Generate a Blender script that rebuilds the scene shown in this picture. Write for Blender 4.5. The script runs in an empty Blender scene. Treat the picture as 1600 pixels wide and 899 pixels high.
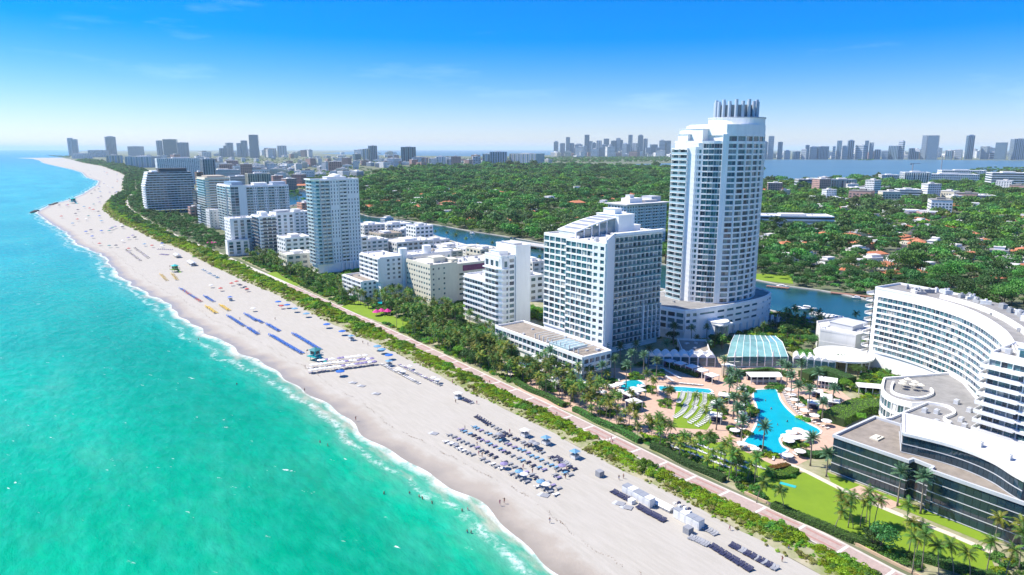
import bpy, math, random
import numpy as np
from mathutils import Vector, Matrix
from mathutils.geometry import tessellate_polygon
random.seed(7); rng = np.random.default_rng(7)
sc = bpy.context.scene
col = sc.collection
# ------------------------------------------------------------------ camera
F, H, CX, CY = 1067.0, 100.0, 800.0, 449.5
PIT = math.atan((CY-233)/F); CP, SP = math.cos(PIT), math.sin(PIT)
cd = bpy.data.cameras.new('camera'); cam = bpy.data.objects.new('camera', cd); col.objects.link(cam)
cam.location = (0, 0, H); cam.rotation_euler = (math.pi/2-PIT, 0, 0)
cd.sensor_width = 36; cd.lens = F/1600*36; cd.clip_start = 1; cd.clip_end = 200000
sc.camera = cam
# ------------------------------------------------------------------ sky, sun, exposure
SUN_EL, SUN_DIR = math.radians(54), Vector((-0.97, 0.24))      # horizontal direction towards the sun
w = bpy.data.worlds.new('World'); sc.world = w; w.use_nodes = True
nt = w.node_tree; nt.nodes.clear()
wo = nt.nodes.new('ShaderNodeOutputWorld'); bg = nt.nodes.new('ShaderNodeBackground')
sk = nt.nodes.new('ShaderNodeTexSky'); sk.sky_type = 'NISHITA'; sk.sun_disc = False
sk.sun_elevation = SUN_EL; sk.sun_rotation = math.atan2(SUN_DIR.x, SUN_DIR.y)
sk.altitude = 0; sk.air_density = 1.0; sk.dust_density = 0.25; sk.ozone_density = 4.0
hs = nt.nodes.new('ShaderNodeHueSaturation'); hs.inputs['Saturation'].default_value = 1.5; hs.inputs['Value'].default_value = 1.0
tc = nt.nodes.new('ShaderNodeTexCoord'); mp = nt.nodes.new('ShaderNodeMapping'); mp.inputs['Scale'].default_value = (1.6, 1.6, 9)
mp.inputs['Rotation'].default_value = (0.0, 0.22, 0.3)
nz = nt.nodes.new('ShaderNodeTexNoise'); nz.inputs['Scale'].default_value = 2.3; nz.inputs['Detail'].default_value = 9; nz.inputs['Roughness'].default_value = 0.62
rp = nt.nodes.new('ShaderNodeValToRGB'); rp.color_ramp.elements[0].position = 0.58; rp.color_ramp.elements[1].position = 0.86
rp.color_ramp.elements[1].color = (0.09, 0.09, 0.09, 1)
mx = nt.nodes.new('ShaderNodeMixRGB'); mx.inputs['Color2'].default_value = (7.5, 8.2, 9.2, 1)
L = nt.links.new
gm = nt.nodes.new('ShaderNodeVectorMath'); gm.operation = 'MULTIPLY'; gm.inputs[1].default_value = (.12, .12, .12)
pw = nt.nodes.new('ShaderNodeGamma'); pw.inputs[1].default_value = 1.0
ug = nt.nodes.new('ShaderNodeVectorMath'); ug.operation = 'MULTIPLY'; ug.inputs[1].default_value = (3.3, 3.4, 4.4)
L(sk.outputs[0], gm.inputs[0]); L(gm.outputs[0], pw.inputs[0]); L(pw.outputs[0], ug.inputs[0]); L(ug.outputs[0], hs.inputs['Color']); L(tc.outputs['Generated'], mp.inputs[0]); L(mp.outputs[0], nz.inputs['Vector'])
L(nz.outputs[0], rp.inputs[0]); L(rp.outputs[0], mx.inputs['Fac']); L(hs.outputs[0], mx.inputs['Color1'])
L(mx.outputs[0], bg.inputs[0]); L(bg.outputs[0], wo.inputs[0]); bg.inputs[1].default_value = 0.15
sl = bpy.data.lights.new('sun', 'SUN'); sl.energy = 3.3; sl.angle = math.radians(0.53); sl.color = (1.0, 0.93, 0.82)
so = bpy.data.objects.new('sun', sl); col.objects.link(so)
sd = Vector((SUN_DIR.x*math.cos(SUN_EL), SUN_DIR.y*math.cos(SUN_EL), math.sin(SUN_EL)))
so.rotation_euler = sd.to_track_quat('Z', 'Y').to_euler(); so.location = (0, 0, 400)
vs = sc.view_settings; vs.view_transform = 'Standard'; vs.look = 'None'; vs.exposure = 1.22; vs.gamma = 1; vs.use_curve_mapping = False
sc.render.engine = 'CYCLES'; cy = sc.cycles; cy.use_denoising = True
try: cy.denoiser = 'OPENIMAGEDENOISE'
except Exception: pass
cy.max_bounces = 6; cy.diffuse_bounces = 3; cy.glossy_bounces = 3; cy.transmission_bounces = 4; cy.volume_bounces = 2; cy.transparent_max_bounces = 8
cy.caustics_reflective = False; cy.caustics_refractive = False
# ------------------------------------------------------------------ survey frame
# s runs along the coast away from the camera, t runs inland from the beach walk
AX, BX, OX = (-0.59, 0.8074), (0.8074, 0.59), (24.0, 240.0)
ROT = math.atan2(BX[1], BX[0])
def XY(s, t): return (OX[0]+s*AX[0]+t*BX[0], OX[1]+s*AX[1]+t*BX[1])
def P(u, v, z=0.0):
    a, b = (u-CX)/F, (CY-v)/F
    k = (z-H)/(-SP+b*CP)
    return (a*k, (CP+b*SP)*k)
def ST(u, v, z=0.0):
    x, y = P(u, v, z); x -= OX[0]; y -= OX[1]
    return (x*AX[0]+y*AX[1], x*BX[0]+y*BX[1])
def hgt(v, y):
    b = (CY-v)/F
    return y*(b*CP-SP)/(CP+b*SP)+H
# ------------------------------------------------------------------ materials
M = {}
def mat(name, c, rough=0.7, var=0.0, scale=1.0, c2=None, bump=0.0, bscale=None, metal=0.0, spec=0.5, detail=4, stretch=None, rnd=0.0):
    m = bpy.data.materials.new(name); m.use_nodes = True; n = m.node_tree; b = n.nodes['Principled BSDF']
    b.inputs['Roughness'].default_value = rough; b.inputs['Metallic'].default_value = metal
    b.inputs['Specular IOR Level'].default_value = spec
    b.inputs['Base Color'].default_value = (*c, 1)
    out = None
    if var or c2 or bump:
        g = n.nodes.new('ShaderNodeNewGeometry'); v = g.outputs['Position']
        if stretch:
            q = n.nodes.new('ShaderNodeMapping'); q.vector_type = 'TEXTURE'; q.inputs['Rotation'].default_value = (0, 0, ROT); q.inputs['Scale'].default_value = stretch
            n.links.new(v, q.inputs[0]); v = q.outputs[0]
    if var or c2:
        t = n.nodes.new('ShaderNodeTexNoise'); t.inputs['Scale'].default_value = scale; t.inputs['Detail'].default_value = detail; t.inputs['Roughness'].default_value = 0.65
        n.links.new(v, t.inputs['Vector'])
        r = n.nodes.new('ShaderNodeValToRGB'); r.color_ramp.elements[0].position = 0.3; r.color_ramp.elements[1].position = 0.7
        a = c2 if c2 else tuple(x*(1-var) for x in c)
        d = c if c2 else tuple(min(1, x*(1+var)) for x in c)
        r.color_ramp.elements[0].color = (*a, 1); r.color_ramp.elements[1].color = (*d, 1)
        n.links.new(t.outputs[0], r.inputs[0]); out = r.outputs[0]
    if rnd:
        o = n.nodes.new('ShaderNodeObjectInfo'); h = n.nodes.new('ShaderNodeHueSaturation')
        mr = n.nodes.new('ShaderNodeMapRange'); mr.inputs[3].default_value = 1-rnd; mr.inputs[4].default_value = 1+rnd
        n.links.new(o.outputs['Random'], mr.inputs[0]); n.links.new(mr.outputs[0], h.inputs['Value'])
        if out: n.links.new(out, h.inputs['Color'])
        else: h.inputs['Color'].default_value = (*c, 1)
        out = h.outputs[0]
    if out: n.links.new(out, b.inputs['Base Color'])
    if bump:
        t = n.nodes.new('ShaderNodeTexNoise'); t.inputs['Scale'].default_value = bscale or scale*3; t.inputs['Detail'].default_value = 5
        n.links.new(v, t.inputs['Vector']); k = n.nodes.new('ShaderNodeBump'); k.inputs['Strength'].default_value = 0.6; k.inputs['Distance'].default_value = bump
        n.links.new(t.outputs[0], k.inputs['Height']); n.links.new(k.outputs[0], b.inputs['Normal'])
    M[name] = m; return m
def leafmat(name, c, c2, trans=0.25):
    """foliage: tone differs from leaf to leaf and from plant to plant"""
    m = bpy.data.materials.new(name); m.use_nodes = True; n = m.node_tree; b = n.nodes['Principled BSDF']
    b.inputs['Roughness'].default_value = 0.55; b.inputs['Specular IOR Level'].default_value = 0.3
    at = n.nodes.new('ShaderNodeAttribute'); at.attribute_name = 'tone'
    o = n.nodes.new('ShaderNodeObjectInfo'); h = n.nodes.new('ShaderNodeHueSaturation')
    mr = n.nodes.new('ShaderNodeMapRange'); mr.inputs[3].default_value = 0.6; mr.inputs[4].default_value = 1.55
    mh = n.nodes.new('ShaderNodeMapRange'); mh.inputs[3].default_value = 0.475; mh.inputs[4].default_value = 0.52
    x = n.nodes.new('ShaderNodeMixRGB'); x.inputs[1].default_value = (*c, 1); x.inputs[2].default_value = (*c2, 1)
    n.links.new(at.outputs['Fac'], x.inputs[0]); n.links.new(x.outputs[0], h.inputs['Color'])
    n.links.new(o.outputs['Random'], mr.inputs[0]); n.links.new(mr.outputs[0], h.inputs['Value'])
    n.links.new(o.outputs['Random'], mh.inputs[0]); n.links.new(mh.outputs[0], h.inputs['Hue'])
    n.links.new(h.outputs[0], b.inputs['Base Color'])
    tr = n.nodes.new('ShaderNodeBsdfTranslucent'); ms = n.nodes.new('ShaderNodeMixShader'); ms.inputs[0].default_value = trans
    n.links.new(h.outputs[0], tr.inputs[0]); n.links.new(b.outputs[0], ms.inputs[1]); n.links.new(tr.outputs[0], ms.inputs[2])
    n.links.new(ms.outputs[0], n.nodes['Material Output'].inputs[0])
    M[name] = m; return m
for a in [
    ('white', (.87, .87, .85), .6, .055, .15), ('cream', (.70, .66, .53), .7, .07, .2), ('offwhite', (.70, .70, .68), .65, .08, .12),
    ('palegrey', (.52, .54, .56), .7, .08, .2), ('grey', (.33, .34, .35), .8, .12, .4), ('darkgrey', (.10, .105, .11), .7, .15, .5),
    ('pink', (.52, .33, .28), .8, .1, .3), ('tan', (.50, .43, .34), .85, .12, .3), ('brown', (.22, .13, .09), .85, .2, .6),
    ('terracotta', (.52, .19, .09), .85, .22, .5), ('salmon', (.60, .33, .24), .85, .2, .4), ('roofgrey', (.25, .245, .235), .9, .2, .25),
    ('roofwhite', (.60, .59, .57), .85, .12, .2), ('rooftan', (.27, .235, .195), .9, .2, .4), ('steel', (.28, .30, .33), .45, .1, .4),
    ('bluetower', (.27, .37, .48), .35, .1, .05), ('tealtower', (.16, .28, .33), .3, .1, .05), ('greytower', (.46, .52, .60), .5, .1, .05)]:
    mat(a[0], a[1], a[2], a[3], a[4]*(3 if a[0] in ('white', 'offwhite', 'cream') else 1), stretch=(1, 1, 5) if a[0] in ('white', 'offwhite', 'cream') else None)
for i, c in enumerate([(.03, .075, .11), (.05, .13, .16), (.08, .19, .21), (.18, .25, .28), (.016, .035, .06), (.36, .37, .35)]):
    mat('glass%d' % i, c, .09, .25, .35, spec=.7, rnd=.3)
mat('darkglass', (.014, .038, .058), .05, .2, .1, spec=.8)
mat('railglass', (.36, .50, .54), .12, spec=.7)
mat('band', (.86, .86, .85), .55, .04, .1)
GL = ['glass0', 'glass1', 'glass2', 'glass3', 'glass4', 'glass5']
# ------------------------------------------------------------------ mesh helpers
class MB:
    def __init__(s): s.v = []; s.f = []; s.m = []
    def add(s, v, f, m=0):
        k = len(s.v); s.v += v; s.f += [tuple(i+k for i in q) for q in f]; s.m += [m]*len(f); return s
    def box(s, x0, y0, z0, x1, y1, z1, m=0):
        return s.add([(x0, y0, z0), (x1, y0, z0), (x1, y1, z0), (x0, y1, z0), (x0, y0, z1), (x1, y0, z1), (x1, y1, z1), (x0, y1, z1)],
            [(3, 2, 1, 0), (4, 5, 6, 7), (0, 1, 5, 4), (1, 2, 6, 5), (2, 3, 7, 6), (3, 0, 4, 7)], m)
    def cbox(s, cx, cy, z0, lx, ly, lz, a=0.0, m=0):
        c, q = math.cos(a), math.sin(a); v = []
        for z in (z0, z0+lz):
            for dx, dy in ((-1, -1), (1, -1), (1, 1), (-1, 1)):
                x, y = dx*lx/2, dy*ly/2; v.append((cx+x*c-y*q, cy+x*q+y*c, z))
        return s.add(v, [(3, 2, 1, 0), (4, 5, 6, 7), (0, 1, 5, 4), (1, 2, 6, 5), (2, 3, 7, 6), (3, 0, 4, 7)], m)
    def seg(s, p, q, o0, o1, z0, z1, m=0):
        """box along p->q, from o0 to o1 outside of it (right hand side)"""
        dx, dy = q[0]-p[0], q[1]-p[1]; l = math.hypot(dx, dy) or 1; nx, ny = dy/l, -dx/l; v = []
        for z in (z0, z1):
            v += [(p[0]+nx*o1, p[1]+ny*o1, z), (q[0]+nx*o1, q[1]+ny*o1, z), (q[0]+nx*o0, q[1]+ny*o0, z), (p[0]+nx*o0, p[1]+ny*o0, z)]
        return s.add(v, [(3, 2, 1, 0), (4, 5, 6, 7), (0, 1, 5, 4), (1, 2, 6, 5), (2, 3, 7, 6), (3, 0, 4, 7)], m)
    def strip(s, path, o0, o1, z0, z1, m=0):
        """mitred band along a path"""
        a, b = offset(path, o0), offset(path, o1); n = len(path)
        v = [(x, y, z) for pts, z in ((b, z0), (a, z0), (b, z1), (a, z1)) for x, y in pts]; f = []
        for i in range(n-1):
            j = i+1
            f += [(i, j, 2*n+j, 2*n+i), (n+j, n+i, 3*n+i, 3*n+j), (2*n+i, 2*n+j, 3*n+j, 3*n+i), (n+i, n+j, j, i)]
        f += [(n, 0, 2*n, 3*n), (n-1, 2*n-1, 4*n-1, 3*n-1)]
        return s.add(v, f, m)
    def prism(s, poly, z0, z1, m=0, mt=None, bottom=False):
        n = len(poly); v = [(x, y, z0) for x, y in poly]+[(x, y, z1) for x, y in poly]
        s.add(v, [(i, (i+1) % n, n+(i+1) % n, n+i) for i in range(n)], m)
        tr = tessellate_polygon([[Vector((x, y, 0)) for x, y in poly]]); f = []
        for a, b, c in tr:
            p, q, r = poly[a], poly[b], poly[c]
            if (q[0]-p[0])*(r[1]-p[1])-(q[1]-p[1])*(r[0]-p[0]) < 0: b, c = c, b
            f.append((n+a, n+b, n+c))
        return s.add(v, f, m if mt is None else mt)
    def tube(s, pts, rad, n=6, m=0, cap=True):
        k = len(pts); v = []; f = []
        for i, p in enumerate(pts):
            p = Vector(p); d = (Vector(pts[min(i+1, k-1)])-Vector(pts[max(i-1, 0)])).normalized()
            u = d.orthogonal().normalized() if abs(d.z) < .95 else Vector((1, 0, 0)); u = (u-d*u.dot(d)).normalized(); w2 = d.cross(u)
            for j in range(n):
                a = 2*math.pi*j/n; v.append(tuple(p+(u*math.cos(a)+w2*math.sin(a))*rad[i]))
        for i in range(k-1):
            for j in range(n): f.append((i*n+j, i*n+(j+1) % n, (i+1)*n+(j+1) % n, (i+1)*n+j))
        if cap: f += [tuple(range(n))[::-1], tuple(range((k-1)*n, k*n))]
        return s.add(v, f, m)
    def cyl(s, x, y, z0, z1, r0, r1=None, n=10, m=0):
        return s.tube([(x, y, z0), (x, y, z1)], [r0, r0 if r1 is None else r1], n, m)
    def cone(s, x, y, z0, z1, r, n=8, m=0):
        v = [(x+r*math.cos(2*math.pi*i/n), y+r*math.sin(2*math.pi*i/n), z0) for i in range(n)]+[(x, y, z1)]
        return s.add(v, [(i, (i+1) % n, n) for i in range(n)]+[tuple(range(n))[::-1]], m)
    def gable(s, x0, y0, x1, y1, z, h, o=.5, m=0, hip=0.0):
        x0 -= o; y0 -= o; x1 += o; y1 += o
        if x1-x0 >= y1-y0: ym = (y0+y1)/2; r = [(x0+hip*(y1-y0)/2, ym, z+h), (x1-hip*(y1-y0)/2, ym, z+h)]; f = [(0, 1, 5, 4), (2, 3, 4, 5), (1, 2, 5), (3, 0, 4), (3, 2, 1, 0)]
        else: xm = (x0+x1)/2; r = [(xm, y0+hip*(x1-x0)/2, z+h), (xm, y1-hip*(x1-x0)/2, z+h)]; f = [(1, 2, 5, 4), (3, 0, 4, 5), (0, 1, 4), (2, 3, 5), (3, 2, 1, 0)]
        return s.add([(x0, y0, z), (x1, y0, z), (x1, y1, z), (x0, y1, z)]+r, f, m)
    def mesh(s, name, mats, smooth=False):
        me = bpy.data.meshes.new(name); me.from_pydata(s.v, [], s.f)
        for k in ([mats] if isinstance(mats, str) else mats): me.materials.append(M[k])
        if len(me.materials) > 1: me.polygons.foreach_set('material_index', s.m)
        if smooth: me.polygons.foreach_set('use_smooth', [True]*len(me.polygons))
        me.update(); return me
    def build(s, name, mats, parent=None, smooth=False, kind=None, loc=None):
        return obj(name, s.mesh(name, mats, smooth), parent, kind, loc)
def offset(path, o):
    r = []; n = len(path)
    for i in range(n):
        ns = []
        for a, b in ((i-1, i), (i, i+1)):
            if a >= 0 and b < n:
                dx, dy = path[b][0]-path[a][0], path[b][1]-path[a][1]; l = math.hypot(dx, dy) or 1; ns.append((dy/l, -dx/l))
        if len(ns) == 2:
            mx_, my_ = ns[0][0]+ns[1][0], ns[0][1]+ns[1][1]; d = 1+ns[0][0]*ns[1][0]+ns[0][1]*ns[1][1]; d = max(d, .35); k = (mx_/d, my_/d)
        else: k = ns[0]
        r.append((path[i][0]+k[0]*o, path[i][1]+k[1]*o))
    return r
def resample(path, n):
    d = [0]
    for a, b in zip(path, path[1:]): d.append(d[-1]+math.hypot(b[0]-a[0], b[1]-a[1]))
    return [(float(np.interp(x, d, [p[0] for p in path])), float(np.interp(x, d, [p[1] for p in path]))) for x in np.linspace(0, d[-1], n+1)]
def smooth(pts, k=6):
    """Catmull-Rom through the points"""
    q = [pts[0]]+list(pts)+[pts[-1]]; r = []
    for i in range(1, len(q)-2):
        a, b, c, d = [np.array(x, float) for x in q[i-1:i+3]]
        for j in range(k):
            t = j/k; r.append(tuple(.5*((2*b)+(c-a)*t+(2*a-5*b+4*c-d)*t*t+(3*b-a-3*c+d)*t**3)))
    r.append(tuple(pts[-1])); return r
def obj(name, me, parent=None, kind=None, loc=None):
    o = bpy.data.objects.new(name, me); col.objects.link(o)
    if parent is not None: o.parent = parent
    if kind: o['kind'] = kind
    if loc is not None: o.location = loc
    return o
def tag(o, label, cat, group=None):
    o['label'] = label; o['category'] = cat
    if group: o['group'] = group
    return o
def thing(name, label, cat, loc=(0, 0, 0), rz=0.0, group=None, sc_=None):
    o = bpy.data.objects.new(name, None); col.objects.link(o); o.empty_display_size = 1
    o.location = loc; o.rotation_euler = (0, 0, rz)
    if sc_: o.scale = (sc_, sc_, sc_)
    return tag(o, label, cat, group)
def copy_thing(root, loc, rz=0.0, s=1.0, label=None, group=None):
    r = root.copy(); col.objects.link(r); r.location = loc; r.rotation_euler = (0, 0, rz); r.scale = (s, s, s)
    if label: r['label'] = label
    if group: r['group'] = group
    for c in KIDS.get(root.name, ()):
        k = c.copy(); col.objects.link(k); k.parent = r
        for g in KIDS.get(c.name, ()):
            d = g.copy(); col.objects.link(d); d.parent = k
    return r
KIDS = {}
def proto(name, label, cat, parts, group=None):
    """parts: list of (name, mesh, [sub parts]); returns a factory that places copies"""
    def place(loc, rz=0.0, s=1.0, label_=None, group_=None):
        r = thing(name, label_ or label, cat, loc, rz, group_ or group); r.scale = (s, s, s)
        for p in parts:
            o = obj(p[0], p[1], r)
            for q in (p[2] if len(p) > 2 else ()): obj(q[0], q[1], o)
        return r
    return place
def struct(name, mb, m, smooth=False, loc=None):
    o = mb.build(name, m, None, smooth, 'structure', loc); return o
def sheet(name, poly, z, m):
    mb = MB(); tr = tessellate_polygon([[Vector((x, y, 0)) for x, y in poly]]); f = []
    for a, b, c in tr:
        p, q, r = poly[a], poly[b], poly[c]
        if (q[0]-p[0])*(r[1]-p[1])-(q[1]-p[1])*(r[0]-p[0]) < 0: b, c = c, b
        f.append((a, b, c))
    mb.add([(x, y, z) for x, y in poly], f); return struct(name, mb, m)
def pxpoly(l, z=0): return [P(u, v, z) for u, v in l]
def stpoly(l): return [XY(*p) for p in l]
def inside(p, poly):
    x, y = p; r = False; j = len(poly)-1
    for i in range(len(poly)):
        a, b = poly[i], poly[j]
        if (a[1] > y) != (b[1] > y) and x < (b[0]-a[0])*(y-a[1])/(b[1]-a[1])+a[0]: r = not r
        j = i
    return r
# ------------------------------------------------------------------ shoreline curves
WL = [(-700,-72),(-400,-66),(-71,-61.5),(-61,-62.3),(-41,-61.7),(-24,-61.1),(-11,-62.1),(6,-66.5),(25.5,-68.5),(51,-69.6),(89,-70.4),(120,-71),(152,-73.3),(189,-75.9),(244,-83.4),(322,-87.6),(380,-93),(464,-95.5),(572,-96.2),(660,-104.9),(826,-111.9),(995,-121),(1150,-129),(1188,-126),(1335,-103),(1448,-69),(1637,-29.5),(2102,44),(2375,75),(2752,72),(3370,106),(3900,107),(4709,88),(5884,65),(7222,90),(8496,80),(9543,-52)]
DL = [(-700,-16),(-400,-15),(-104,-14.7),(-61,-13.2),(-30,-14.5),(4,-13.2),(53,-15),(89,-13.8),(138,-14.8),(165,-17.4),(208,-18.2),(286,-17.8),(352,-21.7),(432,-25),(492,-26.5),(573,-26.2),(652,-34.5),(789,-38.3),(844,-39.8),(948,-42.6),(1154,-38),(1345,-12.6),(1691,55),(2281,130),(2736,194),(3227,231),(4553,301),(5714,297),(8014,360),(9543,380)]
BL = [(-700,-1),(-115,-1.5),(-96,0.2),(-55,-1.0),(0,0.3),(66,0.6),(132,1.3),(253,.3),(306,-.1),(440,-2.9),(546,-4.2),(660,-9.6),(751,-9.7),(842,-11),(1150,0),(1345,20),(1691,85),(2281,165),(9543,440)]
ip = lambda T, s: float(np.interp(s, [p[0] for p in T], [p[1] for p in T]))
def cusp(s):
    k = min(1, max(0, (1100-s)/300))
    return k*(1.5*math.sin(s/9.3+1.3*math.sin(s/31))+1.0*math.sin(s/4.1+2)+2.2*math.sin(s/41))*.75
TW = lambda s: ip(WL, s)+cusp(s)
TD = lambda s: ip(DL, s)
TB = lambda s: ip(BL, s)
SS = list(np.arange(-700, -220, 40.))+list(np.arange(-220, 420, 2.5))+list(np.arange(420, 1300, 8.))+list(np.arange(1300, 2600, 20.))+list(np.arange(2600, 9544, 60.))
def loft(name, cols, m, zf, ss=SS):
    """cols(s) -> list of (t, uvx, uvy); zf(j, s)"""
    v = []; uv = []
    for s in ss:
        for j, (t, a) in enumerate(cols(s)): v.append((*XY(s, t), zf(j, s))); uv.append((s*.01, a))
    n = len(cols(ss[0])); f = []
    for i in range(len(ss)-1):
        for j in range(n-1): f.append((i*n+j, i*n+j+1, (i+1)*n+j+1, (i+1)*n+j))
    mb = MB(); mb.add(v, f); me = mb.mesh(name, m, True)
    u = me.uv_layers.new(name='uv'); ix = np.empty(len(me.loops), dtype=np.int32); me.loops.foreach_get('vertex_index', ix)
    u.data.foreach_set('uv', np.array(uv, dtype=np.float32)[ix].ravel()); return obj(name, me, None, 'structure')
# ---- water
def watermat(name, shore):
    m = bpy.data.materials.new(name); m.use_nodes = True; n = m.node_tree; b = n.nodes['Principled BSDF']; N = n.nodes.new; K = n.links.new
    b.inputs['Roughness'].default_value = .22; b.inputs['IOR'].default_value = 1.33; b.inputs['Specular IOR Level'].default_value = .16
    g = N('ShaderNodeNewGeometry'); pos = g.outputs['Position']
    mpg = N('ShaderNodeMapping'); mpg.vector_type = 'TEXTURE'; mpg.inputs['Rotation'].default_value = (0, 0, ROT); mpg.inputs['Scale'].default_value = (1, 2.2, 1); K(pos, mpg.inputs[0])
    def noise(sc_, det=4, vec=mpg.outputs[0], r=.6):
        t = N('ShaderNodeTexNoise'); t.inputs['Scale'].default_value = sc_; t.inputs['Detail'].default_value = det; t.inputs['Roughness'].default_value = r; K(vec, t.inputs['Vector']); return t.outputs[0]
    def ramp(x, a, c, va=0., vc=1.):
        r = N('ShaderNodeMapRange'); r.inputs[1].default_value = a; r.inputs[2].default_value = c; r.inputs[3].default_value = va; r.inputs[4].default_value = vc; K(x, r.inputs[0]); return r.outputs[0]
    def mixc(f, a, c):
        x = N('ShaderNodeMixRGB')
        if isinstance(f, float): x.inputs[0].default_value = f
        else: K(f, x.inputs[0])
        for i, q in ((1, a), (2, c)):
            if isinstance(q, tuple): x.inputs[i].default_value = (*q, 1)
            else: K(q, x.inputs[i])
        return x.outputs[0]
    def op(o, a, c):
        x = N('ShaderNodeMath'); x.operation = o
        for i, q in ((0, a), (1, c)):
            if isinstance(q, (int, float)): x.inputs[i].default_value = q
            else: K(q, x.inputs[i])
        return x.outputs[0]
    if shore:
        uv = N('ShaderNodeUVMap'); sp_ = N('ShaderNodeSeparateXYZ'); K(uv.outputs[0], sp_.inputs[0]); s_, d_ = sp_.outputs[0], sp_.outputs[1]
    else:
        v1 = N('ShaderNodeValue'); v1.outputs[0].default_value = 40.; v2 = N('ShaderNodeValue'); v2.outputs[0].default_value = 3000.; s_, d_ = v1.outputs[0], v2.outputs[0]
    big = noise(.011, 4); mid = noise(.05, 5)
    green = mixc(ramp(big, .36, .62), (.0, .28, .145), (.002, .40, .22))
    cyan = mixc(ramp(big, .36, .62), (.0, .28, .31), (.016, .38, .385))
    c = mixc(ramp(s_, .2, 6.5), green, cyan)
    c = mixc(ramp(op('MULTIPLY', ramp(mid, .48, .72), ramp(big, .40, .6)), 0, 1., 0, .55), c, (.12, .40, .30))
    dk = op('MULTIPLY', ramp(d_, 14., 28.), ramp(d_, 95., 40.)); c = mixc(op('MULTIPLY', dk, ramp(s_, 6., 1., .15, .55)), c, (.0, .22, .12))
    c = mixc(ramp(noise(.16, 6, mpg.outputs[0], .7), .42, .66, 0, .26), c, (.03, .44, .33))
    c = mixc(ramp(noise(.30, 5, mpg.outputs[0], .7), .60, .44, 0, .22), c, (.0, .15, .11))
    c = mixc(ramp(d_, 700., 3000.), c, (.0, .20, .31))
    c = mixc(ramp(s_, 30., 75.), c, (.008, .21, .34))
    # shallow sand showing through next to the beach
    dn = op('ADD', d_, ramp(noise(.12, 4), .3, .7, -5., 5.))
    c = mixc(ramp(dn, 17., 3., 0, .55), c, (.14, .34, .255))
    c = mixc(ramp(dn, 5., 0., 0, .8), c, (.42, .40, .31))
    if shore:
        fine = noise(.55, 6, pos, .7); lace = noise(.16, 5, pos, .68); along = noise(.03, 3)
        wid = ramp(along, .38, .70, .5, 8.)
        edge = ramp(op('DIVIDE', d_, wid), 1.1, .1)
        line2 = op('MULTIPLY', ramp(op('ABSOLUTE', op('SUBTRACT', d_, op('ADD', 6., ramp(along, .4, .7, 0, 9.))), 0), 2.6, 0), ramp(lace, .42, .6))
        foam = op('MAXIMUM', op('MULTIPLY', edge, ramp(op('ADD', lace, op('MULTIPLY', fine, .35)), .50, .74)), op('MULTIPLY', line2, ramp(fine, .4, .62)))
        foam = op('MAXIMUM', foam, op('MULTIPLY', ramp(d_, 1.0, .1, 0, .9), ramp(lace, .35, .55, .2, 1.)))
    else:
        v0 = N('ShaderNodeValue'); v0.outputs[0].default_value = 0.; foam = v0.outputs[0]
    # scattered small whitecaps
    mpf = N('ShaderNodeMapping'); mpf.vector_type = 'TEXTURE'; mpf.inputs['Rotation'].default_value = (0, 0, ROT+.5); mpf.inputs['Scale'].default_value = (.7, 2.4, 1); K(pos, mpf.inputs[0])
    flk = op('MULTIPLY', ramp(noise(.42, 5, mpf.outputs[0], .6), .675, .705), ramp(noise(.06, 3, pos), .5, .62))
    foam = op('MAXIMUM', foam, op('MULTIPLY', flk, .9))
    c = mixc(foam, c, (.70, .74, .72)); K(c, b.inputs['Base Color'])
    K(ramp(foam, 0, 1, .2, .8), b.inputs['Roughness'])
    w1 = op('ADD', op('MULTIPLY', noise(.33, 5), 1.), op('MULTIPLY', noise(.07, 3), 1.2))
    bp = N('ShaderNodeBump'); bp.inputs['Strength'].default_value = .55; bp.inputs['Distance'].default_value = 1.6; K(w1, bp.inputs['Height']); K(bp.outputs[0], b.inputs['Normal'])
    M[name] = m
watermat('sea', True); watermat('ocean', False)
DS = [0, .6, 1.4, 2.5, 4, 6, 9, 13, 18, 25, 40, 70, 120, 220, 400, 700, 1200, 2000, 3200]
loft('sea', lambda s: [(TW(s)+.15-d, d) for d in DS][::-1], 'sea', lambda j, s: -.50+.02*math.sin(s*.4+j))
mb = MB(); q = 90000.; mb.add([(-q, -q*.3, -.75), (q, -q*.3, -.75), (q, q, -.75), (-q, q, -.75)], [(0, 1, 2, 3)]); struct('ocean', mb, 'ocean')
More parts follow.
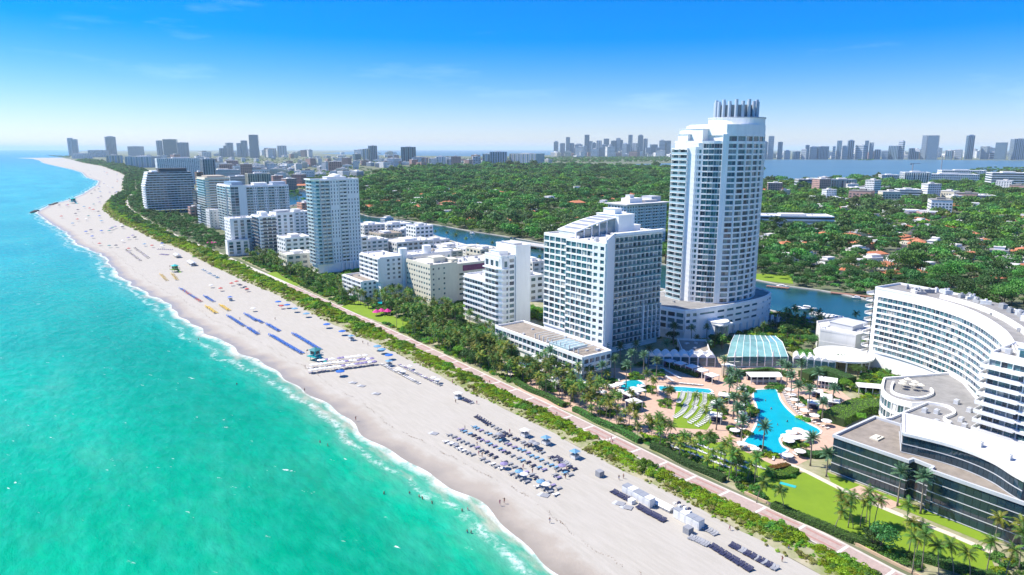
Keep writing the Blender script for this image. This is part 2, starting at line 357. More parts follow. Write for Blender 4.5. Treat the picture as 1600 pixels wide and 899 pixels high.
# ---- beach sand
def sandmat():
    m = mat('sand', (.70, .655, .60), .95); n = m.node_tree; b = n.nodes['Principled BSDF']; N = n.nodes.new; K = n.links.new
    g = N('ShaderNodeNewGeometry'); q = N('ShaderNodeMapping'); q.vector_type = 'TEXTURE'; q.inputs['Rotation'].default_value = (0, 0, ROT); q.inputs['Scale'].default_value = (1, 9, 1); K(g.outputs['Position'], q.inputs[0])
    def noise(sc_, vec, det=5, r=.65):
        t = N('ShaderNodeTexNoise'); t.inputs['Scale'].default_value = sc_; t.inputs['Detail'].default_value = det; t.inputs['Roughness'].default_value = r; K(vec, t.inputs['Vector']); return t.outputs[0]
    def ramp(x, a, c, va=0., vc=1.):
        r = N('ShaderNodeMapRange'); r.inputs[1].default_value = a; r.inputs[2].default_value = c; r.inputs[3].default_value = va; r.inputs[4].default_value = vc; K(x, r.inputs[0]); return r.outputs[0]
    def mixc(f, a, c):
        x = N('ShaderNodeMixRGB'); K(f, x.inputs[0])
        for i, p in ((1, a), (2, c)):
            if isinstance(p, tuple): x.inputs[i].default_value = (*p, 1)
            else: K(p, x.inputs[i])
        return x.outputs[0]
    uv = N('ShaderNodeUVMap'); s2 = N('ShaderNodeSeparateXYZ'); K(uv.outputs[0], s2.inputs[0]); d = s2.outputs[1]
    tr = noise(.9, q.outputs[0]); bl = noise(.05, g.outputs['Position']); fi = noise(2.2, g.outputs['Position'], 3)
    c = mixc(ramp(tr, .38, .66), (.385, .36, .305), (.44, .412, .355))
    c = mixc(ramp(bl, .35, .7, 0, .45), c, (.44, .415, .37))
    c = mixc(ramp(fi, .62, .74, 0, .35), c, (.31, .285, .25))
    ad = N('ShaderNodeMath'); ad.operation = 'ADD'; K(d, ad.inputs[0]); K(ramp(noise(.1, g.outputs['Position']), .3, .7, -2.5, 2.5), ad.inputs[1])
    c = mixc(ramp(ad.outputs[0], 9.5, 6.0, 0, .9), c, (.345, .30, .245))
    c = mixc(ramp(ad.outputs[0], 5., .5, 0, .7), c, (.27, .235, .185))
    K(c, b.inputs['Base Color']); K(ramp(ad.outputs[0], 2., 9., .35, .95), b.inputs['Roughness'])
    bp = N('ShaderNodeBump'); bp.inputs['Strength'].default_value = .5; bp.inputs['Distance'].default_value = .12; K(noise(1.3, g.outputs['Position']), bp.inputs['Height']); K(bp.outputs[0], b.inputs['Normal'])
sandmat()
SZ = [-.95, -.55, -.25, -.02, .0, .0, .0, .0]
def sandcols(s):
    a, b = TW(s), TD(s)+3; wdt = b-a
    return [(a-3, -3.), (a, 0.), (a+6, 6.), (a+13, 13.), (a+max(20, wdt*.4), 30.), (a+max(26, wdt*.6), 45.), (a+max(30, wdt*.8), 50.), (max(b, a+36), 60.)]
loft('beach_sand', sandcols, 'sand', lambda j, s: SZ[j]+(.0 if j < 3 else .06*math.sin(s*.21+j)))
# ---- land
mat('land', (.20, .20, .13), .95, c2=(.06, .10, .03), scale=.02, detail=7)
def landcol(s): return XY(s, TD(s)+2.5)
g1 = [landcol(s) for s in SS]+pxpoly([(110, 243.6), (128, 236)])+[(-30000, 60000), (80000, 60000), (60000, 400), (1500, -300)]
lo = sheet('ground', g1, -.06, 'land')
mat('dune_soil', (.42, .37, .27), .95, c2=(.16, .20, .05), scale=.16, detail=6)
loft('dune', lambda s: [(TD(s), 0), (TD(s)+3, 1), ((TD(s)*.6+TB(s)*.4), 2), (TB(s)-4.6, 3), (TB(s)-3.4, 4)], 'dune_soil', lambda j, s: [.0, .5, 1.0, .5, .0][j]+.12*math.sin(s*.3+j*2), [s for s in SS if s < 2400])
# ---- water bodies behind the beach
mat('creek_water', (.02, .085, .085), .2, c2=(.012, .05, .055), scale=.03, bump=.12, bscale=.5, spec=.22)
mat('bay_water', (.10, .19, .235), .35, c2=(.065, .14, .19), scale=.0022, bump=.3, bscale=.05, spec=.15, detail=6)
mat('seawall', (.46, .44, .40), .9, .15, .5)
CU = [(425, 300), (474, 296), (520, 322), (578, 339), (634, 345), (664, 349), (700, 355), (736, 362), (770, 367), (830, 377), (900, 390), (1000, 407), (1100, 425), (1176, 437), (1229, 448), (1284, 455), (1322, 462), (1358, 470), (1420, 482), (1500, 500), (1700, 545)]
CL = [(1700, 595), (1500, 538), (1400, 517), (1352, 509), (1306, 503), (1256, 499), (1201, 486), (1100, 468), (1000, 445), (900, 425), (845, 408), (794, 396), (730, 384), (700, 376), (676, 368), (650, 359), (560, 350), (500, 336), (474, 318), (425, 326)]
CREEK = pxpoly(CU)+pxpoly(CL)
sheet('creek', CREEK, .02, 'creek_water')
BAYPX = [(700, 262.5), (790, 261.5), (870, 261), (960, 262), (1040, 264), (1120, 275), (1160, 284), (1200, 287), (1250, 286), (1300, 283), (1400, 283), (1480, 279), (1530, 276.5), (1640, 281), (1900, 290), (1900, 254), (1600, 251), (1400, 249.5), (1200, 249.5), (1150, 251), (1060, 255), (960, 257.5), (870, 257.8), (760, 260.5)]
BAY = pxpoly(BAYPX)
sheet('bay', BAY, .02, 'bay_water')
sheet('lagoon', pxpoly([(500, 240.2), (560, 236.4), (700, 235.6), (868, 236.2), (872, 242), (820, 244.2), (730, 244.4), (640, 243.6), (560, 242.4)]), .02, 'bay_water')
for l in (CU, CL):
    mb = MB(); mb.strip([P(*p) for p in l], -.2, 1.3, -.1, .75); struct('seawall', mb, 'seawall')
# ---- road along the creek, bridge approach
mat('asphalt', (.085, .085, .09), .9, .2, .3); mat('paving', (.50, .47, .43), .9, .15, .4)
rp_ = offset([P(*p) for p in CL], -16)
mb = MB(); mb.strip(rp_, -6.5, 6.5, -.02, .03); struct('creek_road', mb, 'asphalt')
mb = MB(); mb.strip(offset(rp_, 9), -2, 2, -.02, .14); struct('pavement', mb, 'paving')
mat('roadpaint', (.75, .74, .70), .8)
mb = MB()
for a, b in zip(resample(rp_, 160)[::2], resample(rp_, 160)[1::2]): mb.seg(a, b, -.12, .12, .031, .036)
struct('road_marking', mb, 'roadpaint')
# ---- the beach walk: pale edges and pink paver panels
mat('walk', (.55, .50, .45), .9, .12, .5); mat('paver_pink', (.40, .31, .275), .9, .14, .9); mat('paver_red', (.38, .22, .19), .9, .14, .9); mat('paver_pale', (.66, .60, .56), .9, .1, .7)
ws = [s for s in SS if -260 < s < 1600]
wk = loft('beach_walk', lambda s: [(TB(s)-3.3, 0), (TB(s)+3.3, 1)], 'walk', lambda j, s: .05, ws)
def wpanel(s0, s1, t0, t1, m, nm, z=.058):
    q = [XY(s, TB(s)+t) for s, t in ((s0, t0), (s0, t1), (s1, t1), (s1, t0))]
    k = MB(); k.add([(x, y, z) for x, y in q], [(3, 2, 1, 0)]); return k.build(nm, m, wk)
s = -150.
while s < 330:
    e = s+11.2
    wpanel(s, e, -2.5, 2.5, 'paver_pink', 'paver_panel')
    wpanel(e+.02, e+.8, -2.5, 2.5, 'paver_pale', 'paver_joint')
    if int((s+150)//12) % 3 != 0:
        for t in (-1.7, 1.0): wpanel(s+.6, e-.6, t, t+.75, 'paver_red', 'paver_stripe', .063)
    s += 12.
mat('gardenwall', (.55, .40, .26), .9, .15, .6)
mb = MB(); mb.strip([XY(s, TB(s)+4.9) for s in np.arange(-150, -62, 8.)], -.18, .18, 0, .75); tag(mb.build('garden_wall', 'gardenwall'), 'low sandy orange garden wall beside the pink beach walk', 'wall')
# ---- lawns, decks and paths of the resort
mat('lawn', (.19, .30, .010), .95, c2=(.145, .245, .008), scale=.12, bump=.06, bscale=6); mat('deck', (.52, .36, .27), .9, .12, .5); mat('path', (.62, .53, .43), .9, .1, .4)
sheet('garden_soil', stpoly([(-170, 4), (480, 4), (480, 60), (420, 112), (-30, 150), (-170, 60)]), -.03, 'dune_soil')
LAWN = [(1188, 757), (1200, 745), (1225, 750), (1245, 740), (1258, 738), (1330, 774), (1400, 803), (1480, 835), (1545, 865), (1560, 899), (1440, 874), (1340, 847), (1290, 824), (1210, 792), (1190, 775)]
sheet('lawn', pxpoly(LAWN), .02, 'lawn')
sheet('lawn', pxpoly([(775, 545), (800, 540), (812, 556), (816, 585), (796, 590), (782, 570)]), .02, 'lawn')
sheet('lawn', pxpoly([(1050, 668), (1060, 612), (1112, 612), (1125, 640), (1105, 672)]), .03, 'lawn')
sheet('lawn', pxpoly([(1060, 700), (1130, 690), (1215, 730), (1190, 745), (1120, 735)]), .025, 'lawn')
sheet('lawn', pxpoly([(530, 480), (560, 470), (640, 505), (625, 515)]), .02, 'lawn')
sheet('lawn', pxpoly([(415, 428), (432, 424), (445, 434), (470, 445), (450, 450)]), .02, 'lawn')
sheet('lawn', pxpoly([(1176, 437), (1180, 428), (1235, 428), (1240, 444)]), .05, 'lawn')
sheet('lawn', pxpoly([(1300, 758), (1292, 738), (1350, 760), (1400, 778), (1560, 842), (1548, 852), (1420, 800)]), .015, 'lawn')
DECK = pxpoly([(800, 612), (870, 570), (930, 575), (1000, 575), (1040, 565), (1120, 560), (1240, 578), (1300, 600), (1350, 640), (1320, 672), (1300, 700), (1240, 730), (1180, 722), (1130, 692), (1060, 690), (960, 668), (880, 640)]); sheet('pool_deck', DECK, 0.0, 'deck')
mb = MB(); mb.strip([P(*p) for p in [(1225, 722), (1262, 738), (1335, 775), (1400, 802), (1480, 833), (1570, 872)]], -1.0, 1.0, -.02, .045); struct('garden_path', mb, 'path')
mb = MB(); mb.strip([P(*p) for p in [(1335, 762), (1400, 792)]], -2.6, 2.6, -.02, .05); struct('terrace', mb, 'deck')
mb = MB(); mb.strip([P(*p) for p in [(776, 548), (790, 566), (800, 590)]], -1.2, 1.2, -.02, .05); struct('garden_path', mb, 'path')
# golf greens far behind the creek
for l in ([(868, 287), (900, 288), (897, 293), (872, 293)], [(915, 280), (1000, 284), (1010, 288), (930, 286)], [(960, 294), (1000, 292), (1010, 297), (975, 300)]):
    sheet('lawn', pxpoly(l), .04, 'lawn')
# ---- swimming pools: a coping rim, a tiled floor and water
mat('pool_tile', (.015, .42, .60), .3, .06, .3); mat('coping', (.74, .72, .68), .8, .05, .5)
def poolmat():
    m = mat('pool_water', (.008, .40, .47), .08, c2=(.005, .34, .43), scale=.22, bump=.05, bscale=1.6, spec=.5)
poolmat()
def pool(name, l, k=5):
    q = smooth([P(*p) for p in l]+[P(*l[0])], k)[:-1] if k > 1 else [P(*p) for p in l]
    ar = sum(a[0]*b[1]-b[0]*a[1] for a, b in zip(q, q[1:]+q[:1]))
    if ar < 0: q = q[::-1]
    o = sheet(name, q, .06, 'pool_water')
    mb = MB(); mb.strip(q+[q[0]], -.05, .65, -.01, .16); mb.build('pool_coping', 'coping', o); return q
PL = [(1178, 610), (1196, 609), (1212, 609), (1218, 624), (1228, 638), (1244, 652), (1262, 662), (1282, 674), (1268, 682), (1246, 674), (1228, 678), (1217, 686), (1222, 698), (1230, 704), (1211, 710), (1180, 697), (1163, 691), (1176, 676), (1184, 658), (1183, 636), (1178, 622)]
POOL = pool('swimming_pool', PL, 3)
POOL2 = pool('swimming_pool', [(975, 597), (990, 594), (1003, 598), (1004, 606), (994, 613), (972, 613), (970, 605)], 4)
POOL3 = pool('swimming_pool', [(1030, 604), (1060, 605), (1100, 608), (1110, 610), (1108, 615), (1058, 612), (1032, 611)], 2)
POOL4 = pool('swimming_pool', [(812, 562), (832, 560), (836, 570), (820, 574), (812, 570)], 3)
pool('swimming_pool', [(583, 474), (596, 471), (602, 478), (588, 480)], 3)
# ------------------------------------------------------------------ building kit
PANE = {}
def pane_mesh(m):
    if m not in PANE:
        b = MB(); b.box(-.5, -.04, 0, .5, .04, 1); PANE[m] = b.mesh('window', m)
    return PANE[m]
class Bld:
    """one building: an empty at its base, local x inland, local y along the coast"""
    def __init__(s, name, label, cat, s0, t0, rz=0., group=None, sep=0, xy=None):
        x, y = xy if xy else XY(s0, t0)
        s.th = thing(name, label, cat, (x, y, 0), ROT+rz, group); s.sep = sep; s.gl = MB(); s.wall = MB(); s.n = 0; s.rs = random.Random(sum(map(ord, name)) % 99 + int(abs(x)))
        s.gm = GL
    def pane(s, p, q, z, h, w=None, off=.05, mi=None):
        """glass between p and q (local), seen from the right hand side of p->q"""
        dx, dy = q[0]-p[0], q[1]-p[1]; l = math.hypot(dx, dy); w = w or l
        nx, ny = dy/l, -dx/l; cx, cy = (p[0]+q[0])/2+nx*off, (p[1]+q[1])/2+ny*off
        k = mi if mi is not None else s.rs.choice([0, 0, 1, 1, 2, 3, 4, 2, 5] if s.gm is GL else range(len(s.gm)))
        s.n += 1
        if s.n <= s.sep:
            o = obj('window', pane_mesh(s.gm[k]), s.th); o.location = (cx, cy, z); o.rotation_euler = (0, 0, math.atan2(dy, dx)); o.scale = (w, 1, h)
        else:
            a = (cx-dx/l*w/2, cy-dy/l*w/2); b = (cx+dx/l*w/2, cy+dy/l*w/2); s.gl.seg(a, b, -.05, .04, z, z+h, k)
    def grid(s, path, z0, nf, fh, nb, wf=.6, hf=.55, sill=.28, d=.35, band=None, split=1, bands=True, skip=None, mull=True, order=None):
        """framed windows: piers and floor bands stand proud of the glass"""
        pts = resample(path, nb)
        for f in range(nf):
            z = z0+f*fh
            if bands:
                if band:
                    b = MB(); b.strip(pts, .0, d, z-fh*(1-sill-hf)+.0, z+fh*sill); b.build('floor_band', band, s.th)
                else: s.wall.strip(pts, .0, d, z-fh*(1-sill-hf), z+fh*sill)
            for i in range(nb):
                if skip and skip(f, i): 
                    s.wall.seg(pts[i], pts[i+1], 0, d-.03, z+fh*sill, z+fh*(sill+hf)); continue
                p, q = pts[i], pts[i+1]
                for k in range(split):
                    a = [p[j]+(q[j]-p[j])*((1-wf)/2+wf*k/split) for j in (0, 1)]; c = [p[j]+(q[j]-p[j])*((1-wf)/2+wf*(k+1)/split) for j in (0, 1)]
                    l = math.hypot(c[0]-a[0], c[1]-a[1]); s.pane(a, c, z+fh*sill, fh*hf, l-(.10 if split > 1 else 0))
        if bands: s.wall.strip(pts, 0, d, z0+nf*fh-fh*(1-sill-hf), z0+nf*fh+.9)
        if mull:
            pw = (1-wf)/2
            for i in range(nb):
                p, q = pts[i], pts[i+1]
                a = [p[j]+(q[j]-p[j])*pw for j in (0, 1)]; c = [p[j]+(q[j]-p[j])*(1-pw) for j in (0, 1)]
                if pw > 0: s.wall.seg(p, a, 0, d-.02, z0, z0+nf*fh); s.wall.seg(c, q, 0, d-.02, z0, z0+nf*fh)
    def balc(s, path, z0, nf, fh, nb, d=1.6, rail='railglass', slab='band', hf=.72, div=2, wf=.92, rh=1.0, solid=False, top=True, split=1):
        """open balconies: slab, parapet and glazed doors behind"""
        pts = resample(path, nb)
        for f in range(nf):
            z = z0+f*fh
            b = MB(); b.strip(pts, -.0, d, z-.32, z); s.k = b.build('balcony_slab', slab, s.th)
            b = MB(); b.strip(pts, d-.1, d+.02, z+.002, z+rh); b.build('railing', rail, s.k)
            for i in range(nb):
                p, q = pts[i], pts[i+1]
                for k in range(split):
                    a = [p[j]+(q[j]-p[j])*((1-wf)/2+wf*k/split) for j in (0, 1)]; c = [p[j]+(q[j]-p[j])*((1-wf)/2+wf*(k+1)/split) for j in (0, 1)]
                    s.pane(a, c, z+.05, fh*hf)
        if div:
            for i in range(0, nb+1, div):
                p = pts[i]; q = pts[min(i+1, nb)] if i < nb else pts[i-1]
                dx, dy = (q[0]-p[0], q[1]-p[1]) if i < nb else (p[0]-q[0], p[1]-q[1]); l = math.hypot(dx, dy); e = .11
                s.wall.seg((p[0]-dx/l*e, p[1]-dy/l*e), (p[0]+dx/l*e, p[1]+dy/l*e), 0, d-.15, z0-.3, z0+nf*fh)
        if top: s.wall.strip(pts, 0, d+.05, z0+nf*fh-.35, z0+nf*fh+.25)
    def done(s, mats='white', roof=None, roofm='roofwhite', parapet=True):
        """roof: list of (poly, z)"""
        if s.wall.v: s.wall.build('wall', mats, s.th)
        if s.gl.v: s.gl.build('windows', s.gm, s.th, False, 'stuff')
        for r in roof or []:
            poly, z = r[0], r[1]
            b = MB(); b.prism(offset(poly+[poly[0]], -.25)[:-1], z-.2, z+.06); ro = b.build('roof', r[2] if len(r) > 2 else roofm, s.th)
            xs = [q[0] for q in poly]; ys = [q[1] for q in poly]
            if (max(xs)-min(xs))*(max(ys)-min(ys)) > 160 and z < 100:
                e_ = MB(); inn = offset(poly+[poly[0]], -2.2)[:-1]
                for _ in range(min(16, int((max(xs)-min(xs))*(max(ys)-min(ys))/55))):
                    x_, y_ = s.rs.uniform(min(xs), max(xs)), s.rs.uniform(min(ys), max(ys))
                    if inside((x_, y_), inn): e_.cbox(x_, y_, z+.06, s.rs.uniform(.7, 2.6), s.rs.uniform(.6, 1.6), s.rs.uniform(.4, 1.5), s.rs.choice([0, 1.57]))
                if e_.v: e_.build('roof_equipment', s.rs.choice(['palegrey', 'grey', 'offwhite']), ro, False, 'stuff')
            if parapet: b = MB(); b.strip(poly+[poly[0]], -.3, .12, z+.0, z+.95); b.build('parapet', mats, ro)
        return s.th
def roofbox(th, x0, y0, x1, y1, z, h, m='white', name='roof_cabin'):
    b = MB(); b.box(x0, y0, z, x1, y1, z+h); b.box(x0-.25, y0-.25, z+h, x1+.25, y1+.25, z+h+.25); return b.build(name, m, th)
def acunits(th, pts, z, m='palegrey'):
    for x, y in pts:
        b = MB(); b.box(x-.9, y-.7, z+.2, x+.9, y+.7, z+1.5); b.cyl(x, y, z+1.5, z+1.7, .5, .5, 8); b.box(x-1, y-.8, z, x+1, y+.8, z+.2); b.build('air_unit', m, th)
rect = lambda x0, y0, x1, y1: [(x0, y0), (x1, y0), (x1, y1), (x0, y1)]
# local frame: x = t-t0, y = s-s0.  North face = y min (p->q with x rising), ocean face = x min (p->q with y falling)
# ================= grid hotel with barrel roof (s 38..88, t 49..106)
B = Bld('hotel', 'white grid hotel with curved barrel roof beside the tall round tower', 'hotel', 38, 49, sep=300)
fh, z0, nf = 3.05, 12.4, 15; zt = z0+nf*fh
e = [(0, 7.5), (.8, 0), (22.6, 17.2), (22.6, 48), (4.5, 48), (4.5, 26), (0, 26)]; n_ = rect(22.6, 18, 57, 48)
B.wall.prism(e, 0, zt); B.wall.prism([(22.6, 18.4), (57, 18.4), (57, 48), (22.6, 48)], 0, zt)
B.grid([(4.5, 48), (4.5, 26.3)], z0, nf, fh, 5, .9, .74, .09, .5, 'band', 2)
B.grid([(0, 25.9), (0, 7.5)], z0, nf, fh, 5, .92, .74, .09, .5, 'band', 2)
B.grid([(0, 7.5), (.8, 0)], z0, nf, fh, 2, .6, .55, .18, .5, 'band', 1)
B.balc([(23.5, 18.4), (57, 18.4)], z0-3*fh, 18, fh, 11, 1.2, 'glass2', 'band', .80, 1, .94, .85, split=2)
B.wall.seg((.8, 0), (22.6, 17.2), 0, .4, 0, zt+2.4)
B.wall.box(44, 16.4, 3, 44.3, 18.35, 24); 
for i in range(5):
    B.wall.box(44.4+i*3.1, 16.5, 3, 44.9+i*3.1, 17.0, 21.5)
th = B.done('white', [(e, zt), (n_, zt)])
b = MB(); b.box(22.8, 16.2, zt+.6, 57.6, 18.6, zt+2.0); b.build('roof_fascia', 'white', th)
arc = [(0, 3.2), (5, 4.6), (10, 5.9), (15, 7.0), (20, 7.9), (26, 8.6)]
b = MB(); v = []; f = []
for i, (x, z) in enumerate(arc): v += [(6+x, 26, zt+z), (6+x, 40, zt+z), (6+x, 26, zt+z-.6), (6+x, 40, zt+z-.6)]
for i in range(len(arc)-1): k = 4*i; f += [(k, k+4, k+5, k+1), (k+2, k+3, k+7, k+6), (k, k+2, k+6, k+4), (k+1, k+5, k+7, k+3)]
f += [(0, 1, 3, 2), (20, 22, 23, 21)]; b.add(v, f); b.build('barrel_roof', 'white', th)
for i in range(5):
    (x0, za), (x1, zb) = arc[i], arc[i+1]; b = MB(); b.add([(6.5+x0, 26.8, zt+za+.05), (5.8+x1, 26.8, zt+zb+.05), (5.8+x1, 39.2, zt+zb+.05), (6.5+x0, 39.2, zt+za+.05), (6.5+x0, 26.8, zt+za-.1), (5.8+x1, 26.8, zt+zb-.1), (5.8+x1, 39.2, zt+zb-.1), (6.5+x0, 39.2, zt+za-.1)],
        [(0, 1, 2, 3), (7, 6, 5, 4), (0, 4, 5, 1), (1, 5, 6, 2), (2, 6, 7, 3), (3, 7, 4, 0)]); b.build('roof_panel', 'steel', th)
    b = MB(); b.box(6.5+x0, 26.4, zt+.1, 5.8+x1, 26.6, zt+za-.7); b.build('window', 'glass3', th)
    b = MB(); b.box(5.9+x0, 26.1, zt+.06, 6.45+x0, 26.9, zt+za-.62); b.build('post', 'white', th)
b = MB(); b.box(6.2, 27, zt, 32, 39, zt+2.4); b.build('loft_wall', 'offwhite', th)
roofbox(th, 32, 24, 43, 40, zt, 9.6); roofbox(th, 33, 28, 38, 36, zt+9.8, 2.6); roofbox(th, 44, 30, 54, 42, zt, 3.0); acunits(th, [(47, 22), (51, 22), (54, 24), (26, 22), (29, 22), (4, 10), (8, 14)], zt+.1)
b = MB(); b.cyl(28, 21, zt, zt+1.6, 1.4, 1.4, 14); b.build('water_tank', 'offwhite', th)
# podium with two glazed levels and a roof terrace
B = Bld('hotel_podium', 'long low white podium with roof terrace in front of the grid hotel', 'building', 31, 31, sep=120)
pd = [(0, 0), (16.5, 0), (17.5, 6.9), (17.5, 66), (0, 66)]
B.wall.prism(pd, 0, 11.2)
B.grid([(0, 66), (0, 0)], 4.6, 2, 3.3, 20, .92, .68, .14, .5, 'band', 2)
B.grid([(0, 0), (16.5, 0)], 4.6, 2, 3.3, 5, .8, .6, .2, .5, 'band', 2)
b = MB(); b.strip([(0, 34), (0, 0), (16, 0)], .6, .9, .6, 4.2); B_ = b
th = B.done('white', [(pd, 11.2)], 'rooftan')
B_.build('glass_screen', 'glass2', th)
for i in range(9): b = MB(); b.cbox(-2.6, 6+i*3.2, .3, .3, .3, 4.0); b.box(-4.6, 5+i*3.2, 4.3, -.6, 7.9+i*3.2, 4.5); b.build('awning', 'palegrey', th)
for i in range(11): b = MB(); b.box(2.5, 6+i*3.1, 11.3, 3.1, 6.3+i*3.1, 13.6); b.box(2.5, 6+i*3.1, 13.5, 12, 6.25+i*3.1, 13.75); b.build('pergola_beam', 'offwhite', th)
b = MB(); b.box(2.2, 12, 11.3, 13.5, 26, 12.2); b.build('terrace_pool', 'railglass', th)
# ================= tall round tower
B = Bld('tower', 'very tall white condominium tower with curved glass front and column crown', 'tower', 48, 118, sep=300)
z0, fh, nf = 16.2, 3.0, 29
bow = smooth([(31, 4.2), (35, 1.4), (42, .2), (50, .2), (58, 1.3), (64.5, 4.0), (69.5, 8.4), (72.5, 14)], 4)
lef = [(23.6, 33), (22.2, 26), (22.0, 21)]; pil = [(22.0, 21), (22.6, 15.4), (24.6, 13.6)]
conc = smooth([(24.6, 13.6), (26.4, 9.8), (28.6, 6.8), (31, 4.6)], 4)
body = bow[:]+[(73, 24), (68, 36), (56, 42), (38, 41), (23.6, 33)]+lef[1:]+[(22.6, 15.4)]+conc
body = [p for i, p in enumerate(body) if i == 0 or math.hypot(p[0]-body[i-1][0], p[1]-body[i-1][1]) > .05]
if math.hypot(body[0][0]-body[-1][0], body[0][1]-body[-1][1]) < .6: body.pop()
zt = z0+nf*fh
B.wall.prism(offset(body+[body[0]], -.45)[:-1], 0, zt)
for k_ in range(9):
    q_ = resample(bow, 8); a_ = q_[k_]; b_ = q_[min(k_+1, 8)] if k_ < 8 else a_; c_ = q_[k_-1] if k_ == 8 else a_; l_ = math.dist(b_ if k_ < 8 else a_, a_ if k_ < 8 else c_); ux, uy = ((b_[0]-a_[0])/l_, (b_[1]-a_[1])/l_) if k_ < 8 else ((a_[0]-c_[0])/l_, (a_[1]-c_[1])/l_)
    B.wall.seg((a_[0]-ux*.3, a_[1]-uy*.3), (a_[0]+ux*.3, a_[1]+uy*.3), 0, .95, z0, zt+.3)
B.grid(bow, z0, nf, fh, 8, .93, .70, .12, .6, 'band', 3)
B.grid(conc, z0, nf, fh, 4, .97, .76, .08, .5, 'band', 2)
B.balc(lef, z0, nf-1, fh, 4, 1.7, 'railglass', 'band', .75, 2, .9)
B.grid(pil, z0, nf-1, fh, 2, .5, .6, .2, .4, 'band', 1, skip=lambda f, i: i == 0)
B.wall.seg((29.8, 5.6), (32.2, 3.4), .1, 1.0, z0, zt+4.5)
top = [p for p in bow]+[(73, 24), (68, 36), (56, 41), (42, 40), (31.5, 28)]
B.wall.prism(offset(top+[top[0]], -.45)[:-1], zt, zt+3.9); B.grid(bow, zt+.1, 1, 3.8, 8, .9, .8, .08, .5, 'band', 2)
B.wall.prism(offset(top+[top[0]], .3)[:-1], zt+3.9, zt+9.6)
th = B.done('white', [([(22.5, 24), (24.5, 14.5), (31.2, 6), (31.2, 28), (32, 38), (24, 33)], zt)], 'roofgrey', parapet=False)
dc = (55, 16); b = MB(); b.cyl(dc[0], dc[1], zt+9.6, zt+13.2, 15.2, 15.2, 40); b.build('drum', 'white', th)
b = MB(); b.cyl(dc[0], dc[1], zt+13.2, zt+13.8, 15.6, 15.6, 40); b.build('drum_rim', 'palegrey', th)
b = MB(); b.cyl(dc[0]-1, dc[1], zt+13.8, zt+20.4, 10.2, 10.2, 28); b.build('crown_core', 'steel', th)
for i in range(20):
    a = 2*math.pi*i/20; b = MB(); b.cyl(dc[0]-1+11.2*math.cos(a), dc[1]+11.2*math.sin(a), zt+13.8, zt+23.2-(i % 2)*.9, .92, .92, 12); b.build('crown_column', 'greytower', th)
roofbox(th, 32, 10, 40, 30, zt, 9.6); roofbox(th, 26.4, 16, 31.6, 32, zt, 7.4); roofbox(th, 24, 24, 26.2, 31, zt, 4.6)
b = MB(); b.box(32.4, 4.8, zt+3.6, 40.2, 14, zt+5.4); b.build('balcony_roof', 'white', th)
b = MB(); b.strip([(24, 33), (22.6, 24), (24.8, 14.6), (30.6, 7)], -.3, .1, zt, zt+1.1); b.build('parapet', 'white', th)
# ---- parking podium of the tower
B = Bld('tower_podium', 'curved white parking podium with dark slots under the tall tower', 'building', 46, 118, sep=90)
pf = [(-2, 18), (1.5, 3.5), (9, 1.2), (22, -.6)]; pn = smooth([(22, -.6), (34, -1.6), (48, -2), (60, -1.6), (70, .4), (79, 4)], 3)
pp = pn+[(84, 12), (84, 44), (0, 44)]+pf[:-1]
B.wall.prism(pp, 0, 15.9)
B.grid(pn, 5.2, 3, 3.4, 8, .74, .36, .36, .45, 'band', 1, mull=True)
B.grid([(79, 4), (84, 12)], 5.2, 3, 3.4, 2, .6, .4, .36, .45, 'band')
B.grid([(1.5, 3.5), (9, 1.2)], 5.2, 3, 3.4, 2, .6, .5, .3, .4, 'band'); B.grid([(-2, 18), (1.5, 3.5)], 5.2, 3, 3.4, 3, .86, .7, .15, 1.0, 'band')
B.grid([(9, 1.2), (22, -.6)], 12.0, 1, 3.4, 1, .8, .3, .4, .4, 'band')
th = B.done('white', [(pp, 15.9)], 'roofgrey')
for i in range(9): b = MB(); x = 30+i*6; b.box(x, -3.2, 0, x+.9, -1.9, 5); b.build('column', 'white', th)
b = MB(); b.cyl(20, -4, 0, 9.5, 5.2, 5.2, 18); b.cyl(20, -4, 9.5, 10.1, 5.6, 5.6, 18); b.build('entrance_drum', 'white', th)
b = MB(); b.tube([(15.2, -4, z) for z in (2, 8.5)], [.1, .1], 4); b.box(14.6, -9.6, 8.6, 25.4, -3.0, 9.0); b.build('entrance_canopy', 'band', th)
for i in range(5): b = MB(); a = -2.6+i*.42; b.cbox(20+5.3*math.cos(a), -4+5.3*math.sin(a), 1.2, .12, 1.9, 6.5, a); b.build('window', 'glass3', th)
# ================= white curved chateau hotel
GW = ['white', 'palegrey']
arcp = [(-30, 155), (-41, 153.6), (-52, 151), (-62, 146.5), (-71, 141), (-80, 132.5), (-88, 122.5), (-95, 112), (-101, 100), (-107, 86)]
B = Bld('curved_hotel', 'long white curved hotel with stacked window bands and grey roof', 'hotel', 0, 0, sep=300)
lp = smooth([(t, s) for s, t in arcp], 4)                   # concave front, from the far end towards the camera
bk = offset(lp, -19)
B.wall.prism(lp+bk[::-1], 0, 37.2)
fh = 2.62; B.grid(lp[1:], 8.0, 10, fh, 46, .97, .68, .16, .45, 'band', 2)
lh = offset(lp, -1.2); B.grid(lh[8:], 8+10*fh+.3, 1, 2.7, 34, .9, .6, .22, .4, 'band', 2)
for f in range(10):
    z = 6.5+f*3.1; k = MB(); k.strip([(155-.2, -19), (155, -30.2+.2)][::-1] if False else [(175, -31.5), (154.2, -29.2)], -.1, 2.6, z-.3, z); k.build('balcony_slab', 'white', B.th)
    k = MB(); k.strip([(172, -31.2), (154.0, -29.2)], 2.5, 2.62, z+.003, z+1.05); k.build('railing', 'white', B.th)
    for i in range(3): B.pane((171-i*5.4, -30.9+i*.4), (166.6-i*5.4, -30.4+i*.4), z+.1, 2.1, off=.45)
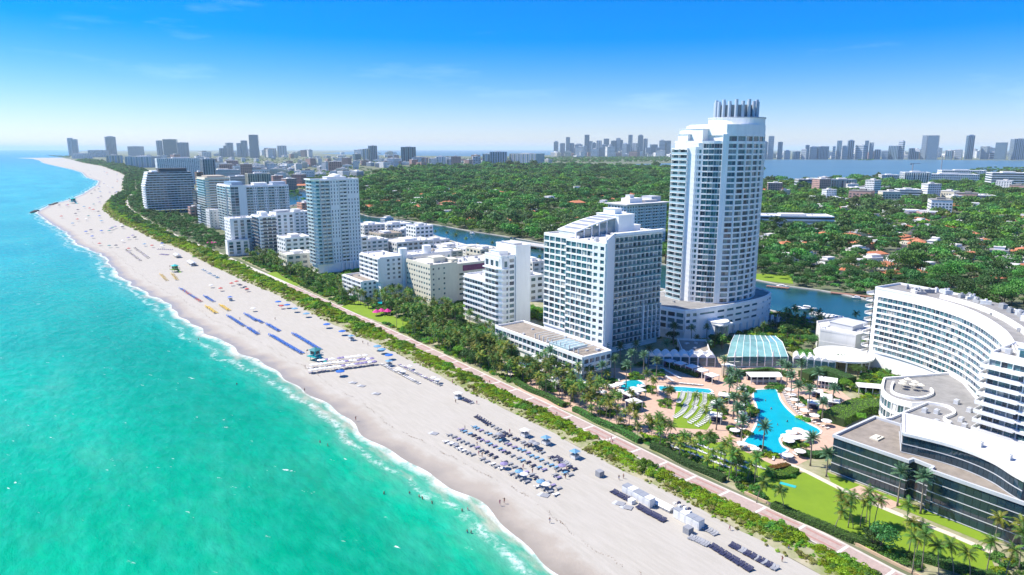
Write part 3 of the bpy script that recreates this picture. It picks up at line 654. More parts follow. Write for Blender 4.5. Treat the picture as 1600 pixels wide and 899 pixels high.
B.pane((155, -31), (155, -33), 9, 27, 1.5)
th = B.done('white', [(lp+bk[::-1], 37.2)], 'roofgrey')
b = MB(); m_ = offset(lp, -6); m2 = offset(lp, -16); b.prism(m_[9:]+m2[9:][::-1], 37.3, 39.0); b.build('penthouse', 'white', th)
b = MB(); b.prism(offset(lp, -7)[10:]+offset(lp, -15)[10:][::-1], 39.0, 39.3); b.build('roof', 'roofgrey', th)
r2 = random.Random(3)
for i in range(26):
    k = r2.uniform(1, len(lp)-2); i0 = int(k); q = offset(lp, -r2.uniform(2, 17))[i0]; zz = 37.26
    if i0 >= 9: zz = 39.3; q = offset(lp, -r2.uniform(8, 14))[i0]
    b = MB(); l_, w_ = r2.uniform(1.2, 5), r2.uniform(1, 2.4); b.cbox(0, 0, 0, l_, w_, .35); b.cbox(0, 0, .35, l_*.94, w_*.9, r2.uniform(.6, 1.6)); b.cyl(0, 0, .9, 2.2, .5, .5, 8)
    o = b.build('air_unit', r2.choice(['palegrey', 'offwhite', 'grey']), th); o.location = (q[0], q[1], zz); o.rotation_euler = (0, 0, r2.uniform(0, 3))
# near wing
B = Bld('hotel_wing', 'white hotel wing with rounded balcony ends beside the curved hotel', 'hotel', 0, 0, sep=200)
wf_ = [(79, -103), (77.6, -120), (76.5, -140), (77, -175)]
wp = wf_+[(97, -175), (98, -103)]
B.wall.prism(wp, 0, 37.6)
B.grid(wf_, 9.6, 9, 3.0, 22, .96, .64, .24, .7, 'band', 2)
for f in range(9):
    z = 9.6+f*3.0; k = MB(); k.strip([(98, -102.9), (79, -102.9), (78.2, -112.5)], 0, 1.9, z-.3, z); k.build('balcony_slab', 'white', B.th)
    k = MB(); k.strip([(98, -102.9), (79, -102.9), (78.2, -112.5)], 1.8, 1.92, z+.003, z+1.0); k.build('railing', 'white', B.th)
    for i in range(4): B.pane((97-i*4.6, -103), (93.4-i*4.6, -103), z+.1, 2.2)
th = B.done('white', [(wp, 37.6)], 'roofgrey')
roofbox(th, 81, -128, 92, -109, 37.6, 3.2); 
for i in range(5): b = MB(); b.box(80.8, -127+i*3.6, 38.1, 80.95, -124.2+i*3.6, 40.2); b.build('window', 'glass1', th)
acunits(th, [(84, -106), (90, -133), (86, -137), (88, -145), (84, -150)], 37.7)
# ================= lobby block with free-form grey roofs, between the curved hotel and the dark glass block
B = Bld('lobby_block', 'low hotel block with flat grey roofs and white rims', 'building', 0, 0, sep=60)
dr = smooth([(112, -57.5), (104, -60.8), (96, -65), (91.5, -71), (92, -77)], 5)
lb = dr+[(97, -80), (72, -79), (66, -77), (66, -100), (80, -103), (101, -100), (118, -88), (133, -78), (140, -70)]
B.wall.prism(lb[::-1] if sum(a[0]*b_[1]-b_[0]*a[1] for a, b_ in zip(lb, lb[1:]+lb[:1])) < 0 else lb, 0, 9.8)
B.grid(dr, 1.2, 2, 4.0, 14, .86, .7, .18, .4, 'band', 2)
th = B.done('white')
ccw = lambda l: l if sum(a[0]*b_[1]-b_[0]*a[1] for a, b_ in zip(l, l[1:]+l[:1])) > 0 else l[::-1]
b = MB(); b.prism(ccw(offset(lb+[lb[0]], 0)[:-1]), 9.8, 9.95); b.build('roof', 'roofgrey', th)
b = MB(); q = ccw(lb); b.strip(q+[q[0]], -.5, .15, 9.8, 10.8); b.build('parapet', 'white', th)
for l in ([(110, -62), (100, -66), (97, -70), (99, -76), (108, -77), (114, -74)], [(97, -80), (99, -86), (94, -90), (86, -90), (84, -93)]):
    b = MB(); b.strip(smooth(l, 5), -.35, .35, 9.95, 10.9); b.build('roof_kerb', 'white', th)
for i in range(6):
    x, y = [(109, -66), (112, -69), (108, -70), (113, -66), (106, -67), (110, -72)][i]; b = MB(); b.cone(x, y, 12.2, 12.9, 1.4, 8); b.cyl(x, y, 9.95, 12.2, .06, .06, 6); b.build('parasol', 'cream', th)
acunits(th, [(74, -93), (77, -95), (72, -97), (80, -90), (84, -97), (89, -94), (76, -98), (90, -86), (101, -92), (106, -86), (88, -83)], 9.96)
# ================= dark glass block
B = Bld('glass_block', 'long low dark glass building with white curved upper roof by the lawn', 'building', 0, 0, sep=300)
mat('darkglass2', (.02, .05, .075), .06, .2, .1, spec=.8); B.gm = ['darkglass', 'darkglass2']
fr = [(38.5, -77.5), (38.7, -99.5), (41.0, -99.8), (40.2, -105.6), (37.5, -105.8), (37, -180)]
B.wall.prism([(64, -180), (64, -77.5)]+fr, 0, 11.6)
def curtain(path, z0, nf, fh, nb, d=.14):
    pts = resample(path, nb)
    for f in range(nf):
        for i in range(nb): B.pane(pts[i], pts[i+1], z0+f*fh+.12, fh-.16, math.hypot(pts[i+1][0]-pts[i][0], pts[i+1][1]-pts[i][1])-.09, off=.08)
        k = MB(); k.strip(pts, 0, d+.12, z0+f*fh-.1, z0+f*fh+.1); k.build('glazing_rail', 'palegrey', B.th)
for a, c_, n in ((fr[0], fr[1], 16), (fr[1], fr[2], 1), (fr[2], fr[3], 4), (fr[3], fr[4], 1), (fr[4], fr[5], 40)): curtain([a, c_], .3, 4, 2.85, n)
curtain([(64, -77.5), (38.5, -77.5)], .3, 4, 2.85, 14)
up = smooth([(44, -95.2), (45.5, -101), (46.4, -107), (46, -113), (44, -119), (40.5, -124), (38.8, -127)], 4)
UP = [(58, -87.5), (44, -95.2)]
B2 = [(39.5, -128), (39.5, -180), (62, -180), (62, -105), (60, -88)]
B.wall.prism(ccw(up+B2), 11.6, 17.2)
curtain(up, 11.9, 2, 2.6, 24); curtain([(59, -87.8), (44, -95.2)], 11.9, 2, 2.6, 8); curtain([(39.4, -128), (39.4, -180)], 11.9, 2, 2.6, 22)
th = B.done('darkgrey')
b = MB(); b.prism(ccw(up+B2), 17.2, 17.7); b.build('roof', 'roofwhite', th)
b = MB(); q = ccw(up+B2); b.strip(q+[q[0]], -.3, .5, 17.1, 17.95); b.build('roof_rim', 'offwhite', th)
b = MB(); b.prism([(63.6, -179), (63.6, -78)]+offset(fr, -.4), 11.6, 11.72); b.build('terrace_floor', 'rooftan', th)
b = MB(); b.strip([(64, -180), (64, -77.5)]+fr, -.35, .4, 11.55, 12.5); b.build('parapet', 'palegrey', th)
b = MB(); b.cbox(48, -86, 11.7, 4, 2.6, .5); b.cbox(48, -86, 12.2, 2.6, 1.2, .3); b.build('roof_hatch', 'cream', th)
acunits(th, [(52, -112), (49, -120), (53, -126), (47, -133), (52, -137)], 17.7, 'offwhite')
# ================= conservatory with a faceted glass roof, ballroom wings
B = Bld('conservatory', 'green glass conservatory with faceted roof and white fins', 'building', 0, 0, sep=60)
cf = smooth([(100, 7.6), (108, 2.2), (117, -4.6), (123, -9)], 4); cb_ = [(146, 12), (128, 27)]
pts = resample(cf, 8); B.wall.prism(ccw(cf+cb_), 0, .4)
for i in range(8):
    for f in range(2): B.pane(pts[i], pts[i+1], .6+f*2.3, 2.15, off=.1, mi=2)
th = B.done('white')
bp2 = resample([(130, 25.5), (137, 19), (144.5, 12)], 8)
for i in range(8):
    a, c_, d_, e_ = pts[i], pts[i+1], bp2[i+1], bp2[i]; md = lambda p, q, k: (p[0]+(q[0]-p[0])*k, p[1]+(q[1]-p[1])*k)
    h0, h1, h2 = 5.2, 8.4, 7.0; am, cm = md(a, e_, .45), md(c_, d_, .45)
    b = MB(); b.add([(*a, h0), (*c_, h0), (*cm, h1), (*am, h1), (*d_, h2), (*e_, h2)], [(0, 1, 2, 3), (3, 2, 4, 5)]); b.build('roof_pane', 'roofglass', th) if 'roofglass' in M else (mat('roofglass', (.22, .42, .40), .1, .25, .2, spec=.8), b.build('roof_pane', 'roofglass', th))
for i in range(9):
    a, e_ = pts[i], bp2[i]; am = (a[0]+(e_[0]-a[0])*.45, a[1]+(e_[1]-a[1])*.45)
    b = MB(); b.tube([(*a, 0), (*a, 5.2)], [.3, .22], 6); b.tube([(*a, 5.2), (*am, 8.45), (*e_, 7.05)], [.14, .14, .14], 5); b.build('roof_rib', 'white', th)
    if i in (1, 4, 6): b = MB(); b.tube([(*a, 5.2), (*a, 8.6)], [.55, .05], 6); b.build('fin', 'white', th)
for nm, pth, lab in (('arcade', [(72, 32), (80, 25.5), (88, 18.5), (96, 11)], 'white scalloped glass arcade leading from the hotel to the conservatory'), ('arcade', [(125, -10.5), (130, -18), (134, -26)], 'white scalloped arcade on the curved hotel side of the conservatory')):
    B = Bld(nm, lab, 'arcade', 0, 0, sep=40); q = resample(pth, 8 if pth[0][0] < 100 else 6)
    B.wall.prism(ccw(q+offset(q, -7)[::-1]), 0, 4.6)
    for i in range(len(q)-1):
        for f in range(2): B.pane(q[i], q[i+1], .4+f*2.05, 1.95, math.dist(q[i], q[i+1])*.82, off=.12, mi=1)
    th = B.done('white')
    for i in range(len(q)-1):
        a, c_ = q[i], q[i+1]; o1, o2 = offset([a, c_], -7.5); l = math.dist(a, c_); b = MB(); v = []; f = []
        for k in range(7):
            x = k/6; z = 4.6+1.5*math.sin(math.pi*x); u = (a[0]+(c_[0]-a[0])*x, a[1]+(c_[1]-a[1])*x); w_ = (o1[0]+(o2[0]-o1[0])*x, o1[1]+(o2[1]-o1[1])*x); v += [(*u, z), (*w_, z), (*u, 4.5), (*w_, 4.5)]
        for k in range(6): j = 4*k; f += [(j, j+4, j+5, j+1), (j+2, j+6, j+4, j), (j+1, j+5, j+7, j+3)]
        b.add(v, f); b.build('vault_roof', 'white', th)
B = Bld('ballroom', 'brown flat roofed ballroom behind the white arcade', 'building', 0, 0, sep=12)
br = [(97, 15), (113, 30), (103, 40), (88, 24)]; B.wall.prism(ccw(br), 0, 5.2); B.grid([(88, 24), (97, 15)], .6, 1, 4.2, 5, .7, .6, .2, .2); B.done('offwhite', [(ccw(br), 5.3)], 'rooftan')
# theatre block and white canopy roof beyond
B = Bld('theatre_block', 'windowless white theatre block with angled wall beside the creek road', 'building', 0, 0, sep=8)
tb = [(158, -4), (162, -20), (186, -22), (192, 2), (172, 6)]
B.wall.prism(ccw(tb), 0, 11); B.grid([(158, -4), (162, -20)], 0, 1, 5, 4, .3, .5, .1, .15); th = B.done('offwhite', [(ccw(tb), 11)], 'roofwhite')
roofbox(th, 170, -14, 184, -2, 11, 2.4, 'palegrey')
for k, (a, c_) in enumerate([((160, -11), (158.5, -4))]): b = MB(); b.seg(a, c_, .1, .5, 0, 12.2); b.build('fin_wall', 'offwhite', th)
B = Bld('entrance_roof', 'round white canopy roof on columns in front of the theatre block', 'canopy', 0, 0)
b = MB(); b.cyl(146, -23, 5.2, 6.0, 13, 13, 32); b.build('canopy_top', 'white', B.th)
for i in range(10): a = i*.628; b = MB(); b.cyl(146+11*math.cos(a), -23+11*math.sin(a), 0, 5.2, .35, .35, 8); b.build('column', 'white', B.th)
# ------------------------------------------------------------------ beachfront buildings beyond the grid hotel
ANG = 0.0
# balcony-end slab (M1)
B = Bld('hotel', 'white hotel with rounded balcony end and tall blank stair wall', 'hotel', 118, 49.5, sep=120)
a = rect(0, 0, 9, 16); B.wall.prism(a, 0, 42.5); B.wall.prism(rect(9, -1, 19, 18), 0, 47.5)
B.balc([(0, 16), (0, 1.5), (1.5, 0), (4.4, 0)], 4, 10, 3.2, 6, 1.7, 'white', 'white', .7, 0, .85, 1.0)
B.grid([(4.5, 0), (8.9, 0)], 4, 12, 3.15, 1, .7, .62, .2, .3, None, 1); B.grid([(0, 16), (0, 1.5)], 36.5, 1, 4.6, 3, .6, .7, .1, .3); B.grid([(1, 0), (4.4, 0)], 36.5, 1, 4.6, 1, .6, .7, .1, .3)
th = B.done('white', [(a, 42.5), (rect(9, -1, 19, 18), 47.5)])
roofbox(th, 2, 5, 8, 13, 42.5, 2.6); roofbox(th, 11, 4, 17, 14, 47.5, 1.2, 'offwhite')
B = Bld('hotel', 'low white hotel wing with long window bands behind the rounded balcony end', 'hotel', 136, 51, sep=60)
a = rect(0, 0, 30, 22); B.wall.prism(a, 0, 27); B.balc([(0, 22), (0, 0)], 3.2, 7, 3.3, 8, 1.2, 'white', 'white', .66, 0, .8, 1.0)
B.done('white', [(a, 27)])
# cream hotel (M2)
B = Bld('hotel', 'cream hotel block with rows of small windows and purple banner strip', 'hotel', 198, 50.5, sep=150)
a = rect(0, 0, 20, 33); r_ = rect(20, 6, 62, 33); B.wall.prism(a, 0, 26.6); B.wall.prism(r_, 0, 24.2); B.wall.prism(rect(60, 2, 74, 22), 0, 29)
B.grid([(0, 33), (0, 0)], 2.6, 7, 3.35, 10, .58, .4, .34, .2, None, 2)
B.grid([(0, 0), (20, 0)], 2.6, 7, 3.35, 5, .3, .36, .36, .2, None, 1, skip=lambda f, i: i > 2 or i == 1 and f % 2)
B.grid([(20, 6), (59.8, 6)], 2.6, 5, 3.35, 9, .7, .4, .34, .2, None, 2)
th = B.done('cream', [(a, 26.6), (r_, 24.2), (rect(60, 2, 74, 22), 29)]); roofbox(th, 8, 10, 17, 18, 26.6, 3.4, 'cream'); roofbox(th, 18, 4, 23, 12, 26.6, 2.2, 'cream')
mat('purple', (.20, .05, .13), .7, .3, .3)
b = MB(); b.box(28, 5.6, 19.8, 58, 5.95, 23.6); b.build('banner', 'purple', th); acunits(th, [(32, 16), (38, 20), (46, 14), (50, 24), (6, 22)], 24.3)
# stepped white hotel (M3)
B = Bld('hotel', 'stepped white hotel with sawtooth balconies and round stair core', 'hotel', 233, 30, sep=180)
a = rect(2, 0, 18, 30); B.wall.prism(a, 0, 28.6); l_ = rect(-8, 6, 22, 38); B.wall.prism(l_, 0, 13); r_ = rect(23, 8, 62, 26); B.wall.prism(r_, 0, 27)
B.balc([(2, 30), (2, 0)], 13.4, 5, 3.0, 8, 1.5, 'white', 'white', .66, 2, .62, 1.0); B.balc([(-8, 38), (-8, 6)], 1.4, 4, 3.0, 8, 1.5, 'white', 'white', .66, 2, .62, 1.0)
B.grid([(2, 0), (18, 0)], 13.4, 5, 3.0, 4, .45, .5, .3, .2, None, 1, skip=lambda f, i: i == 0); B.grid([(-8, 6), (2, 6)], 1.4, 4, 2.9, 3, .5, .5, .3, .2)
B.grid([(24.5, 8), (38, 8)], 3, 7, 3.3, 2, .8, .72, .1, .4, None, 1); B.grid([(40, 8), (62, 8)], 22.4, 1, 3.6, 5, .4, .5, .3, .2)
th = B.done('white', [(a, 28.6), (l_, 13, 'rooftan'), (r_, 27)]); b = MB(); b.cyl(20.4, 2.5, 0, 34, 3.0, 3.0, 16); b.build('stair_core', 'white', th)
b = MB(); b.cyl(44, 12, 27, 33, 3.2, 3.2, 16); b.build('stair_core', 'white', th); acunits(th, [(50, 16), (54, 20), (8, 14), (10, 22), (30, 18)], 27.1, 'tan')
# tall residential tower (M4)
B = Bld('residential_tower', 'slim white residential tower with stacked balconies and domed roof', 'tower', 356, 36, sep=300)
fh, nf = 2.95, 23; z0 = 7.5; zt = z0+nf*fh
a = [(0, 3), (4, 0), (38, 2), (38.5, 17), (0, 17)]; B.wall.prism(a, 0, zt)
B.balc([(0, 17), (0, 3), (4, 0)], z0, nf, fh, 6, 1.4, 'railglass', 'white', .7, 2, .85)
B.balc([(4.2, 0), (12, .4)], z0, nf, fh, 2, 1.2, 'railglass', 'white', .7, 1, .8)
B.grid([(12.4, .45), (20, .9)], z0, nf, fh, 3, .34, .6, .2, .5, None, 1, skip=lambda f, i: f in (6, 15)); B.balc([(20.6, .95), (27, 1.3)], z0, nf, fh, 2, 1.0, 'white', 'white', .7, 1, .8)
B.grid([(27.4, 1.35), (38, 2)], z0, nf, fh, 4, .34, .6, .2, .4, None, 1, skip=lambda f, i: f == 18)
for i in range(6): B.wall.box(19+i*3.6, -.6, 0, 20+i*3.6, .9, 7)
th = B.done('white', [(a, zt)], 'roofgrey')
roofbox(th, 12, 4, 28, 14, zt, 2.4); b = MB(); b.tube([(20, 9, zt+2.6), (20, 9, zt+3.6), (20, 9, zt+4.6), (20, 9, zt+5.0)], [5, 4.2, 2.4, .6], 18); b.build('dome', 'white', th)
b = MB(); b.strip([(-2, 17), (-2.2, 2.4), (4, -2)], -1, .6, zt+.3, zt+1.2); b.build('roof_visor', 'white', th)
# dark-balcony block (M5)
B = Bld('apartment_block', 'white apartment block with dark curved balcony rails', 'apartments', 480, 26, sep=150)
a = rect(0, 0, 17, 24); r_ = rect(17, 3, 34, 24); B.wall.prism(a, 0, 37); B.wall.prism(r_, 0, 39)
B.balc([(0, 24), (0, 1.5), (1.5, 0), (16, 0)], 4, 10, 3.3, 9, 1.3, 'darkgrey', 'palegrey', .7, 0, .75, .9); B.grid([(17, 3), (34, 3)], 4, 10, 3.4, 3, .5, .7, .15, .2, None, 1)
th = B.done('white', [(a, 37), (r_, 39)]); b = MB(); b.box(4, 6, 37, 10, 20, 41); b.tube([(2, 13, 37), (4, 13, 41)], [.6, .5], 6); b.build('roof_cabin', 'white', th); roofbox(th, 19, 8, 32, 18, 39, 2.4, 'palegrey')
B = Bld('apartment_block', 'narrow white apartments with two dark window columns beside the curved rails', 'apartments', 505, 6, sep=60)
a = rect(0, 0, 22, 22); B.wall.prism(a, 0, 34); l_ = rect(-6, -8, 14, 0); B.wall.prism(l_, 0, 14)
B.grid([(2, 0), (20, 0)], 14.5, 6, 3.1, 3, .55, .8, .1, .3, None, 1); B.grid([(-6, -8), (14, -8)], 1.5, 4, 3.0, 3, .55, .8, .1, .3, None, 1); B.grid([(0, 22), (0, 0)], 2, 10, 3.1, 4, .5, .6, .2, .2)
B.done('white', [(a, 34), (l_, 14)])
# blue glass apartments (M6)
B = Bld('apartment_tower', 'long apartment tower with blue glass corner and white vertical piers', 'apartments', 672, 50, sep=200)
a = rect(0, 0, 18, 60); r_ = rect(18, 4, 70, 26); B.wall.prism(a, 0, 57); B.wall.prism(r_, 0, 56)
B.balc([(0, 60), (0, 18)], 4, 16, 3.25, 9, 1.6, 'railglass', 'white', .75, 3, .9)
B.grid([(0, 17.5), (0, 0)], 4, 16, 3.25, 4, .95, .86, .07, .3, None, 1); B.grid([(0, 0), (9, 0)], 4, 16, 3.25, 2, .95, .86, .07, .3)
for k in range(4): B.balc([(19+k*12.9, 4), (26.5+k*12.9, 4)], 4, 16, 3.2, 2, 1.5, 'railglass', 'white', .72, 1, .85); B.grid([(26.8+k*12.9, 4), (31.4+k*12.9, 4)], 4, 16, 3.2, 2, .5, .6, .2, .6)
th = B.done('white', [(a, 57), (r_, 56)]); roofbox(th, 3, 6, 16, 40, 57, 4.2, 'bluetower'); roofbox(th, 30, 10, 46, 22, 56, 3.5); roofbox(th, 52, 8, 68, 22, 56, 4, 'greytower')
# the near glass balcony block before it
B = Bld('apartment_block', 'pale concrete apartments with green glass balconies on the far side of the blue tower', 'apartments', 770, 44, sep=60)
a = rect(0, 0, 30, 46); B.wall.prism(a, 0, 63); B.balc([(0, 46), (0, 0), (30, 0)], 4, 18, 3.2, 12, 1.7, 'railglass', 'offwhite', .75, 0, .95); th = B.done('cream', [(a, 63)]); roofbox(th, 4, 6, 26, 36, 63, 2.6, 'tan')
B = Bld('apartment_block', 'small white box building in the palms under the green balconies', 'apartments', 742, 40, sep=20)
a = rect(0, 0, 26, 20); B.wall.prism(a, 0, 24); B.grid([(0, 0), (26, 0)], 2, 6, 3.4, 6, .3, .4, .3, .2); B.grid([(0, 20), (0, 0)], 2, 6, 3.4, 4, .4, .5, .3, .2); B.done('offwhite', [(a, 24)])
# stepped glass-balcony building at the bend (M7)
cx_, cy_ = P(270, 331)
def facing(x, y): return -math.atan2(x, y)-ROT
B = Bld('apartment_block', 'broad stepped apartment building with glass balcony bands and dark roof box', 'apartments', 0, 0, facing(cx_, cy_)+.18, xy=(cx_, cy_), sep=100)
for k in range(16):
    st_ = max(0, k-10)*1.6+max(0, 3-k)*.6; z = 4+k*3.75; B.wall.prism(rect(-36+st_*.7, .6+st_*.3, 36-max(0, k-12)*1., 36), z, z+3.75)
    b = MB(); b.strip([(-36+st_*.7, 30), (-36+st_*.7, .6+st_*.3), (36-max(0, k-12), .6+st_*.3)], 0, 1.9, z-.2, z+.95); b.build('balcony_slab', 'band', B.th)
    q = resample([(-36+st_*.7, .6+st_*.3), (36-max(0, k-12), .6+st_*.3)], 14)
    for i in range(14): B.pane(q[i], q[i+1], z+.95, 2.3, 4.6 if i != 7 else 5.0, mi=[4, 0, 4, 1][(i*7+k*3) % 4])
th = B.done('offwhite'); roofbox(th, -14, 6, 28, 28, 64, 5, 'darkgrey'); roofbox(th, -24, 8, -15, 28, 64, 2)
for i in range(10): b = MB(); b.tube([(-34+i*7.6, 2, 0), (-33+i*7.6, 2, 4)], [.6, .5], 6); b.build('column', 'palegrey', th)
# apartments behind the grid hotel (M8)
B = Bld('apartment_tower', 'white apartments with scalloped balconies and overhanging flat roof behind the grid hotel', 'apartments', 300, 330, sep=150)
a = rect(0, 0, 58, 26); B.wall.prism(a, 0, 45.5)
for k in range(4): B.balc([(15+k*10.8, 0), (23+k*10.8, 0)], 2, 14, 3.05, 2, 1.4, 'white', 'white', .7, 1, .8); B.grid([(23.2+k*10.8, 0), (25.4+k*10.8, 0)], 2, 14, 3.05, 1, .5, .5, .3, .5)
B.grid([(0, 0), (14.6, 0)], 2, 14, 3.05, 4, .5, .6, .2, .3); B.grid([(0, 26), (0, 0)], 2, 14, 3.05, 6, .5, .6, .2, .3)
th = B.done('white'); b = MB(); b.box(-3, -3.2, 45.5, 61, 29, 46.5); b.build('roof', 'roofwhite', th); roofbox(th, 12, 8, 30, 20, 46.5, 4.4); roofbox(th, 16, 12, 22, 18, 51, 3, 'offwhite'); roofbox(th, 32, 6, 50, 20, 46.5, 2.2, 'roofwhite'); roofbox(th, 46, 10, 60, 24, 46.5, 5, 'palegrey')
# ------------------------------------------------------------------ generic blocks placed by survey
def block(label, u, vb, wpx, vt, depth=18, nf=None, nb=None, m='white', style='grid', rz=None, name='building', cat='building', group=None, roofm='roofwhite', crown=0, gm=None, sep=0):
    x, y = P(u, vb); h = hgt(vt, y) if vt < 400 or True else 0
    wd = wpx*math.hypot(y, H)/F
    r = facing(x, y)+(rz if rz is not None else 0)
    if rz is None: r = ANG
    B = Bld(name, label, cat, 0, 0, r, group, sep, xy=(x, y))
    if gm: B.gm = gm
    fhh = 3.4; nf = nf or max(2, int(h/fhh)); fh = h/nf; nb = nb or max(2, int(wd/5)); sb = max(2, int(depth/5))
    a = rect(-wd/2, 0, wd/2, depth); B.wall.prism(a, 0, h)
    faces = [([(-wd/2, 0), (wd/2, 0)], nb), ([(-wd/2, depth), (-wd/2, 0)], sb), ([(wd/2, 0), (wd/2, depth)], sb)]
    for p, n in faces:
        if style == 'grid': B.grid(p, 0, nf, fh, n, .62, .5, .3, .25, bands=True)
        elif style == 'bands':
            for f in range(nf):
                B.pane(p[0], p[1], f*fh+fh*.34, fh*.5, off=.06, mi=(f*5+n) % len(B.gm)); B.wall.strip(p, 0, .5, f*fh-.3, f*fh+fh*.3)
        elif style == 'fins':
            q = resample(p, n)
            for i in range(n): B.pane(q[i], q[i+1], fh*.3, h-fh*.6, math.dist(q[i], q[i+1])*.62, off=.06, mi=i % len(B.gm)); B.wall.seg(q[i], (q[i][0]+(q[i+1][0]-q[i][0])*.12, q[i][1]+(q[i+1][1]-q[i][1])*.12), 0, .9, 0, h)
            for f in range(1, nf): B.wall.strip(p, 0, .4, f*fh-.3, f*fh+.3)
    th = B.done(m, [(a, h)], roofm, parapet=True)
    if crown: roofbox(th, -wd*.3, depth*.2, wd*.3, depth*.8, h, crown, m, 'roof_crown')
    else: roofbox(th, -wd*.18, depth*.3, wd*.16, depth*.75, h, min(4, 1.5+h*.05), 'offwhite' if m != 'offwhite' else 'white')
    return th
# low white blocks between the beachfront hotels and the creek
LOW = [(586, 372, 34, 352, 26, 'offwhite', 'white low block with hedge on its roof beside the slim tower'), (625, 366, 42, 351, 30, 'white', 'flat white block at the creek bend'),
 (664, 384, 30, 354, 22, 'white', 'white box with tall stair shaft among low roofs'), (650, 398, 64, 378, 30, 'offwhite', 'wide white low block in front of the boxy stair shaft'),
 (590, 400, 38, 376, 26, 'white', 'white block with blue side wall beside the slim tower'), (612, 378, 36, 366, 30, 'tan', 'tan roofed low block among white ones near the creek'),
 (640, 372, 30, 359, 18, 'offwhite', 'small white terraced building by the creek bank'), (688, 390, 34, 376, 22, 'palegrey', 'pale lilac block near the creek road'),
 (712, 396, 46, 386, 26, 'white', 'low white roofed building with terrace near the creek road'), (706, 404, 40, 394, 16, 'cream', 'cream low block behind the purple banner hotel'),
 (766, 405, 36, 390, 24, 'cream', 'cream square block beside the tall blank stair wall'), (745, 398, 40, 388, 20, 'white', 'low white strip building along the creek road'),
 (843, 446, 26, 410, 22, 'offwhite', 'white garage ramp block beside the grid hotel'), (838, 470, 26, 432, 20, 'white', 'low white building with awning beside the grid hotel'),
 (560, 410, 34, 372, 22, 'white', 'plain white block in the shadow of the slim tower'), (468, 405, 40, 372, 24, 'white', 'white sawtooth block on the far side of the slim tower'),
 (472, 422, 44, 398, 20, 'cream', 'cream low building in front of the sawtooth block'), (470, 372, 30, 332, 20, 'white', 'white corner block with terraces behind the dark balcony rails'),
 (482, 345, 18, 318, 20, 'salmon', 'peach apartment block behind the slim tower'), (452, 356, 34, 330, 24, 'offwhite', 'flat white block by the creek behind dark rails'),
 (436, 385, 20, 352, 20, 'offwhite', 'small block with red tiled terrace behind dark rails')]
for u, vb, wp, vt, dp, m, lab in LOW: block(lab, u, vb, wp, vt, dp, m=m, name='low_block', group='low white blocks by the creek', roofm='roofwhite' if m != 'tan' else 'rooftan')
mat('royal', (.03, .07, .30), .6, .1, .3)
x, y = P(597, 388); b = MB(); b.cbox(0, 0, 0, 15, .5, 9, -.25); o = b.build('painted_wall', 'royal'); o.location = (x, y, 0); tag(o, 'royal blue painted wall panel among the low white roofs', 'wall')
# left of the blue glass apartments
for a in [('tall brown brick slab standing behind the stepped apartment building', 316, 312, 9, 270, 20, 'brown', 'grid'), ('dark unfinished frame building near the bend', 318, 338, 16, 298, 24, 'darkgrey', 'bands'),
  ('small dark glass house block at the palm edge', 323, 352, 14, 322, 18, 'greytower', 'bands'), ('pink and white low building behind the palms', 306, 338, 14, 324, 16, 'pink', 'grid'),
  ('wide white hotel slab far beyond the stepped building', 288, 288, 70, 248, 30, 'white', 'grid'), ('pale grey tower block behind the blue glass tower', 330, 300, 18, 249, 24, 'palegrey', 'fins'),
  ('cream apartment tower behind the blue glass tower', 407, 300, 34, 272, 30, 'cream', 'fins'), ('white low mall with red roof edge behind the blue tower', 352, 286, 46, 266, 40, 'white', 'bands'),
  ('white building with terrace roofs behind the blue tower', 378, 292, 32, 276, 30, 'offwhite', 'bands')]:
    block(a[0], a[1], a[2], a[3], a[4], a[5], m=a[6], style=a[7], rz=.2)
# across the creek on the right
for a in [('long white parking garage with open dark bands among trees', 1243, 356, 112, 339, 40, 'white', 'bands', 3), ('grey office with open balconies near the bay shore', 1273, 299, 50, 281, 40, 'palegrey', 'bands', 4),
  ('blue glass office block near the bay shore', 1317, 301, 36, 281, 40, 'tealtower', 'fins', 4), ('white hospital block with rounded end by the bay', 1432, 292, 36, 270, 50, 'white', 'fins', 6),
  ('long white hospital slab with dark window grid', 1484, 291, 76, 273, 60, 'white', 'grid', 5), ('upper white hospital slab behind the window grid one', 1505, 281, 60, 267, 60, 'white', 'grid', 4),
  ('white terraced apartment block at the bay edge', 1577, 297, 50, 271, 60, 'white', 'bands', 7), ('white banded office with ribbon windows', 1421, 315, 30, 297, 40, 'white', 'bands', 5), ('pale low office beside the ribbon windows', 1450, 314, 28, 303, 40, 'offwhite', 'grid', 3),
  ('long low white school building', 1425, 339, 76, 331, 30, 'offwhite', 'grid', 2), ('pink school wing with flat roof', 1462, 343, 40, 334, 30, 'pink', 'grid', 2), ('low building with pink tiled roof', 1336, 334, 40, 325, 30, 'pink', 'grid', 2),
  ('white low building in front of the bay', 1346, 305, 30, 294, 40, 'white', 'grid', 3), ('flat white hall with pale blue roof', 1520, 316, 60, 306, 60, 'offwhite', 'bands', 2), ('dark office with ramp near the dome', 1388, 318, 28, 309, 40, 'darkgrey', 'bands', 3),
  ('white block behind the hospital', 1390, 288, 24, 274, 40, 'offwhite', 'grid', 4), ('flat white warehouse among trees', 1280, 316, 60, 309, 30, 'offwhite', 'grid', 2)]:
    block(a[0], a[1], a[2], a[3], a[4], a[5], nf=a[8], m=a[6], style=a[7], rz=0.25)
x, y = P(1396, 327); th = thing('dome_hall', 'white shell dome hall near the school', 'building', (x, y, 0)); b = MB(); b.tube([(0, 0, z) for z in (0, 3, 6.5, 9, 10)], [17, 15.6, 12, 6, .5], 20); b.build('dome', 'white', th, True); b = MB(); b.box(-22, -9, 0, 22, 9, 3.2); b.build('wall', 'offwhite', th)
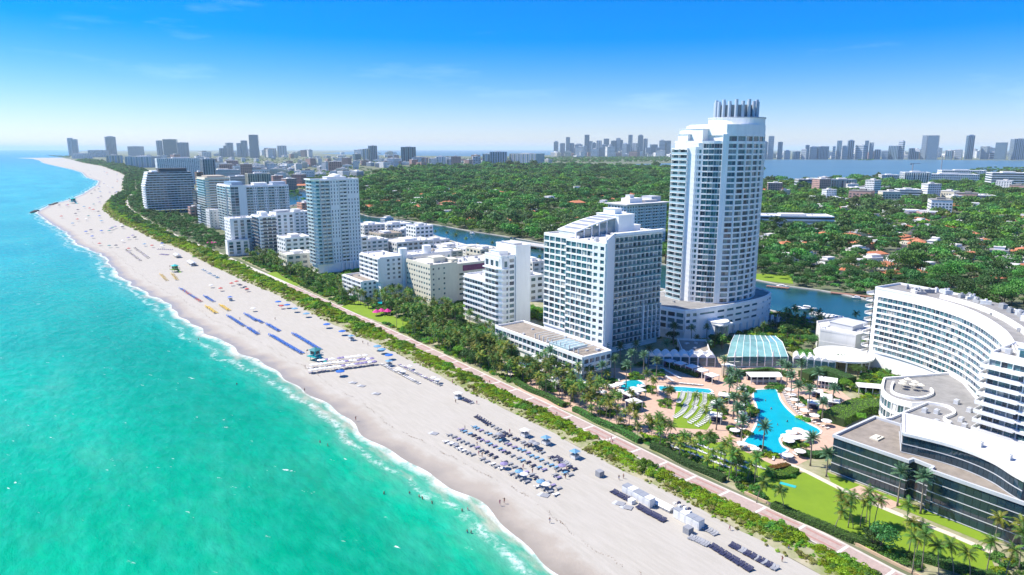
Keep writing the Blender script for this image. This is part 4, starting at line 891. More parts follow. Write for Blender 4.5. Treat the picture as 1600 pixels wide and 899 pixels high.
# pink palace by the bay
x, y = P(1208, 304); th = thing('palace', 'pink mansion with orange tiled roofs and square tower by the bay', 'mansion', (x, y, 0), .15)
b = MB(); b.box(-32, -10, 0, 32, 12, 10); b.box(-6, -4, 10, 8, 10, 19); b.build('wall', 'salmon', th)
for q in ((-32, -10, -8, 12, 10), (9, -10, 32, 12, 10)): b = MB(); b.gable(*q, 4, .8, hip=.8); b.build('roof', 'terracotta', th)
b = MB(); b.gable(-6, -4, 8, 10, 19, 4, 1, hip=.95); b.build('tower_roof', 'salmon', th)
for i in range(10): b = MB(); b.box(-30+i*6.2, -10.2, 3, -27+i*6.2, -9.9, 7); b.build('window', 'glass0', th)
# ------------------------------------------------------------------ far skylines
def tower(label, u, wpx, vt, vb, m='bluetower', style='bands', crown=0, name='skyscraper', cat='skyscraper', group=None, dk=.8):
    x, y = P(u, vb); wd = wpx*math.hypot(y, H)/F
    h = hgt(vt, y); g = {'bluetower': ['glass1', 'glass0'], 'tealtower': ['glass1', 'glass4'], 'greytower': ['glass3', 'glass1'], 'white': ['glass3', 'greytower'], 'offwhite': ['glass3', 'greytower'], 'cream': ['glass3', 'greytower'], 'palegrey': ['glass1', 'greytower'], 'salmon': ['glass3', 'greytower']}.get(m, ['glass1', 'glass0'])
    return block(label, u, vb, wpx, vt, wd*dk, nf=max(4, int(h/9)), nb=max(3, int(wd/14)), m=m, style=style, rz=random.uniform(-.5, .5), name=name, cat=cat, group=group, crown=crown, gm=g)
# South Pointe and the south end
for a in [('pale twin faced tower at the south tip of the beach', 112, 7, 216, 244, 'greytower', 'fins', 0), ('blue shaft joined to the pale tower at the south tip', 119, 6, 218, 244, 'bluetower', 'bands', 0), ('slender tapered tower with pointed crown near the south tip', 176, 13, 214, 244, 'bluetower', 'fins', 9),
  ('square dark block between the south tip towers and glass slab', 210, 18, 229, 244, 'greytower', 'bands', 0), ('narrow tower on the ocean side of the dark glass slab', 251, 8, 220, 246, 'greytower', 'fins', 0), ('wide dark glass slab tower far down the beach', 267, 19, 218, 246, 'tealtower', 'bands', 0),
  ('stepped glass tower on the inland side of the dark slab', 285, 13, 223, 246, 'bluetower', 'fins', 0), ('cream beach hotel with coloured bays far down the coast', 180, 22, 243, 258, 'cream', 'fins', 0), ('long white slab hotel with vertical fins far down the coast', 217, 40, 245, 262, 'offwhite', 'fins', 0),
  ('broad low white hotel near the south tip', 128, 26, 240, 248, 'offwhite', 'grid', 0), ('white low hotel mass between the south tip towers', 150, 22, 235, 246, 'palegrey', 'grid', 0)]:
    tower(a[0], a[1], a[2], a[3], a[4], a[5], a[6], a[7])
GB = 'bayside towers west of the south end'
for u, wp, vt, m, st_ in [(347, 7, 232, 'bluetower', 'fins'), (353.6, 6, 228, 'bluetower', 'bands'), (361, 9, 223.5, 'greytower', 'fins'), (374, 6, 224, 'greytower', 'bands'), (382, 8, 220, 'bluetower', 'fins'), (419, 9, 231.6, 'palegrey', 'fins'), (428, 9, 232, 'offwhite', 'fins'), (441.6, 13, 228, 'offwhite', 'fins')]:
    tower('%s %s apartment tower in the hazy bayside row' % ('slim' if wp < 7.5 else 'broad', {'bluetower': 'blue', 'greytower': 'grey', 'palegrey': 'pale grey', 'offwhite': 'white'}[m]), u, wp, vt, 246, m, st_, group=GB, name='bayside_tower', cat='tower')
for a in [('tall dark bayside tower, highest of the hazy row', 398, 13, 211, 247, 'bluetower', 'bands'), ('teal glass block beside the twin slabs', 560, 10, 241, 253, 'tealtower', 'bands'), ('beige slab, lower of the twin bayside slabs', 572, 10, 233, 253, 'cream', 'fins'), ('blue slab, taller of the twin bayside slabs', 584.5, 11, 228, 253, 'bluetower', 'fins'),
  ('dark green glass tower with cream corners beyond the forest', 637, 20, 230, 257, 'tealtower', 'fins'), ('white block at the foot of the dark green tower', 614, 18, 248, 258, 'white', 'grid'), ('pale block with balconies beside the dark green tower', 651, 16, 246, 258, 'palegrey', 'grid'), ('peach block beside the pale balconies block', 665, 10, 247, 258, 'salmon', 'fins'),
  ('cream block beside the peach one', 675, 10, 248, 258, 'cream', 'fins'), ('white stepped block beyond the forest', 688, 12, 245, 258, 'white', 'fins'), ('lilac grey block beyond the forest', 706, 16, 249, 259, 'palegrey', 'fins'), ('small grey tower left standing before the wide grey-green slab', 745, 12, 245, 260, 'palegrey', 'grid'),
  ('beige tower joined to the wide grey-green slab', 760, 12, 241, 260, 'cream', 'fins'), ('wide grey-green slab by the lagoon', 779, 26, 237.5, 260, 'greytower', 'fins'), ('wide cream and orange apartment slab by the lagoon', 816, 44, 240.5, 260, 'cream', 'fins'), ('thin white tower at the end of the orange slab', 837, 6, 246, 260, 'white', 'fins')]:
    tower(*a, name='bayside_tower', cat='tower')
GD = 'downtown skyline across the bay'
DT = [(868, 6, 222), (879, 7, 224), (887, 6, 214.6), (893, 6, 224), (904, 12, 226), (916.5, 7, 211), (914, 5, 228), (923, 5, 221), (928, 6, 224), (935, 7, 220), (947, 8, 217), (944, 7, 226), (954, 6, 227), (959.5, 8, 220), (965, 6, 216), (970, 6, 219), (975, 7, 225), (984, 6, 211), (981, 6, 226), (990, 9, 224), (1000, 8, 212), (1007, 5, 217), (1013, 8, 231), (1022, 10, 226), (1034, 9, 220), (1044, 7, 220), (899, 7, 232), (909, 6, 233), (939, 6, 231), (951, 7, 233), (995, 7, 230), (1028, 7, 231)]
for i, (u, wp, vt) in enumerate(DT): tower('%s %s skyscraper%s in the dense downtown cluster across the bay' % ('slim' if wp < 6.5 else 'broad', 'low' if vt > 225 else ('very tall' if vt < 216 else 'tall'), ' with roof crown' if i % 4 == 0 else ''), u, wp, vt, 244.2 if vt < 223 else 245, ['bluetower', 'greytower', 'greytower', 'bluetower', 'palegrey'][i % 5], ['bands', 'fins'][i % 2], 12 if i % 4 == 0 else 0, group=GD)
GM = 'spaced towers along the far bay shore'
MT = [(1194, 8, 222), (1203, 8, 213), (1218, 6, 222), (1255, 8, 233), (1260.5, 5, 227), (1270, 10, 230), (1286, 16, 229), (1302, 4, 229), (1309, 6, 220), (1319, 8, 228), (1328, 8, 220), (1341, 13, 227), (1352, 5, 220), (1359, 5, 223), (1394, 14, 228), (1405, 7, 221), (1424, 7, 232), (1441, 6.5, 212), (1481, 8, 236), (1496, 9, 234), (1514, 9, 212), (1535, 10, 229), (1370, 8, 234), (1382, 8, 236), (1430, 8, 237), (1230, 8, 236), (1245, 9, 237), (1550, 8, 238)]
for i, (u, wp, vt) in enumerate(MT): tower('%s %s tower%s standing apart on the far bay shore' % (['blue', 'grey', 'blue', 'pale'][i % 4], 'slim' if wp < 7 else 'broad', ' with roof crown' if i % 5 == 0 else ''), u, wp, vt, 249.3, ['bluetower', 'greytower', 'bluetower', 'palegrey'][i % 4], ['fins', 'bands'][i % 2], 8 if i % 5 == 0 else 0, group=GM)
for a in [('broad dark slab tower beside the slender one on the far bay shore', 1455, 14, 212, 250, 'bluetower', 'bands'), ('leaning-shadow blue block tower on the far bay shore', 1561, 14, 223, 250, 'bluetower', 'bands'), ('wide pale tower at the end of the far bay shore', 1591, 17, 217, 250, 'greytower', 'fins')]: tower(*a)
# small far buildings: ten kinds, many copies
def lowproto(k):
    r = random.Random(k); w_, d_, h_ = r.uniform(16, 34), r.uniform(14, 26), r.choice([7, 10, 13, 17, 22, 28]); m = r.choice(['white', 'white', 'offwhite', 'cream', 'palegrey', 'white', 'pink'])
    a = MB(); a.prism(rect(-w_/2, -d_/2, w_/2, d_/2), 0, h_); g = MB(); c = rect(-w_/2, -d_/2, w_/2, d_/2)
    for i in range(4):
        p, q = c[i], c[(i+1) % 4]; n = 6
        for f in range(max(1, int(h_/3.5))):
            for j in range(n):
                e = [(p[x]+(q[x]-p[x])*(j+.22)/n) for x in (0, 1)]; o2 = [(p[x]+(q[x]-p[x])*(j+.78)/n) for x in (0, 1)]; g.seg(e, o2, -.05, .1, f*3.5+1, f*3.5+2.6)
    rf = MB(); rf.box(-w_/2-.3, -d_/2-.3, h_, w_/2+.3, d_/2+.3, h_+.6); rf.box(-w_*.2, -d_*.2, h_+.6, w_*.1, d_*.2, h_+3)
    LOOK[k] = ('low' if h_ < 11 else 'tall' if h_ > 20 else 'mid height')+' '+{'white': 'white', 'offwhite': 'off white', 'cream': 'cream', 'palegrey': 'pale grey', 'pink': 'pink'}[m]
    return [('wall', a.mesh('wall', m)), ('windows', g.mesh('windows', 'glass0')), ('roof', rf.mesh('roof', r.choice(['roofwhite', 'roofwhite', 'roofgrey', 'white'])))]
LOOK = {}
LP = [lowproto(k) for k in range(12)]
def low(x, y, label, group, s=1.0, k=None):
    k = random.randrange(12); p = LP[k]; label = LOOK[k]+' '+label; group = LOOK[k]+' '+group; r = thing('town_building', label, 'building', (x, y, 0), random.uniform(0, 3.1), group); r.scale = (s, s, s)
    for nm, me in p:
        o = obj(nm, me, r)
        if nm == 'windows': o['kind'] = 'stuff'
R1 = random.Random(11)
OCC = []
FT = MB(); FTM = []
def lowstuff(x, y, s):
    r = random.uniform(0, 3.1); c, q = math.cos(r)*s, math.sin(r)*s
    for nm, me in LP[random.randrange(12)]:
        m = me.materials[0].name
        if m not in FTM: FTM.append(m)
        FT.add([(x+v.co.x*c-v.co.y*q, y+v.co.x*q+v.co.y*c, v.co.z*s) for v in me.vertices], [tuple(f.vertices) for f in me.polygons], FTM.index(m))
def fillrect(n, u0, u1, v0, v1, label, group, smin, smax, ok=None):
    c = 0
    for _ in range(n*6):
        if c >= n: break
        u, v = R1.uniform(u0, u1), R1.uniform(v0, v1)
        if ok and not ok(u, v): continue
        x, y = P(u, v); s_ = R1.uniform(smin, smax)
        if any(abs(x-a)+abs(y-b_) < 22*max(s_, c_) for a, b_, c_ in OCC): continue
        OCC.append((x, y, s_)); (lowstuff(x, y, s_) if label is None else low(x, y, label, group, s_)); c += 1
fillrect(160, 300, 620, 247, 278, 'flat roofed building in the town beyond the palms', 'low town buildings south of the creek', 1.1, 1.8, lambda u, v: not (560 < u < 660 and v > 263))
fillrect(40, 135, 320, 249, 262, 'beach town building behind the far dune trees', 'beach town buildings far down the coast', 1.3, 2.2, lambda u, v: u > 150+(v-249)*7)
fillrect(50, 320, 620, 240, 247, None, None, 2.2, 4.2)
fillrect(40, 560, 860, 252, 262, 'building at the far edge of the tree belt', 'buildings at the far edge of the trees', 1.2, 2.2)
fillrect(60, 1050, 1600, 244.5, 248.6, None, None, 2.4, 5.0)
fillrect(30, 860, 1050, 244.5, 247, None, None, 2.4, 4.5)
fillrect(16, 430, 480, 270, 300, 'small building near the creek mouth', 'small buildings near the creek mouth', .9, 1.2)
fillrect(24, 1200, 1600, 290, 335, 'small flat building among the trees near the hospital', 'small buildings near the hospital', .9, 1.3)

tag(FT.build('far_town', FTM, None, False, 'stuff'), 'hazy low buildings of the far towns lining the bay shores', 'town')
# ------------------------------------------------------------------ vegetation kit
leafmat('leaf_dark', (.024, .092, .024), (.085, .215, .05)); leafmat('leaf_mid', (.042, .145, .028), (.135, .31, .05)); leafmat('leaf_bright', (.08, .21, .016), (.20, .37, .034))
leafmat('leaf_olive', (.06, .125, .04), (.15, .25, .08)); leafmat('leaf_dune', (.17, .29, .01), (.37, .50, .03), .4); leafmat('leaf_scrub', (.24, .27, .06), (.42, .42, .13), .4)
leafmat('frond_green', (.042, .12, .018), (.12, .24, .04), .25); leafmat('frond_gold', (.12, .155, .016), (.30, .31, .04), .25); leafmat('frond_blue', (.06, .145, .075), (.15, .28, .15), .25)
mat('bark', (.16, .12, .085), .9, .25, 2.); mat('palm_bark', (.24, .20, .16), .9, .25, 3.); leafmat('leaf_orange', (.30, .14, .01), (.42, .24, .02))
def quadmesh(name, C, Nn, size, m, tone, r, asp=1.0):
    """one small leaf face per point"""
    n = len(C); up = r.normal(size=(n, 3)); a = np.cross(Nn, up); a /= np.linalg.norm(a, axis=1, keepdims=True)+1e-9; b = np.cross(Nn, a)
    s = (size*r.uniform(.6, 1.25, n))[:, None]; v = np.empty((n, 4, 3))
    v[:, 0] = C-a*s*.5*asp; v[:, 1] = C-b*s*.42; v[:, 2] = C+a*s*.5*asp+Nn*s*.1; v[:, 3] = C+b*s*.42
    me = bpy.data.meshes.new(name); me.vertices.add(n*4); me.vertices.foreach_set('co', v.astype(np.float32).ravel())
    me.loops.add(n*4); me.loops.foreach_set('vertex_index', np.arange(n*4, dtype=np.int32)); me.polygons.add(n); me.polygons.foreach_set('loop_start', np.arange(0, n*4, 4, dtype=np.int32))
    try: me.polygons.foreach_set('loop_total', np.full(n, 4, dtype=np.int32))
    except Exception: pass
    me.update(calc_edges=True); t = me.attributes.new('tone', 'FLOAT', 'FACE'); t.data.foreach_set('value', tone.astype(np.float32)); me.materials.append(M[m]); return me
def crown(name, seed, R, h, z0, ncl, nl, leaf, m, flat=.75, feather=0.):
    r = np.random.default_rng(seed); cs = []; rad = []
    for i in range(ncl):
        d = r.normal(size=3); d /= np.linalg.norm(d); d[2] = abs(d[2])*.9-.15 if r.random() < .8 else d[2]; k = r.uniform(.35, .82)
        cs.append((d[0]*R*k, d[1]*R*k, z0+h*.5+d[2]*h*.5*k)); rad.append(R*r.uniform(.26, .46))
    C = []; N_ = []; T = []
    for c, q in zip(cs, rad):
        n = max(8, int(nl*(q/R)**2/.13/ncl)); d = r.normal(size=(n, 3)); d[:, 2] = np.abs(d[:, 2])*.9-.25; d /= np.linalg.norm(d, axis=1, keepdims=True)
        k = r.uniform(.72, 1.08, (n, 1)); p = np.array(c)+d*q*k*np.array([1, 1, flat]); C.append(p)
        nn = d+r.normal(scale=.45, size=(n, 3)); N_.append(nn/np.linalg.norm(nn, axis=1, keepdims=True)); T.append(np.clip(r.uniform(0, 1)*.6+r.uniform(0, .5, n), 0, 1))
    return quadmesh(name, np.concatenate(C), np.concatenate(N_), leaf, m, np.concatenate(T), r)
def trunk_mesh(h, r0, limbs, seed, m='bark'):
    q = random.Random(seed); b = MB(); b.tube([(0, 0, -.1), (.1, 0, h*.5), (q.uniform(-.3, .3), .1, h)], [r0, r0*.75, r0*.5], 7)
    for i in range(limbs): a = q.uniform(0, 6.3); l = h*q.uniform(.5, .9); b.tube([(0, 0, h*.6), (math.cos(a)*l*.4, math.sin(a)*l*.4, h*.95), (math.cos(a)*l*.8, math.sin(a)*l*.8, h*1.35)], [r0*.45, r0*.3, r0*.12], 5)
    return b.mesh('trunk', m, True)
# (crown mesh, trunk mesh) by kind; near versions carry finer leaves
TREE = [(crown('crown', 1, 5.2, 6.5, 2.6, 16, 1500, .55, 'leaf_dark'), trunk_mesh(4, .32, 4, 1)), (crown('crown', 2, 6.4, 5.6, 3.0, 18, 1700, .6, 'leaf_mid'), trunk_mesh(4, .36, 5, 2)),
        (crown('crown', 3, 4.4, 5.0, 2.4, 13, 1200, .5, 'leaf_bright'), trunk_mesh(3.4, .28, 4, 3)), (crown('crown', 4, 3.8, 11.5, 2.6, 18, 1700, .5, 'leaf_olive', .95), trunk_mesh(7, .3, 5, 4)),
        (crown('crown', 5, 5.6, 7.2, 2.8, 20, 1700, .55, 'leaf_mid'), trunk_mesh(4.4, .34, 5, 5)), (crown('crown', 6, 4.8, 6.0, 2.4, 12, 1300, .55, 'leaf_dark'), trunk_mesh(3.8, .3, 4, 6))]
TFAR = [crown('crown', 20+i, [5.4, 6.6, 4.8, 4.4, 5.8, 5.0][i], [7, 6, 5.6, 9.5, 7.4, 6.2][i], 1.0, 13, 360, 1.15, ['leaf_dark', 'leaf_mid', 'leaf_bright', 'leaf_olive', 'leaf_mid', 'leaf_dark'][i]) for i in range(6)]
BUSH = [crown('shrub', 40+i, 1.5, 1.7, -.3, 8, 420, .30, ['leaf_dune', 'leaf_dune', 'leaf_mid', 'leaf_scrub', 'leaf_bright'][i], .7) for i in range(5)]
def frond(L_, seed, m, stiff=.5, width=.62, nst=13):
    """one feather leaf: arched rib along +x with leaflets both sides"""
    q = random.Random(seed); b = MB(); pts = []
    for i in range(nst+1):
        k = i/nst; pts.append(Vector((L_*k*(1-.14*k*k), 0, L_*(.34*k-(1.0-stiff)*1.05*k*k))))
    for i in range(nst):
        p, n_ = pts[i], pts[i+1]; w_ = .05*(1-k*.6); b.add([tuple(p+Vector((0, -w_, .01))), tuple(p+Vector((0, w_, .01))), tuple(n_+Vector((0, w_*.8, .01))), tuple(n_+Vector((0, -w_*.8, .01)))], [(0, 3, 2, 1)])
        if i < 1: continue
        k = i/nst; ll = width*(math.sin(math.pi*min(1, k*1.05+.08))**.6)*q.uniform(.85, 1.1)+.12; d = (n_-p).normalized()
        for sg in (-1, 1):
            tip = p+d*ll*.62+Vector((0, sg*ll, -ll*.42*q.uniform(.4, 1.3))); bs = d*.17
            b.add([tuple(p-bs*.6), tuple(p+bs*.9), tuple(tip+d*.03), tuple(tip-d*.03)], [(0, 1, 2, 3) if sg > 0 else (3, 2, 1, 0)])
    me = b.mesh('frond', m); t = me.attributes.new('tone', 'FLOAT', 'FACE'); t.data.foreach_set('value', [min(1, max(0, q.gauss(.45, .25))) for _ in me.polygons]); return me
FR = {'c': [frond(3.7, i, 'frond_green', .42) for i in range(3)]+[frond(3.4, 9, 'frond_gold', .36)], 'g': [frond(3.5, 20+i, 'frond_gold', .38) for i in range(2)]+[frond(3.6, 23, 'frond_green', .42)], 'd': [frond(3.9, 30+i, 'frond_blue', .62, .5, 15) for i in range(3)]}
def frond_xf(kind, i, n, r):
    a = i*2.39996+r.uniform(-.15, .15); k = i/n
    el = (1.05-1.75*k) if kind != 'd' else (1.25-1.75*k); return a, el
def palm_crown(kind, n, seed):
    r = random.Random(seed); bm = []; vs_ = []; fs = []; ton = []; mi = []; mats = []
    for i in range(n):
        a, el = frond_xf(kind, i, n, r); me = FR[kind][i % len(FR[kind])]; X = Matrix.Rotation(a, 4, 'Z') @ Matrix.Rotation(-el, 4, 'Y') @ Matrix.Scale(r.uniform(.85, 1.08), 4); k = len(vs_)
        vs_ += [tuple(X @ v.co) for v in me.vertices]; fs += [tuple(j+k for j in p.vertices) for p in me.polygons]; ton += [d.value for d in me.attributes['tone'].data]
        nm = me.materials[0].name
        if nm not in mats: mats.append(nm)
        mi += [mats.index(nm)]*len(me.polygons)
    b = MB(); b.v = vs_; b.f = fs; b.m = mi; me = b.mesh('crown', mats); t = me.attributes.new('tone', 'FLOAT', 'FACE'); t.data.foreach_set('value', ton); return me
def palm_trunk(h, lean, r0, seed, curve=.6):
    q = random.Random(seed); n = 7; pts = []; rd = []
    for i in range(n+1): k = i/n; pts.append((lean*k**1.6*h, curve*math.sin(k*2.2)*lean*h*.3, h*k-.1 if i == 0 else h*k)); rd.append(r0*(1.35 if i == 0 else 1-.35*k))
    b = MB(); b.tube(pts, rd, 7); return b.mesh('trunk', 'palm_bark', True), pts[-1]
PV = {k: [] for k in 'cgd'}
for k, hs_, r0, n in (('c', (9.5, 8.2, 11.0, 7.0), .15, 19), ('g', (7.4, 8.8, 6.4, 9.4), .14, 18), ('d', (10.5, 9.4, 11.6, 8.4), .27, 30)):
    for i, h_ in enumerate(hs_):
        tm, tp = palm_trunk(h_, (0.02 if k == 'd' else [.10, .22, .05, .16][i]), r0, i); PV[k].append((tm, tp, palm_crown(k, n, i*7+3), n))
PALMN = {'c': ('coconut_palm', 'palm tree'), 'g': ('coconut_palm', 'palm tree'), 'd': ('date_palm', 'palm tree')}
def palm(x, y, kind, label, group=None, s=1.0, fine=False, z=0., r=random):
    vi = r.randrange(4); tm, tp, cm, n = PV[kind][vi]; ad = {'c': ['', 'leaning ', 'tall ', 'short '], 'g': ['golden ', 'leaning golden ', 'short golden ', 'tall golden '], 'd': ['', '', 'tall ', 'short ']}[kind][vi]
    if group and ad: label = ad+label; group = ad+group
    t = thing(PALMN[kind][0], label, 'palm tree', (x, y, z), r.uniform(0, 6.28), group); t.scale = (s, s, s*r.uniform(.9, 1.12)); obj('trunk', tm, t)
    if fine:
        q = random.Random(int(x*7+y)); 
        for i in range(n):
            a, el = frond_xf(kind, i, n, q); o = obj('frond', FR[kind][i % len(FR[kind])], t); o.location = tp; o.rotation_euler = (Matrix.Rotation(a, 4, 'Z') @ Matrix.Rotation(-el, 4, 'Y')).to_euler(); k = q.uniform(.85, 1.08); o.scale = (k, k, k)
    else: o = obj('crown', cm, t); o.location = tp; o.rotation_euler = (0, 0, r.uniform(0, 6))
    return t
def palm_joined(kind, i):
    tm, tp, cm, n = PV[kind][i]; b = MB(); mats = [m.name for m in cm.materials]+['palm_bark']; b.v = [tuple(v.co) for v in tm.vertices]; b.f = [tuple(q.vertices) for q in tm.polygons]; b.m = [len(mats)-1]*len(b.f); k = len(b.v); ton = [.5]*len(b.f)
    b.v += [tuple(v.co+Vector(tp)) for v in cm.vertices]; b.f += [tuple(j+k for j in q.vertices) for q in cm.polygons]; b.m += [q.material_index for q in cm.polygons]; ton += [d.value for d in cm.attributes['tone'].data]
    me = b.mesh('palm', mats); t = me.attributes.new('tone', 'FLOAT', 'FACE'); t.data.foreach_set('value', ton); return me
PSTUFF = []
def tree(x, y, k, label, group=None, s=1.0, name='broadleaf_tree', r=random):
    t = thing(name, label, 'tree', (x, y, 0), r.uniform(0, 6.28), group); t.scale = (s, s, s*r.uniform(.85, 1.15)); obj('trunk', TREE[k][1], t); obj('crown', TREE[k][0], t); return t
def scatter(name, label, cat, pts, meshes, idx, scl):
    """ground cover that nobody could count: one object, its plants instanced on points"""
    me = bpy.data.meshes.new(name); me.vertices.add(len(pts)); me.vertices.foreach_set('co', np.array(pts, dtype=np.float32).ravel())
    for nm, ty, d in (('idx', 'INT', idx), ('scl', 'FLOAT', scl)): a = me.attributes.new(nm, ty, 'POINT'); a.data.foreach_set('value', d)
    g = bpy.data.node_groups.new(name, 'GeometryNodeTree'); g.interface.new_socket('Geometry', in_out='INPUT', socket_type='NodeSocketGeometry'); g.interface.new_socket('Geometry', in_out='OUTPUT', socket_type='NodeSocketGeometry')
    N = g.nodes.new; K = g.links.new; gi, go = N('NodeGroupInput'), N('NodeGroupOutput'); jn = N('GeometryNodeJoinGeometry')
    srcs = []
    for m in meshes:
        o = bpy.data.objects.new('plant_source', m); oi = N('GeometryNodeObjectInfo'); oi.inputs['Object'].default_value = o; oi.inputs['As Instance'].default_value = True; srcs.append(oi)
    for oi in srcs[::-1]: K(oi.outputs['Geometry'], jn.inputs[0])
    ins = N('GeometryNodeInstanceOnPoints'); ins.inputs['Pick Instance'].default_value = True
    at1 = N('GeometryNodeInputNamedAttribute'); at1.data_type = 'INT'; at1.inputs['Name'].default_value = 'idx'; at2 = N('GeometryNodeInputNamedAttribute'); at2.data_type = 'FLOAT'; at2.inputs['Name'].default_value = 'scl'
    rv = N('FunctionNodeRandomValue'); rv.data_type = 'FLOAT_VECTOR'; rv.inputs[0].default_value = (0, 0, 0); rv.inputs[1].default_value = (.12, .12, 6.283)
    K(gi.outputs[0], ins.inputs['Points']); K(jn.outputs[0], ins.inputs['Instance']); K(at1.outputs['Attribute'], ins.inputs['Instance Index']); K(at2.outputs['Attribute'], ins.inputs['Scale']); K(rv.outputs[0], ins.inputs['Rotation']); K(ins.outputs[0], go.inputs[0])
    o = obj(name, me, None, 'stuff'); md = o.modifiers.new('plants', 'NODES'); md.node_group = g; tag(o, label, cat); return o
# ------------------------------------------------------------------ houses of the island
def house(u, v, kind, label, s=1.0, rz=None, group=None):
    x, y = P(u, v); r = random.Random(int(u*13+v)); t = thing('house', label, 'house', (x, y, 0), r.uniform(-.5, .5)+ROT if rz is None else rz, group); t.scale = (s, s, s); OCC.append((x, y, .7*s)); HOUSES.append((x, y-4, 11.5*s))
    w_, d_ = r.uniform(9, 13), r.uniform(6, 8); h_ = r.choice([4, 6.5, 6.5]); wm = {'t': 'cream', 'o': 'salmon', 'b': 'tan'}.get(kind, 'white'); rm = {'t': 'terracotta', 'o': 'terracotta', 'b': 'brown'}.get(kind, 'roofwhite')
    b = MB(); b.box(-w_, -d_, -.1, w_, d_, h_)
    if kind in 'tob': b.box(-w_*.9, d_, -.1, -w_*.2, d_*1.8, h_*.75)
    else: b.box(-w_*.4, -d_*.6, h_, w_*.7, d_*.6, h_+3)
    b.build('wall', wm, t)
    if kind in 'tob':
        b = MB(); b.gable(-w_, -d_, w_, d_, h_, 2.8, .8, hip=.7); rf0 = b.build('roof', rm, t); b = MB(); b.gable(-w_*.9, d_, -w_*.2, d_*1.8, h_*.75, 2.0, .5, hip=.6); b.build('roof', rm, t)
        b = MB(); b.box(w_*.3, 1, h_+1, w_*.3+1.1, 2.1, h_+4.2); b.build('chimney', wm, rf0)
    else:
        b = MB(); b.box(-w_-.5, -d_-.5, h_, w_+.5, d_+.5, h_+.5); b.build('roof', r.choice(['roofwhite', 'roofgrey', 'roofwhite']), t); b = MB(); b.box(-w_*.4-.4, -d_*.6-.4, h_+3, w_*.7+.4, d_*.6+.4, h_+3.4); b.build('roof', rm, t)
    n = 4
    for i in range(n):
        b = MB(); x0 = -w_+(i+.3)*2*w_/n; b.box(x0, -d_-.12, 1, x0+2*w_/n*.45, -d_+.02, 2.7); b.build('window', 'glass0', t)
        b = MB(); y0 = -d_+(i+.3)*2*d_/n; b.box(-w_-.12, y0, 1, -w_+.02, y0+2*d_/n*.45, 2.7); b.build('window', 'glass0', t)
    return t
HOUSES = []
HN = {'w': ('white flat roofed house', 'white flat roofed houses among the trees'), 't': ('terracotta roofed house', 'terracotta roofed houses among the trees'), 'o': ('salmon house with orange tiled roof', 'orange roofed houses among the trees'), 'b': ('brown roofed house', 'brown roofed houses among the trees')}
HL = [(810,274,'w'),(997,270,'w'),(896,270,'w'),(797,293,'w'),(843,293,'o'),(873,298,'o'),(827,306,'w'),(857,318,'w'),(835,319,'w'),(901,323,'o'),(954,327,'o'),(803,342,'t'),(790,351,'t'),(896,345,'t'),(727,347,'o'),(707,340,'o'),(943,335,'w'),(745,326,'w'),(862,363,'w'),(572,329,'o'),(650,330,'o'),(728,346,'t'),(670,316,'o'),(700,294,'o'),(588,287,'w'),(604,289,'w'),(574,297,'w'),(472,293,'t'),(678,323,'w'),(618,306,'w'),
 (1242,302,'t'),(1196,329,'w'),(1292,369,'t'),(1300,383,'w'),(1218,367,'w'),(1267,361,'w'),(1311,355,'w'),(1325,376,'o'),(1347,389,'o'),(1339,397,'w'),(1410,376,'o'),(1435,387,'o'),(1425,382,'t'),(1460,384,'w'),(1465,398,'w'),(1446,406,'b'),(1485,375,'t'),(1449,356,'w'),(1358,368,'t'),(1556,364,'o'),(1577,364,'w'),(1540,361,'w'),(1518,329,'w'),(1567,345,'w'),(1597,346,'o'),(1534,389,'t'),(1597,400,'t'),(1292,415,'w'),(1330,428,'t'),(1394,436,'t'),(1427,432,'t'),(1380,419,'t'),(1548,443,'t'),(1505,420,'t'),(1580,425,'w'),(1226,385,'t'),(1250,398,'w'),(1560,400,'w'),(1520,372,'t'),(1385,350,'w'),(1330,345,'t'),(1500,350,'w'),(1478,362,'o'),(1210,350,'t'),(1366,405,'t'),(1405,410,'w'),(760,300,'w'),(720,310,'o'),(780,310,'w'),(900,300,'w'),(930,310,'o'),(640,300,'w'),(610,322,'o'),(690,308,'w'),(760,335,'w'),(830,335,'t'),(870,340,'o'),(905,352,'w'),(1020,285,'w'),(985,310,'o')]
UNI = {(954,327): 'large orange tiled villa beside the scalloped balconies', (1292,415): 'wide modern house with pale flat roof by the creek bank', (1330,428): 'bright terracotta villa near the creek bank opposite the round tower', (1446,406): 'broad brown roofed villa below the large white modern house', (1460,384): 'large white modern house next to orange tiled roofs', (1292,369): 'red roofed house behind the parking garage trees'}
for u, v, k in HL:
    nm, gr = HN[k]; lab = UNI.get((u, v))
    side = 'across the creek from the round tower' if u > 1150 else ('behind the low white blocks')
    house(u, v, k, lab or '%s in the trees %s' % (nm, side), (.78 if v > 330 else 1.15)*random.Random(u).uniform(.85, 1.2), group=None if lab else gr+(' right of the tower' if u > 1150 else ' behind the white blocks'))
RH = random.Random(91)
for _ in range(260):
    u, v = RH.uniform(1195, 1600) if RH.random() < .6 else RH.uniform(580, 1030), RH.uniform(296, 428)
    if v > 345+(u-600)*.09+ (40 if u < 1040 else 0)-40 and u < 1040: continue
    if u > 1195 and v > 425: continue
    x, y = P(u, v)
    if any(abs(x-a)+abs(y-b) < 26 for a, b, c in HOUSES) or any(abs(x-a)+abs(y-b) < 34*c for a, b, c in OCC): continue
    k = RH.choice('wwwtow'); nm, gr = HN[k]; side = 'across the creek from the round tower' if u > 1150 else ('behind the low white blocks')
    house(u, v, k, '%s in the trees %s' % (nm, side), (.72 if v > 330 else 1.0)*RH.uniform(.8, 1.15), group=gr+(' right of the tower' if u > 1150 else ' behind the white blocks'))
